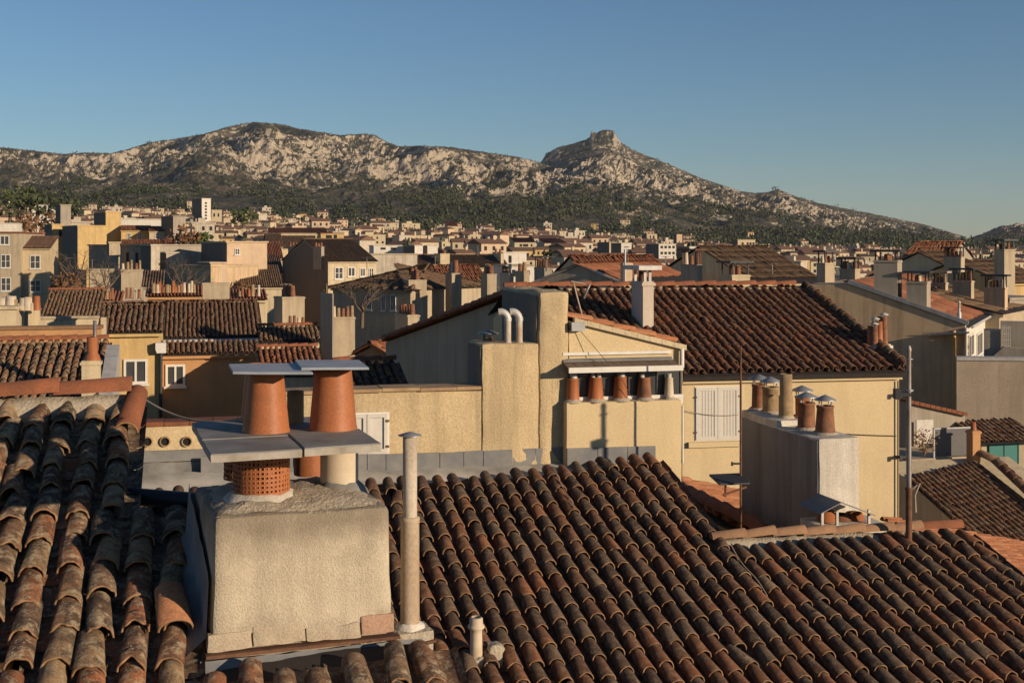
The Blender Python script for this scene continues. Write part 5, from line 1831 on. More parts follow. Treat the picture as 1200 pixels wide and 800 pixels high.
a_, b_ = t_u(1070, 476, 2.4), t_u(1131, 530, 2.4)
l1 = t_u(1131, 487, 2.4)
mb = MB(); mb.prism(TF, [(a_[0] - .3, b_[1] - 1), (b_[0], b_[1] - 1), (b_[0], l1[1]), (a_[0] - .3, a_[1] + .15)], 2.4, 4.4); mb.build('lean_to_wall', M['grey'], ter)
mb = MB(); pls = Vector((b_[0] - a_[0] + .3, 0, l1[1] - a_[1] - .15))
for i in range(11):
    t0, t1 = i / 11, (i + 1) / 11
    mb.prism(TF, [(a_[0] - .3 + pls.x * t0, a_[1] + .15 + pls.z * t0 + .01), (a_[0] - .3 + pls.x * t1 - .02, a_[1] + .15 + pls.z * t1 + .01), (a_[0] - .3 + pls.x * t1 - .02, a_[1] + .15 + pls.z * t1 + .15), (a_[0] - .3 + pls.x * t0, a_[1] + .15 + pls.z * t0 + .13)], 2.2, 2.9)
mb.build('lean_to_edge', M['ridge'], ter)
a_, b_ = t_u(1074, 492, 1.8), t_u(1094, 504, 1.8)
mb = MB(); mb.box(TF, a_[0], b_[0], 1.8, 1.86, b_[1] - .5, a_[1]); mb.build('sheeting', M['sheet'], ter)
def leaf_plant(name, base, r, h_, n, mat, label, cat, seed=0, stem=True, group=None, lsz=.06):
    g = random.Random(seed)
    root = empty(name, base, 0, label, cat, group)
    base = Vector(base)
    mb = MB()
    for i in range(n):
        d = Vector((g.gauss(0, 1), g.gauss(0, 1), g.gauss(0, 1)))
        d = d.normalized() * g.random() ** .5
        c_ = base + Vector((d.x * r, d.y * r, h_ * .55 + d.z * h_ * .45))
        if mnoise.noise(c_ * (1.6 / max(r, .3))) < -.18: continue
        a_ = Vector((g.gauss(0, 1), g.gauss(0, 1), g.gauss(0, 1))).normalized() * lsz
        b_ = a_.orthogonal().normalized() * lsz * .6
        mb.add([c_ - a_, c_ + b_, c_ + a_, c_ - b_], [(0, 1, 2, 3)])
    mb.build('foliage', M[mat], root)
    if stem:
        m_ = MB()
        for i in range(5):
            t = g.uniform(0, 6.28)
            m_.tube([base, base + Vector((math.cos(t) * r * .3, math.sin(t) * r * .3, h_ * .4)), base + Vector((math.cos(t) * r * .6, math.sin(t) * r * .6, h_ * .75))], [h_ * .02, h_ * .014, h_ * .006], 5)
        m_.build('trunk', M['bark'], root)
    return root
leaf_plant('potted_shrub', P(1083, 534, 47.2), .55, 1.1, 260, 'leaf_rust', 'dry brownish shrub on the terrace left of the grey mesh screen', 'plant', 3)
c_, cfr2, _, _ = chimney(ter, 1137, 1140, 1149, 505, 528, 47.0, TH, 'orange', pots=1, ptype='pot', ph=.3)
TD = Fr(P(1150, 560, 49.5), TH)
tdh = empty('low_house', (TD.O.x, TD.O.y, GZ), R(TH), 'low house with a teal painted door under a short tiled eave at the right edge', 'house')
d0, d1_ = TD.hit(1150, 515), TD.hit(1222, 560)
mb = MB(); mb.box(TD, d0[0], d1_[0], 0, 3, -9, d0[1]); mb.build('wall', M['beige'], tdh)
d0, d1_ = TD.hit(1159, 519, -.05), TD.hit(1194, 548, -.05)
mb = MB(); mb.box(TD, d0[0], d1_[0], -.05, -.003, d1_[1], d0[1])
dr = mb.build('door', M['teal'], tdh)
mb = MB()
for f_ in (0, .5, .97): mb.box(TD, d0[0] + (d1_[0] - d0[0]) * f_, d0[0] + (d1_[0] - d0[0]) * f_ + .035, -.08, -.052, d1_[1], d0[1])
mb.build('door_frame', M['teal'], dr)
pe = Plane(TD.w(TD.hit(1150, 520, -.5)[0], -.5, TD.hit(1150, 520, -.5)[1]), TH, 17)
roof_plane(tdh, 'roof', pe, 0, TD.hit(1222, 520)[0], -2.0, 0.05, 'tile_mid', 1, seed=44)
pq = Plane(P(1180, 566, 48.6), TH, 17)
roof_plane(tdh, 'lower_roof', pq, pq.hit(1166, 560)[0], pq.hit(1222, 560)[0], -.6, 2.2, 'tile_mid', 1, seed=45)

# grey court wall at the right, catching the light at a slant
WF = Fr(P(1121, 422, 53.5), -14)
cwall = empty('court_wall', (WF.O.x, WF.O.y, GZ), R(-14), 'tall grey rendered wall with a pale worn top at the right edge of the view', 'wall')
w1 = WF.hit(1225, 430)
mb = MB(); mb.prism(WF, [(0, GZ - WF.O.z), (w1[0], GZ - WF.O.z), (w1[0], WF.hit(1225, 423)[1]), (0, 0)], 0, .5); mb.build('wall', M['whitestack'] if False else stucco('grey_cement_render', (0.46, 0.37, 0.265), amt=.6, streak=.45, patch=.7, bscale=14), cwall)
mb = MB(); mb.prism(WF, [(0, .003), (w1[0], WF.hit(1225, 423)[1] + .003), (w1[0], WF.hit(1225, 423)[1] + .14), (0, .14)], -.06, .56); mb.build('coping', M['zinc_pale'], cwall)

# ---------------------------------------------------------------- big house at the right with the slanting parapet
BT = 65.0
BY = 59.0
BP = Fr((P(1131, 381, BY).x, BY, GZ), BT)
bh = empty('town_house', BP.O, R(BT), 'big brown walled house at the right with a slanting zinc edged parapet and red roof', 'house')
zA = P(1131, 381, BY).z - GZ
v1, z1_ = BP.side(993, 333); z1_ = z1_
v2, z2_ = BP.side(944, 333)
wE = BP.hit(1174, 380)[0]
mb = MB()
mb.prism_u(BP, [(0, 0), (0, zA), (v1, z1_), (v2 + .2, z1_ - .05), (v2 + 3, z1_ - .9), (v2 + 3, 0)], 0, wE)
mb.build('wall', M['brownw'], bh)
mb = MB(); mb.box(BP, .004, wE, -.012, -.002, 0, zA - .02); mb.build('facade', M['white'], bh)
sl_ = math.degrees(math.atan2(z1_ - zA, v1))
pB = Plane(BP.w(0, 0, zA + .02), BT, sl_)
rfb = roof_plane(bh, 'roof', pB, .35, wE, -v1 / math.cos(R(sl_)), .25, 'tile_red', 2, seed=51)
L_ = math.hypot(v1, z1_ - zA)
for (a0_, a1_) in ((-.10, .32), (wE - .12, wE + .22)):
    c8 = [pB.pt(a, b, h_) for h_ in (.02, .20) for b in (.10, -L_) for a in (a0_, a1_)]
    mb = MB(); mb.add(c8, [(0, 1, 3, 2), (4, 6, 7, 5), (0, 4, 5, 1), (1, 5, 7, 3), (3, 7, 6, 2), (2, 6, 4, 0)])
    mb.build('parapet_coping', M['zinc'], bh)
mb = MB(); mb.tube([pB.pt(.3, .30, -.02), pB.pt(wE + .1, .30, -.02)], .07, 8); mb.build('gutter', M['zinc_pale'], bh)
for (xs_, x0_, x1_, yt_, yb_, n_, cp_) in ((1024, 1051.5, 1057, 305, 350, 3, 'darkmetal'), (1062, 1086, 1090.5, 330, 361, 3, 'darkmetal')):
    Yc = BP.w(.15, BP.side(x0_, yb_, .1)[0], 0).y
    chimney(rfb, xs_, x0_, x1_, yt_, yb_, Yc, BT, 'grey', pots=n_, cap=cp_, ph=.32, pr=.12)
window(bh, BP, 1134, 393, 1140, 416, style='tall', v=-.012)
window(bh, BP, 1144, 391, 1150, 414, style='tall', v=-.012)
# ochre strip at the corner (a rainwater pipe with its lit side)
mb = MB(); mb.tube([BP.w(-.05, BP.side(1118, 400)[0], zA - .25), BP.w(-.05, BP.side(1118, 400)[0], 0)], .09, 10); mb.build('downpipe', M['ochre'], bh)
mb = MB(); mb.tube([BP.w(-.06, -.06, zA - .1), BP.w(-.06, -.06, 0)], .05, 8); mb.build('white_pipe', M['white_paint'], bh)
q = BP.w(.4, .3, zA + .05)
mb = MB(); mb.lathe(q, [(.10, 0), (.10, .5), (.06, .55), (.06, .95), (.09, .97), (.02, 1.05)], 10); mb.build('vent', M['zinc_pale'], rfb)
mb = MB(); mb.tube([BP.w(-.1, -.2, zA - .30), BP.w(-.1, 1.9, zA - .42)], .02, 6)
mb.prism_u(BP, [(-.2, zA - .34), (1.6, zA - .48), (1.6, zA - .44), (-.2, zA - .30)], -.7, -.01); mb.build('small_awning', M['zinc'], bh)
leaf_plant('terrace_shrub', BP.w(1.0, -2.2, P(1140, 420, 56).z - GZ), .7, 1.2, 300, 'leaf_yellow', 'yellow green shrub on the terrace under the white facade', 'plant', 5)
# terrace walls right of the white facade
FT = Fr(P(1153, 424, 56.5), -20)
ft = empty('terrace_wall', (FT.O.x, FT.O.y, GZ), R(-20), 'stepped grey terrace wall with a pale trellis at the far right', 'wall')
q0, q1_ = FT.hit(1153, 387), FT.hit(1173, 387)
mb = MB(); mb.box(FT, 0, q1_[0], 0, 1.2, -6, FT.hit(1160, 387)[1]); mb.box(FT, q1_[0] + .002, FT.hit(1225, 400)[0], .2, 1.4, -6, FT.hit(1190, 378)[1]); mb.build('wall', M['grey'], ft)
mb = MB(); mb.prism(FT, [FT.hit(1160, 419), FT.hit(1176, 405), FT.hit(1225, 410), FT.hit(1225, 424), FT.hit(1160, 424)], -.8, -.1); mb.build('ramp_wall', M['grey'], ft)
mb = MB()
for i in range(5):
    u_ = FT.hit(1174 + i * 2.4, 400)[0]
    mb.box(FT, u_, u_ + .02, -.12, -.10, FT.hit(1175, 407)[1], FT.hit(1175, 381)[1])
for i in range(4):
    z_ = FT.hit(1175, 405 - i * 7)[1]
    mb.box(FT, FT.hit(1174, 400)[0], FT.hit(1184, 400)[0], -.135, -.121, z_, z_ + .02)
mb.build('trellis', M['white_paint'], ft)
# ================================================================ the old town between us and the hills
# ---- left, near
pL = Plane(P(60, 470, 31.0), TH, 17)
pl_top = pL.hit(60, 401)[1]
lr, lrf = lone_roof('sunlit tan and brown tiled roof at the left edge just beyond the near ridge', pL, pL.hit(-60, 440)[0], pL.hit(121, 440)[0], pl_top, 2.5, 'tile_old', 0, seed=61, wallmat='cream')
# its tin chimney at the right edge
cc_, cfr3, cw3, cd3 = chimney(lrf, 95, 95.5, 117, 423, 446, 30.5, TH, 'cream', pots=0)
b_ = cfr3.w(cw3 * .55, .25, 0)
mb = MB(); mb.lathe(b_, [(.20, 0), (.16, .12), (.13, .16), (.13, .55), (.10, .56), (.10, .4)], 14); mb.build('chimney_pot', [M['pot']], cc_)
mb = MB(); mb.lathe(b_ + Vector((.05, .02, .3)), [(.045, 0), (.045, .65), (.03, .65)], 10); mb.build('flue_liner', M['polemetal'], cc_)
rt = Fr(P(117, 440, 30.8), TH)
mb = MB(); mb.prism_u(rt, [(-1.2, rt.hit(117, 472)[1]), (2.6, rt.hit(120, 404, 2.6)[1]), (2.6, -3), (-1.2, -3)], .0, .32); mb.build('parapet', M['zinc_pale'], lr)
# orange wall behind it
OF = Fr(P(-40, 386, 37.5), TH)
ow = empty('boundary_wall', (OF.O.x, OF.O.y, GZ), R(TH), 'long low orange rendered wall behind the sunlit roof at the left edge', 'wall')
o1 = OF.hit(118, 386)
mb = MB(); mb.box(OF, 0, o1[0], 0, .35, -10, OF.hit(60, 386)[1]); mb.build('wall', M['orange'], ow)
mb = MB(); mb.box(OF, -.05, o1[0] + .06, -.06, .42, OF.hit(60, 386)[1] + .002, OF.hit(60, 386)[1] + .10); mb.build('coping', M['ridge_pale'], ow)

house('narrow yellow house with a big dark window at the left of the ribbed roof', 118, 187, 390, 50, TH, 6.2, 'ochre', ('slope', 16, 'tile_mid', 1), wins=[(145, 421, 173, 449, 'tall'), (126, 406, 135, 414, 'dark')])
c_, f_, w__, d__ = chimney(None, 117, 118, 124, 372, 400, 49.2, TH, 'cream', pots=0, label='slender cream chimney pillar at the corner of the yellow house')
house('orange house with one white framed window under a dark tiled eave', 184, 300, 416, 52, TH, 1.3, 'orange', ('shed', 15, 'tile_mid', 1), wins=[(194, 427, 217, 452, 'tall')])
hh = house('wide house under a long ribbed brown tile roof, left of centre', 190, 303, 398, 59, TH, 9.4, 'cream', ('slope', 17, 'tile_mid', 1))
mb = MB(); mb.tube([hh[1].w(-.1, -.42, hh[4] - .06), hh[1].w(hh[2] + .1, -.42, hh[4] - .06)], .09, 8); mb.build('gutter', M['zinc_pale'], hh[0])
mb = MB(); gfr = Fr(P(184, 410, 50.5), TH)
gh = empty('rainwater_head', gfr.O, R(TH), 'white rainwater box and downpipe between the yellow and orange houses', 'pipe')
mb.prism(gfr, [(0, -.1), (.35, -.1), (.35, .3), (-.05, .3), (-.05, .05)], -.35, -.02); mb.build('box', M['white_paint'], gh)
mb = MB(); mb.tube([gfr.w(.15, -.15, -.1), gfr.w(.12, -.15, -5)], .07, 8); mb.build('downpipe', M['darkmetal'], gh)
# rough roof and low walls further left
p6 = Plane(P(80, 373, 70), TH, 15)
lone_roof('small rough roof of broken tiles with a cream front wall, far left', p6, p6.hit(46, 373)[0], p6.hit(116, 373)[0], -5.2, .2, 'tile_old', 1, seed=66)
fw = Fr(P(45, 374, 69.4), TH)
fwl = empty('boundary_wall', fw.O, R(TH), 'low cream wall under the rough roof of broken tiles', 'wall')
mb = MB(); mb.box(fw, 0, fw.hit(116, 375)[0], 0, .3, -8, 0); mb.build('wall', M['cream'], fwl); mb = MB(); mb.box(fw, -.1, fw.hit(117, 375)[0], -.1, .4, .003, .15); mb.build('coping', M['beige'], fwl)
chimney(None, 32, 33, 46, 361, 386, 62, TH, 'cream', pots=1, ptype='pot', label='square cream pillar with one red pot beside the rough tiled roof')
house('plain cream terrace wall at the left edge below the tan apartment house', -20, 19, 363, 60, TH, 3, 'cream', ('flat', 'cream'))
pt_ = Fr(P(2, 362, 62), TH)
for i in range(9):
    m_ = MB(); x_ = 3 + i * 5.0
    b_ = P(x_, 363.5, 61.5)
    g = random.Random(i)
    mini_pot(m_, b_, g.uniform(.16, .3), g.uniform(.3, .7), 0, 10)
    o = m_.build('flower_pot', [M[g.choice(['pot_white', 'pot', 'pot_tan', 'pot_white'])], M['soot']], None, loc=b_)
    tag(o, 'small garden pot standing on the cream terrace wall at the left edge', 'pot', 'garden pots on the cream terrace wall')

# ---- tan apartment house at the far left
house('tan apartment house at the left edge with white casement windows and a tiled roof', 24, 58.5, 291, 150, 8, 4.6, 'tan', ('shed', 17, 'tile_mid', 3),
      wins=[(35, 299, 47.5, 315), (35, 328, 48, 342), (35, 356, 47, 368)], cat='apartment house')
house('beige apartment wing at the left edge with three rows of white windows', -40, 24.2, 273, 148, 8, 12, 'beige', ('flat', 'ridge', .2),
      wins=[(1, 298, 12.5, 314), (1, 325, 13, 341), (3, 350, 14, 360), (0, 276, 11, 287, 'tall'), (-30, 298, -20, 314)], cat='apartment house')
chimney(None, 38, 49, 53, 276, 290, 165, TH, 'pink', pots=4, ph=.8, pr=.25, label='pinkish chimney stack behind the tan apartment house')
# ---- left middle cluster
def hs(*a, **k): return house(*a, **k)
hs('low white house with a long parapet above the tan apartment house', -30, 21, 262, 260, TH, 10, 'white', ('flat', 'white'), wins=[])
hs('long white block with a flat roof at the foot of the left hills', 38, 66, 240, 560, TH, 14, 'white', ('flat', 'white', .3), wins=[(44, 247, 47, 252, 'dark'), (51, 247, 54, 252, 'dark'), (57, 247, 60, 252, 'dark')], cat='apartment block')
hs('tall grey brown tower like chimney wall with a shaded left side', 71, 83, 240.5, 230, TH, 4, 'grey', ('flat', 'grey'), xs=65, cat='tower house')
hs('small yellow fronted house with a dark plaque and a shaded left side', 61, 74, 263.5, 210, TH, 6, 'ochre', ('flat', 'ochre'), xs=52, wins=[(69, 270, 72.5, 277, 'dark')])
hs('cream house with a broad blank wall in full sun, left of the yellow tower', 91, 125, 265, 200, TH, 8, 'ochre', ('flat', 'ochre'), xs=73)
hs('pale yellow square tower with little pots on top', 124, 142, 249, 214, TH, 5, 'ochre', ('flat', 'ochre'), xs=110, cat='tower house')
hs('yellow house with two white windows under a red roof, right of the yellow tower', 142, 175, 270, 212, TH, 3, 'ochre', ('shed', 15, 'tile_red', 3), wins=[(149, 273, 153.5, 281), (161.5, 273, 166, 281)])
hs('pale house with two windows under a red roof, beside the grey tower', 175, 201, 271, 210, TH, 3, 'cream', ('shed', 15, 'tile_red', 3), wins=[(182, 273, 187, 280), (194, 272.5, 198.5, 280.5)])
hs('tall grey stack like tower with pale pots, right of the red roofs', 203, 217.5, 254, 208, TH, 5, 'grey', ('flat', 'grey'), xs=189, cat='tower house')
hs('low long white block behind the red roofs', 142, 188, 257, 330, TH, 10, 'white', ('flat', 'white', .25), cat='apartment block')
hs('cream house under the lower long red roof', 143, 205, 286, 185, TH, 2.6, 'cream', ('shed', 13, 'tile_red', 3))
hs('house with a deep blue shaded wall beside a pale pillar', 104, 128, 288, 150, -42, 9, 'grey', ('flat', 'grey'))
hs('pale beige chimney wall standing above the bare trees', 128, 140.5, 285, 140, TH, 3, 'beige', ('flat', 'beige'), xs=126, cat='tower house')
hs('grey shuttered house front in shade with rows of pots below', 141, 166, 288, 142, -40, 9, 'grey', ('flat', 'grey'), wins=[(148, 296, 151, 310, 'dark'), (154, 296, 157, 310, 'tall'), (159, 296, 162, 310, 'dark')])
hs('narrow whitewashed wall standing in full sun', 177, 187.5, 288, 135, TH, 5, 'offwhite', ('flat', 'offwhite'), xs=165)
hs('pale peeling house with a brown shaded side', 195, 217.5, 297, 138, TH, 7, 'offwhite', ('flat', 'offwhite'), xs=187)
hs('pink rendered house with one small window and a mauve shaded side', 266, 313, 284.5, 130, TH, 9, 'pink', ('flat', 'pink'), xs=236, wins=[(275, 291, 281, 298.5)])
hs('low pink annex in front of the pink house', 247, 266, 309, 125, TH, 5, 'pink', ('flat', 'pink'), xs=233)
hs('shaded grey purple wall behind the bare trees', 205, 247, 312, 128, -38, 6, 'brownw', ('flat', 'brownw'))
hs('beige garden wall with a row of small pots along its top', 105, 142, 317, 108, TH, 1.0, 'beige', ('flat', 'beige', .05), cat='wall', name='boundary_wall')
r_, f_, w__, d__, H__, _ = hs('beige wall with a curling iron hook, right half of the garden wall', 142, 167, 318, 107.6, TH, 1.0, 'beige', ('flat', 'beige', .05), cat='wall', name='boundary_wall')
clutter(f_, 0, w__, .4, H__ + .16, 5, r_, 3)
hs('small peeling white shed with a sloping tile edge among the garden walls', 168, 190, 336, 98, TH, 5, 'offwhite', ('shed', 12, 'tile_old', 3))
chimney(None, 236, 237.5, 269, 331.5, 357, 78, TH, 'beige', pots=0, label='broad plain beige chimney block above the ribbed brown roof')
chimney(None, 145, 146, 165, 350, 366, 66, TH, 'grey', pots=4, ptype='pot', ph=.55, label='low grey chimney with orange pots at the left end of the ribbed roof')
for k, (x_, y_, Y_, lab) in enumerate(((110, 356, 75, 'cluttered low red tiled roof between the rough roof and the garden wall'), (205, 348, 82, 'row of red ridge tiles and pots beyond the ribbed roof'), (285, 352, 84, 'low cream parapet with pots beyond the right end of the ribbed roof'))):
    r_, f_, w__, d__, H__, _ = hs(lab, x_ - (8 if k == 0 else 32 if k == 1 else 14), x_ + (30 if k == 0 else 30 if k == 1 else 26), y_, Y_, TH, 3, ('beige', 'orange', 'cream')[k], ('shed', 10, 'tile_red', 3))
    clutter(f_, .3, w__ - .3, .2, H__ + .25, (8, 14, 5)[k], r_, 20 + k)
# white tower on the hill foot
hs('white apartment tower with a column of dark windows against the pine wood', 236.5, 247, 232.5, 900, TH, 10, 'white', ('flat', 'white', .4), xs=225,
   wins=[(240, 237 + i * 3.6, 242.5, 239.2 + i * 3.6, 'dark') for i in range(6)], cat='apartment tower')
hs('pair of pale flats beside the white apartment tower', 248, 260, 246, 880, TH, 8, 'cream', ('flat', 'cream', .3), wins=[(250, 250, 252, 254, 'dark'), (255, 250, 257, 254, 'dark')], cat='apartment block')
# ---- middle
hs('big house with a dark windowless gable wall and twin chimney ends, left of centre', 384.5, 441, 306.5, 140, TH, 9, 'cream', ('slope', 20, 'tile_brown', 3), xs=331,
   wins=[(392, 313, 402, 327), (407.5, 313, 416, 324, 'tall'), (422, 314, 428, 324, 'tall'), (432, 314, 438, 324)], cat='house',
   chims=[dict(xs=367, x0=376.5, x1=380, yt=289, yb=300, Y=141, pots=3, mat='grey', ph=.5, pr=.2), dict(xs=337.5, x0=347.5, x1=350, yt=289, yb=306, Y=147.5, pots=3, mat='grey', ph=.5, pr=.2)])
hs('shaded house with a broad brown hip roof, right of the dark gable house', 390, 481, 337, 104, -33, 11, 'beige', ('hip', 18, 'tile_brown', 2),
   wins=[(430, 345, 436, 363, 'tall', None), (447, 345, 452, 364, 'tall', None), (458, 345, 464, 364, 'tall')])
hs('red roofed house joined to the right of the brown hip roof', 500, 572, 333, 112, TH, 9, 'beige', ('slope', 18, 'tile_red', 2), wins=[(505, 344, 512, 356, 'tall'), (541, 342, 547, 356, 'tall'), (556, 341, 562, 354, 'tall')])
chimney(None, 472, 479, 500, 328, 376, 100, TH, 'beige', pots=4, ptype='pot', ph=.9, pr=.24, label='broad beige chimney tower with orange pots, leftmost of three by the hip roof')
chimney(None, 522, 529.5, 541, 320, 372, 101, TH, 'beige', pots=3, ptype='pot_old', ph=.9, pr=.24, label='tall beige chimney tower in the middle of three by the hip roof')
chimney(None, 563.5, 571, 582, 321, 356, 99, TH, 'beige', pots=3, ptype='pot_old', ph=.7, pr=.22, label='shorter beige chimney tower, rightmost of three by the hip roof')
chimney(None, 586, 597, 602, 320, 345, 92, TH, 'pink', pots=3, ph=.6, pr=.2, label='small pink edged chimney just left of the dark triangular gable')
chimney(None, 604, 614, 620.5, 318, 345, 94, TH, 'beige', pots=2, ph=.6, pr=.2, label='small beige chimney touching the left foot of the dark triangular gable')
chimney(None, 321, 331, 357, 348, 392, 70, TH, 'beige', pots=4, ptype='pot', ph=.6, pr=.16, label='large beige chimney block with four orange pots above the ribbed roofs')
chimney(None, 337, 338, 358, 382, 398, 62, TH, 'beige', pots=4, ptype='pot_old', ph=.45, pr=.13, label='low beige chimney box standing in front of the large block with four pots')
chimney(None, 375, 389.5, 391, 344, 424, 55, TH, 'grey', pots=1, ph=.4, label='tall thin dark shaded chimney shaft left of centre')
chimney(None, 388, 389.5, 416, 371.5, 424, 58, TH, 'beige', pots=5, ptype='pot', ph=.5, pr=.14, label='beige chimney block with slim pots beside the thin dark chimney shaft')
chimney(None, 463, 478, 491.5, 369, 390, 60, TH, 'beige', pots=5, ptype='pot', ph=.45, pr=.13, label='square beige chimney with a row of pots just above the shaded gable edge')
hs('cream house with two shuttered windows behind the large block with four pots', 281, 313, 349, 88, TH, 5, 'cream', ('flat', 'cream', .15), wins=[(287, 354, 295, 366, 'tall'), (302, 353, 306, 361, 'dark')])
p8 = Plane(P(330, 396, 57), TH, 16)
lone_roof('low grey brown ribbed roof right of the orange house', p8, p8.hit(303, 396)[0], p8.hit(376, 396)[0], p8.hit(330, 383)[1], p8.hit(330, 402)[1], 'tile_old', 1, seed=71)
p9 = Plane(P(335, 420, 50), TH, 14)
lone_roof('low orange red roof with a ragged shadow behind the cap plates', p9, p9.hit(303, 420)[0], p9.hit(376, 420)[0], p9.hit(335, 408)[1], p9.hit(335, 440)[1], 'tile_red', 1, seed=72)
hs('reddish shaded gable house tucked under the big shaded gable', 418, 452, 415, 44, -32, 5, 'orange', ('gable', 24, 'tile_red', 1))
p10 = Plane(P(420, 440, 32), TH, 16)
lone_roof('dark brown roof in shade behind the ochre parapet', p10, p10.hit(395, 440)[0], p10.hit(470, 440)[0], p10.hit(420, 426)[1], p10.hit(420, 470)[1], 'tile_dark', 1, seed=73)

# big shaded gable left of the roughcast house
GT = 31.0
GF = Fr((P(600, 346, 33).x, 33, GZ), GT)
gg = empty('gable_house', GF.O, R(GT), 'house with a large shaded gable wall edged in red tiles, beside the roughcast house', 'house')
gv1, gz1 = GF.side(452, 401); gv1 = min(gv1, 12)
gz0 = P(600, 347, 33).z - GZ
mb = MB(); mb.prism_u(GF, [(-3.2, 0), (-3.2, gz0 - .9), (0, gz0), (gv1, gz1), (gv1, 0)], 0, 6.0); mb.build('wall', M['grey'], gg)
sl2 = math.degrees(math.atan2(gz0 - gz1, gv1))
gp_ = Plane(GF.w(6.0, gv1, gz1 + .06), GT + 180, sl2)
roof_plane(gg, 'roof', gp_, -.1, 6.15, -math.hypot(gv1, gz0 - gz1), .2, 'tile_red', 1, seed=81)
mb = MB()
A_, B_ = GF.w(-.02, 0, gz0 + .12), GF.w(-.02, gv1, gz1 + .12)
ridge_tiles(mb, A_, B_, .11, .4, 8); mb.build('verge_tiles', [M['ridge'], M['rim']], gg)

# dark triangular gable and its red roof, centre right
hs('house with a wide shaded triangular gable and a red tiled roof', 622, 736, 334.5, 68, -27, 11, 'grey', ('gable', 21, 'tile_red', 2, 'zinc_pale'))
hs('low house with a long red tiled roof right of the triangular gable', 700, 800, 336, 76, TH, 11, 'cream', ('slope', 17, 'tile_red', 2))
chimney(None, 727, 731, 741, 308, 338, 58, TH, 'pink', pots=4, ph=.5, pr=.16, label='pink chimney with dark cowls beside a thin white mast behind the ridge')
mq = P(732.5, 330, 57); mb = MB(); mb.tube([mq, P(732.5, 292, 57)], .05, 8); mb.tube([P(731, 293, 57), P(734, 293, 57)], .03, 6)
tag(mb.build('mast', M['zinc_pale'], None, loc=mq), 'thin white mast rising beside the pink chimney behind the brown ridge', 'pole')
chimney(None, 798, 817, 823, 310, 334, 62, TH, 'grey', pots=3, cap='rust', ph=.55, pr=.2, label='grey chimney with a capped row of pots, right of the triangular gable')
chimney(None, 844, 858, 879, 322, 336, 60, TH, 'cream', pots=2, cap='darkmetal', ph=.45, pr=.14, label='low wide cream chimney under a dark slab on legs, behind the brown ridge')
hs('long house with a broad brown roof behind the brown ridge', 884, 966, 332, 78, 20, 14, 'cream', ('slope', 17, 'tile_brown', 2))
chimney(None, 957, 967, 978, 308, 330, 66, 30, 'beige', pots=3, cap='darkmetal', ph=.45, pr=.16, label='squat chimney with a dark cap left of the slanting parapet')
chimney(None, 984, 1002, 1008, 315, 332, 72, 40, 'beige', pots=3, cap='darkmetal', ph=.45, pr=.16, label='smaller dark capped chimney just left of the tall one on the parapet')
# ---- right, behind the slanting parapet
hs('house with a blue grey shaded side and an orange ridge, behind the parapet chimneys', 1058, 1112, 303, 105, -30, 10, 'grey', ('slope', 14, 'tile_orange', 2))
hs('house with a wide brown roof and a cream cornice at the far right', 1140, 1179, 328, 95, 22, 12, 'cream', ('slope', 18, 'tile_brown', 2), wins=[(1143, 332, 1148, 340, 'tall'), (1153, 332, 1158, 340, 'tall')])
hs('yellow house with a low brown roof at the right edge', 1179, 1235, 332, 92, 25, 10, 'ochre', ('slope', 16, 'tile_brown', 2))
chimney(None, 1091, 1108, 1111, 331, 346, 74, 50, 'beige', pots=4, cap='beige', ph=.45, pr=.14, label='low chimney under a beige cap among the right hand row')
chimney(None, 1116, 1138, 1141.5, 329, 354, 72, 55, 'beige', pots=3, cap='darkmetal', ph=.5, pr=.17, label='brown grey chimney under a dark slab, middle of the right hand row')
chimney(None, 1153, 1177.5, 1181, 337, 362, 70, 55, 'brownw', pots=3, cap='darkmetal', ph=.5, pr=.17, label='brown chimney under a dark slab, lowest of the right hand row')
chimney(None, 1106, 1126, 1130.5, 301, 322, 90, 50, 'beige', pots=4, cap='darkmetal', ph=.5, pr=.18, label='wide dark capped chimney in front of the brown roof at the far right')
chimney(None, 1165, 1177, 1189.5, 292, 332, 84, 22, 'beige', pots=3, cap='darkmetal', ph=.45, pr=.18, label='tallest beige chimney at the far right with a dark flat cap')
p11 = Plane(P(1150, 372, 68), 57, 14)
hs('house with a second slanting parapet and a red roof behind the big brown walled house', 1171, 1215, 368, 68, 57, 9, 'beige', ('slope', 13, 'tile_brown', 2))
hs('grey house filling the right edge between chimneys and terrace', 1183, 1230, 352, 74, 30, 6, 'grey', ('flat', 'grey'))

# ---- further blocks behind the centre
hs('long cream apartment range with many windows below the pine wood', 316, 384, 273, 330, TH, 9, 'cream', ('shed', 9, 'tile_red', 3), wins=[(321 + i * 8.4, 276, 324.5 + i * 8.4, 281.5, 'dark') for i in range(7)], cat='apartment block')
hs('square cream block with dark loggias at the end of the long cream range', 376, 403, 273.5, 320, TH, 9, 'ochre', ('flat', 'ridge', .2), wins=[(382, 275.5, 389, 280, 'dark'), (391, 275, 395, 280, 'dark'), (382, 284, 386, 287, 'dark')], cat='apartment block')
hs('cream house with a brown roof in front of the long cream range', 313, 331, 289, 220, TH, 12, 'cream', ('slope', 20, 'tile_brown', 3), wins=[(316, 291, 320, 296, 'dark')])
hs('second cream house with a brown roof in front of the long cream range', 331, 372, 291, 230, TH, 12, 'cream', ('slope', 20, 'tile_brown', 3))
hs('cream house with a dark red roof beside the pink house', 313, 331, 303, 175, TH, 8, 'cream', ('shed', 16, 'tile_red', 3), wins=[(317, 306, 321, 312, 'dark')])
hs('low cream house with a red roof under the pink house', 297, 331, 320, 150, TH, 8, 'cream', ('shed', 14, 'tile_mid', 3), wins=[(306, 323, 309, 327, 'dark'), (318, 323, 321, 328, 'dark')])
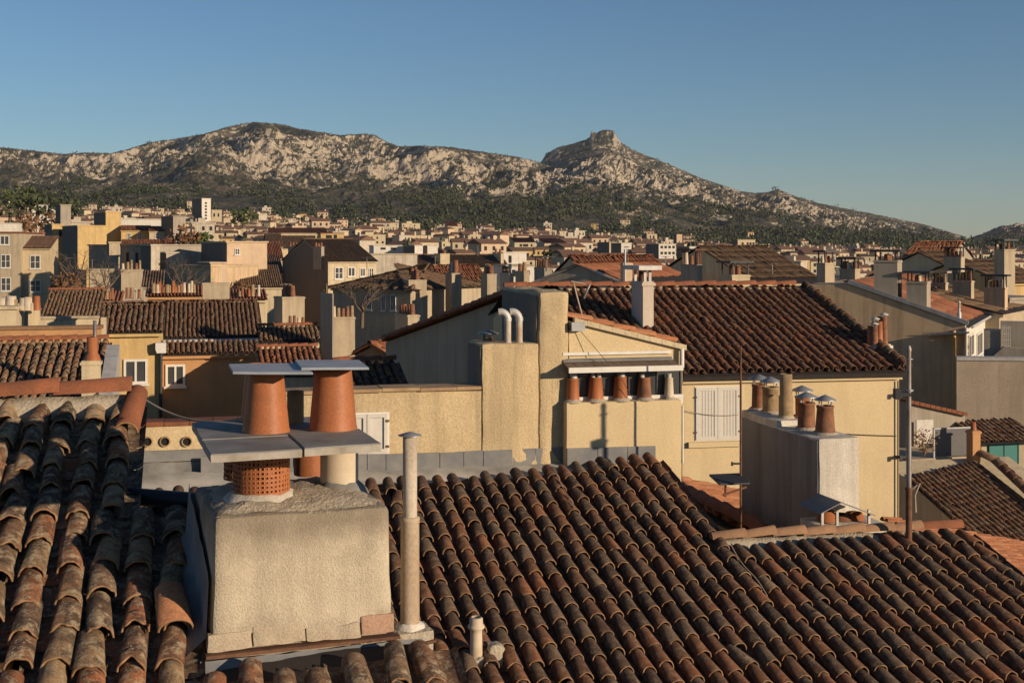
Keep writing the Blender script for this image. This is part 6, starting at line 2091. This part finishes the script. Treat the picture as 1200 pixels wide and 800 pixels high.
hs('low house with a brown dusty roof left of the dark gable house', 284, 330, 337, 125, TH, 8, 'cream', ('shed', 14, 'tile_old', 3))
hs('white flat roofed block with a black balcony strip, centre', 438, 473, 288, 300, TH, 8, 'white', ('flat', 'white', .2), wins=[(446, 290, 452, 292.5, 'dark'), (458, 290, 464, 292.5, 'dark')], cat='apartment block')
hs('white block with a grey shaded side next to the white flat roofed block', 486, 495.5, 288, 295, TH, 8, 'white', ('flat', 'white', .2), xs=473, cat='apartment block')
hs('second white block with a grey shaded side, right of the first', 501, 513, 288, 298, TH, 8, 'white', ('flat', 'white', .2), xs=495.5, cat='apartment block')
hs('stained light wall of an old house with rubble at its foot, centre', 434, 489, 298.5, 170, TH, 4, 'offwhite', ('flat', 'beige', .1))
hs('cream house with a brown roof and a broad chimney, centre', 489, 520, 313, 172, TH, 10, 'cream', ('slope', 17, 'tile_brown', 3), chims=[dict(xs=509, x0=516, x1=527, yt=297, yb=311, Y=173, pots=4, mat='cream', ph=.6, pr=.25)])
hs('long cream house with a wide brown roof and dark shutters, centre', 524, 596, 313.5, 175, TH, 10, 'cream', ('slope', 18, 'tile_brown', 3), wins=[(543, 318, 547, 327, 'dark'), (553, 318, 556.5, 328, 'tall'), (562, 318, 567, 327, 'dark'), (584, 317, 588, 324, 'dark')])
hs('white house with a tall window behind the small chimneys, right of centre', 590, 617, 296.5, 190, TH, 7, 'white', ('flat', 'white', .1), wins=[(596, 299.5, 599.5, 308, 'dark')])
chimney(None, 577, 587, 590.5, 297, 310, 178, TH, 'cream', pots=2, ph=.6, pr=.25, label='cream edged chimney left of the white house with a tall window')
hs('lower white house in front of the white house with a tall window', 594, 626, 312, 150, TH, 7, 'white', ('flat', 'beige', .15), wins=[(600, 316, 604, 324, 'dark'), (618, 317, 621, 322, 'dark')])
chimney(None, 626, 638, 647, 314, 330, 90, TH, 'grey', pots=4, cap='darkmetal', ph=.6, pr=.2, label='dark chimney with a flat cap left of the triangular gable peak')
hs('villa with a red roof in front of the pine wood, left one of the pair', 603, 628, 284, 620, TH, 10, 'cream', ('shed', 13, 'tile_red', 3), wins=[(609, 286, 612, 289, 'dark'), (613, 286, 619, 289, 'dark'), (622, 286, 624, 289, 'dark')], cat='villa')
hs('villa with a red roof in front of the pine wood, right one of the pair', 638, 662, 285, 640, TH, 10, 'cream', ('shed', 13, 'tile_red', 3), cat='villa', wins=[(644, 287, 646, 290, 'dark'), (651, 287, 653, 290, 'dark')])
hs('villa on the slope with a brown roof and bare garden', 524, 537, 265, 900, TH, 10, 'cream', ('shed', 18, 'tile_red', 3), cat='villa', wins=[(527, 267, 529, 270, 'dark')])
hs('white apartment block with two rows of balconies facing the sun', 772, 792, 286, 520, TH, 9, 'white', ('flat', 'white', .3), xs=757, wins=[(774 + i * 4.6, 288 + j * 7, 777 + i * 4.6, 291 + j * 7, 'dark') for i in range(4) for j in range(2)], cat='apartment block')
hs('cream block with a shaded side right of the balcony block', 808, 817, 289, 540, TH, 9, 'white', ('flat', 'white', .3), xs=793, wins=[(810, 292, 815, 293.5, 'dark'), (810, 295, 815, 296.5, 'dark')], cat='apartment block')
hs('tall cream apartment tower with open loggias, right of centre', 864.5, 885, 281, 640, TH, 9, 'cream', ('flat', 'cream', .3), xs=857, wins=[(869, 284, 871.5, 290, 'dark')] + [(875 + i * 3.4, 284 + j * 5, 877.4 + i * 3.4, 287 + j * 5, 'dark') for i in range(3) for j in range(2)], cat='apartment tower')
hs('cream block beside the apartment tower with loggias', 885.5, 896, 295, 620, TH, 8, 'cream', ('flat', 'cream', .2), cat='apartment block')
hs('low white block two doors right of the apartment tower with loggias', 903, 914, 296, 600, TH, 8, 'white', ('flat', 'white', .2), cat='apartment block')
hs('small pink block at the wood edge with a red top', 793, 799.5, 274.5, 900, TH, 8, 'pink', ('flat', 'ridge', .2), xs=789, cat='villa')
hs('pale villa with columns half hidden by the pines', 758, 770, 274, 880, TH, 8, 'cream', ('flat', 'ridge', .3), xs=752, wins=[(761, 276, 763, 281, 'dark'), (765, 276, 767, 281, 'dark')], cat='villa')
hs('grey and white pair of flats under the pines, left of the balcony block', 728, 740, 285, 560, TH, 8, 'white', ('flat', 'white', .2), xs=716, wins=[(731, 289, 737, 290, 'dark'), (731, 292, 737, 293, 'dark')], cat='apartment block')
hs('low flats with a dark side at the centre right foot of the wood', 714, 722, 284, 580, TH, 8, 'cream', ('flat', 'cream', .2), xs=700, cat='apartment block')

# ---- the far town: many small houses, copies of a few kinds
def far_proto(kind):
    fr = Fr((0, 0, 0), 0)
    mb = MB()
    g = random.Random(kind)
    w_, d_, h_ = [(11, 8, 7), (9, 8, 10), (14, 9, 8), (8, 7, 6), (16, 9, 12), (10, 9, 9)][kind]
    mb.box(fr, -w_ / 2, w_ / 2, 0, d_, -8, h_, 0)
    if kind in (0, 2, 3, 5):
        e = .5; r_ = h_ + d_ * .2
        mb.prism_u(fr, [(-e, h_ + .02), (d_ / 2, r_), (d_ + e, h_ + .02)], -w_ / 2 - e, w_ / 2 + e, 1)
    else:
        mb.box(fr, -w_ / 2 - .3, w_ / 2 + .3, -.3, d_ + .3, h_ + .01, h_ + .5, 0)
        mb.box(fr, -w_ * .2, w_ * .1, d_ * .3, d_ * .6, h_ + .51, h_ + 2.2, 0)
    n_ = int(w_ / 2.8)
    for j in range(int(h_ / 3)):
        for i in range(n_):
            if g.random() < .15: continue
            u = -w_ / 2 + (i + .5) * w_ / n_
            z = h_ - 2.4 - j * 3
            mb.box(fr, u - .55, u + .55, -.05, .02, z, z + 1.5, 2)
    if kind in (0, 2, 5):
        mb.box(fr, w_ * .2, w_ * .2 + 1.1, d_ * .4, d_ * .4 + .8, h_, h_ + d_ * .2 + 1.2, 0)
    return mb
FAR = [('small cream house with a red roof in the far town', ['cream', 'tile_far']), ('plain pale flat roofed house in the far town', ['offwhite', 'cream']), ('long cream house with a faded roof in the far town', ['offwhite', 'tile_far']),
       ('tiny ochre cottage with a brown roof in the far town', ['ochre', 'tile_mid']), ('pale block of flats in the far town', ['cream', 'offwhite']), ('pink house with a red roof in the far town', ['pink', 'tile_far'])]
protos = []
for k_, (lab, mt) in enumerate(FAR):
    o = far_proto(k_).build('far_house', [M[mt[0]], M[mt[1]], M['dark']])
    tag(o, lab, 'house', lab.replace('small ', '').replace('tiny ', '').replace('plain ', '') + ' group')
    o['group'] = ['cream houses with red roofs', 'pale flat roofed houses', 'long houses with faded roofs', 'ochre cottages', 'pale blocks of flats', 'pink houses with red roofs'][k_]
    protos.append(o)
g = random.Random(77)
used = [False] * 6
placed = []
tries = 0
while len(placed) < 285 and tries < 9000:
    tries += 1
    px_ = g.uniform(-10, 1175)
    Y_ = 300 + 760 * g.random() ** 1.0
    if px_ < 260 and Y_ < 420: continue
    if g.random() < (.55 if px_ < 560 and Y_ > 900 else 0): continue
    x_ = (px_ - 600) / F * Y_
    if any(abs(x_ - a) < 13 and abs(Y_ - b) < 17 for a, b in placed): continue
    placed.append((x_, Y_))
    k_ = g.choices(range(6), [5, 1.0, 3, 4, .6 if Y_ > 600 else .1, 2.5])[0]
    if not used[k_]: o = protos[k_]; used[k_] = True
    else:
        o = protos[k_].copy(); col.objects.link(o)
    z_ = float(ground_z(np.array([px_]), np.array([Y_]))[0])
    o.location = (x_, Y_, z_)
    o.rotation_euler = (0, 0, R(g.choice([14, 14, 10, 20, -30, 35]) + g.uniform(-6, 6)))
    s_ = g.uniform(.8, 1.2) * (0.8 if Y_ < 500 else 1)
    o.scale = (s_, s_, s_ * g.uniform(.85, 1.15))
# a few kept back houses higher on the slopes among the pines
for i in range(14):
    px_ = g.uniform(0, 1000); Y_ = g.uniform(1320, 1650)
    o = protos[g.choice([0, 1, 3, 5])].copy(); col.objects.link(o)
    o.location = ((px_ - 600) / F * Y_, Y_, float(hill_z(np.array([px_]), np.array([Y_]))[0]) + 3)
    o.rotation_euler = (0, 0, R(14 + g.uniform(-20, 20))); o.scale = (1.1, 1.1, 1.1)

# trees among the far houses
TT = []
for i in range(4):
    tv, tf = clump_template(26, 50 + i)
    me = bpy.data.meshes.new('tree_crown'); me.from_pydata(tv.tolist(), [], tf.tolist()); me.materials.append(M['pine']); TT.append(me)
g = random.Random(5)
for i in range(190):
    px_ = g.uniform(-10, 1190); Y_ = g.uniform(300, 1300)
    x_ = (px_ - 600) / F * Y_
    if any(abs(x_ - a) < 7 and abs(Y_ - b - 4) < 7 for a, b in placed): continue
    if px_ < 300 and Y_ < 400: continue
    o = bpy.data.objects.new('far_tree', TT[i % 4]); col.objects.link(o)
    s_ = g.uniform(5, 10)
    o.location = (x_, Y_, float(ground_z(np.array([px_]), np.array([Y_]))[0]) - .5)
    o.scale = (s_, s_, s_ * g.uniform(.8, 1.3)); o.rotation_euler = (0, 0, g.uniform(0, 6))
    tag(o, 'dark green tree growing between houses of the far town', 'tree', 'trees between the far houses')

# the rest of the town, too far and too many to count
def town_rest():
    g = random.Random(99)
    mb = MB()
    n_ = 0
    while n_ < 900:
        px_ = g.uniform(-20, 1190); Y_ = g.uniform(640, 1330)
        lim = np.interp(px_, [0, 300, 420, 560, 650, 1190], [.75, .75, .35, .45, 1, 1])
        if Y_ > 1000 and g.random() > lim: n_ += .3; continue
        n_ += 1
        x_ = (px_ - 600) / F * Y_
        z_ = float(ground_z(np.array([px_]), np.array([Y_]))[0])
        fr = Fr((x_, Y_, z_), g.choice([14, 10, 24, -28]) + g.uniform(-8, 8))
        w_, d_, h_ = g.uniform(5, 12), g.uniform(5, 8), g.choice([3.5, 5, 6, 6.5, 8, 9])
        m_ = g.choice([0, 0, 1, 2, 3, 0])
        mb.box(fr, 0, w_, 0, d_, -5, h_, m_)
        if g.random() < .75:
            r_ = d_ * .2
            mb.prism_u(fr, [(-.4, h_ + .02), (d_ / 2, h_ + r_), (d_ + .4, h_ + .02)], -.4, w_ + .4, g.choice([4, 5, 6]))
        else:
            mb.box(fr, -.2, w_ + .2, -.2, d_ + .2, h_ + .01, h_ + .35, m_)
            if g.random() < .6: mb.box(fr, w_ * .3, w_ * .5, d_ * .3, d_ * .5, h_ + .36, h_ + 1.8, m_)
        if g.random() < .7: u_ = g.uniform(.5, w_ - 1.2); mb.box(fr, u_, u_ + .8, d_ * .4, d_ * .4 + .7, h_, h_ + 2.3, m_)
        for i in range(int(w_ / 2.6)):
            for j in range(int(h_ / 3)):
                if g.random() < .7:
                    u_ = (i + .5) * w_ / int(w_ / 2.6) - .45
                    mb.box(fr, u_, u_ + g.uniform(.7, 1.0), -.05, .02, h_ - 2.3 - 3 * j, h_ - .9 - 3 * j, 7)
    o = mb.build('distant_town', [M['cream'], M['offwhite'], M['pink'], M['beige'], M['tile_far'], M['tile_mid'], M['tile_far'], M['dark']])
    tag(o, 'mass of tiny distant houses with red roofs spread below the pine wood', 'town', kind='stuff')
town_rest()
# ================================================================ trees and small things of the old town
def bare_tree(name, base, H_, label, seed, spread=.55, n0=7):
    g = random.Random(seed)
    root = empty(name, base, 0, label, 'tree')
    base = Vector(base)
    tr, br = MB(), MB()
    tr.tube([base, base + Vector((.05, 0, H_ * .22)), base + Vector((0, .05, H_ * .40))], [H_ * .035, H_ * .028, H_ * .022], 8)
    def grow(p, d, L_, r_, lev):
        pts = [p]; q = p
        for i in range(3):
            d = (d + Vector((g.gauss(0, .22), g.gauss(0, .22), g.gauss(.06, .14)))).normalized()
            q = q + d * L_ / 3; pts.append(q)
        br.tube(pts, [r_, r_ * .8, r_ * .6, r_ * .42], 5, caps=False)
        if lev < 4:
            for i in range(3 if lev < 2 else 2):
                dd = (d + Vector((g.gauss(0, spread), g.gauss(0, spread), g.gauss(.1, spread * .6)))).normalized()
                grow(pts[g.choice((2, 3))], dd, L_ * g.uniform(.6, .8), r_ * .5, lev + 1)
    for i in range(n0):
        t = 6.28 * i / n0 + g.uniform(-.3, .3)
        grow(base + Vector((0, 0, H_ * g.uniform(.22, .40))), Vector((math.cos(t), math.sin(t), g.uniform(.5, 1.3))).normalized(), H_ * .30, H_ * .014, 1)
    tr.build('trunk', M['bark'], root); br.build('branches', M['bark'], root)
    return root
def zpx(y, Y): return (HY - y) / F * Y
bare_tree('bare_tree', P(88, 366, 92), 5.2, 'bare winter tree with tangled branches against the dark gap, left one of three', 4, .7, 9)
bare_tree('bare_tree', P(126, 362, 100), 4.6, 'bare winter tree with pale branches in front of the beige garden wall', 6, .6, 7)
bare_tree('bare_tree', P(212, 358, 100), 4.4, 'bare winter tree in front of the shaded grey purple wall', 9, .7, 9)
bare_tree('bare_tree', P(424, 384, 98), 4.6, 'bare climbing tree in front of the shaded house with the brown hip roof', 13, .6, 8)

def crown_tree(name, base, r, h_, mat, label, seed, n=240, group=None):
    g = np.random.default_rng(seed)
    root = empty(name, base, 0, label, 'tree', group)
    tv, tf = clump_template(n, seed)
    # smaller leaf clusters for near trees
    mb = MB()
    gg_ = random.Random(seed)
    base = Vector(base)
    for i in range(n):
        d = Vector((gg_.gauss(0, 1), gg_.gauss(0, 1), gg_.gauss(0, 1))).normalized() * gg_.random() ** .4
        c_ = base + Vector((d.x * r, d.y * r, h_ * .58 + d.z * h_ * .42))
        if mnoise.noise(c_ * (2.2 / r)) < -.22: continue
        s_ = r * gg_.uniform(.10, .19)
        a_ = [Vector((gg_.gauss(0, 1), gg_.gauss(0, 1), gg_.gauss(0, 1))).normalized() * s_ for _ in range(4)]
        mb.add([c_ + q for q in a_], [(0, 1, 2), (0, 2, 3), (0, 3, 1), (1, 3, 2)])
    mb.build('crown', M[mat], root)
    t_ = MB(); t_.tube([base, base + Vector((0, 0, h_ * .5))], [r * .10, r * .05], 7); t_.build('trunk', M['bark'], root)
    return root
crown_tree('round_tree', P(235, 291, 195), 1.9, 2.6, 'leaf', 'round green tree on a roof terrace below the white apartment tower', 3, 420)
for i, (x_, y_, Y_, r_, m_, lab) in enumerate(((30, 276, 270, 3.2, 'leaf_rust', 'russet autumn tree left of the small yellow fronted house'), (44, 258, 420, 7, 'pine', 'dark pine in front of the long white block'), (12, 262, 480, 8, 'pine', 'dark pine at the left edge above the low white house'),
    (60, 282, 300, 4.5, 'leaf_rust', 'brown leaved tree behind the tan apartment house'), (75, 266, 380, 6, 'pine', 'dark pine right of the long white block'), (26, 250, 520, 8, 'leaf', 'green tree left of the long white block'), (215, 298, 160, 2.4, 'leaf_rust', 'dark reddish bush above the pale peeling house'), (268, 372, 90, .9, 'leaf_yellow', 'yellowish bush by the pots beyond the ribbed roof'), (282, 350, 100, 1.0, 'leaf_rust', 'brownish bush behind the low cream parapet'),
    (78, 352, 88, 1.3, 'leaf_rust', 'russet creeper at the foot of the left bare tree'), (285, 268, 520, 6, 'leaf', 'green tree on the rise right of the white apartment tower'))):
    crown_tree('tree', P(x_, y_, Y_), r_, r_ * 1.5, m_, lab, 60 + i, 200)
# aerials on the rooftops
def aerial(x, y, Y, hpx, label, seed):
    g = random.Random(seed)
    b_ = P(x, y, Y); k = Y / F
    a_ = empty('television_aerial', b_, 0, label, 'aerial', 'aerials on the old town roofs')
    t_ = b_ + Vector((0, 0, hpx * k))
    m_ = MB(); m_.tube([b_, t_], .018 if Y < 70 else .03, 6); m_.build('mast', M['polemetal'], a_)
    m_ = MB(); L_ = hpx * k * .35
    ang = g.uniform(0, 3)
    d_ = Vector((math.cos(ang), math.sin(ang), 0)); e_ = Vector((-d_.y, d_.x, 0))
    m_.tube([t_ - d_ * L_ - Vector((0, 0, .05)), t_ + d_ * L_ - Vector((0, 0, .05))], .014 if Y < 70 else .022, 5)
    m_.build('boom', M['polemetal'], a_)
    for i in range(5):
        q = t_ - d_ * L_ * (1 - i * .5) - Vector((0, 0, .05))
        m_ = MB(); m_.tube([q - e_ * L_ * .45, q + e_ * L_ * .45], .010 if Y < 70 else .018, 4); m_.build('element', M['polemetal'], a_)
for i, (x_, y_, Y_, h_, lab) in enumerate(((298, 348, 90, 14, 'aerial above the cream house with shuttered windows'), (335, 350, 71, 18, 'aerial rising from the large chimney block with four orange pots'), (430, 317, 106, 16, 'aerial on the left end of the brown hip roof'), (510, 318, 116, 18, 'aerial between the chimney towers'), (640, 318, 84, 14, 'aerial left of the triangular gable peak'), (780, 316, 80, 16, 'aerial above the red roof right of the pink chimney'), (905, 322, 80, 14, 'aerial on the broad brown roof behind the brown ridge'), (1150, 306, 98, 16, 'aerial on the far right brown roof'), (170, 352, 66, 16, 'aerial over the left end of the ribbed roof'), (108, 318, 110, 14, 'aerial on the beige garden wall'), (260, 285, 132, 16, 'aerial on the pink house'), (560, 300, 178, 13, 'aerial on the long cream house with the wide brown roof'))):
    aerial(x_, y_, Y_, h_, lab, i)
# sagging cables
def cable(A_, B_, sag, r_, mat, label):
    A_, B_ = Vector(A_), Vector(B_)
    pts = [A_.lerp(B_, i / 14) - Vector((0, 0, sag * 4 * (i / 14) * (1 - i / 14))) for i in range(15)]
    m_ = MB(); m_.tube(pts, r_, 5)
    tag(m_.build('cable', M[mat], None, loc=pts[0]), label, 'cable')
cable(P(168, 467, 14.0), P(284, 490, 13.0), .12, .014, 'wire_pale', 'pale cable sagging across the gap left of the tall terracotta pots')
cable(HF.w(HF.hit(876, 497, .0)[0], .06, HF.hit(876, 497, .0)[1]), HF.w(HF.hit(1052, 511, .0)[0], .06, HF.hit(1052, 511, .0)[1]), .05, .010, 'wire', 'thin cable running along the yellow wall behind the long chimney stack')
cable(HF.w(HF.hit(800, 480, .0)[0], .04, HF.hit(800, 480, .0)[1]), HF.w(HF.hit(866, 486, .0)[0], .04, HF.hit(866, 486, .0)[1]), .06, .007, 'wire_pale', 'pale wire crossing the yellow wall to the cream shutters')
# ================================================================ the air between
HZ = True
if HZ:
    m = bpy.data.materials.new('evening_haze'); m.use_nodes = True
    nt = m.node_tree; nt.nodes.clear()
    pv = nt.nodes.new('ShaderNodeVolumePrincipled'); out = nt.nodes.new('ShaderNodeOutputMaterial')
    pv.inputs['Color'].default_value = (0.80, 0.88, 1.0, 1)
    pv.inputs['Density'].default_value = 0.000028
    nt.links.new(pv.outputs[0], out.inputs['Volume'])
    mb = MB()
    fr = Fr((0, 0, 0), 0)
    mb.box(fr, -9000, 9000, -600, 10500, GZ - 60, 470)
    o = mb.build('haze', m)
    tag(o, kind='stuff')
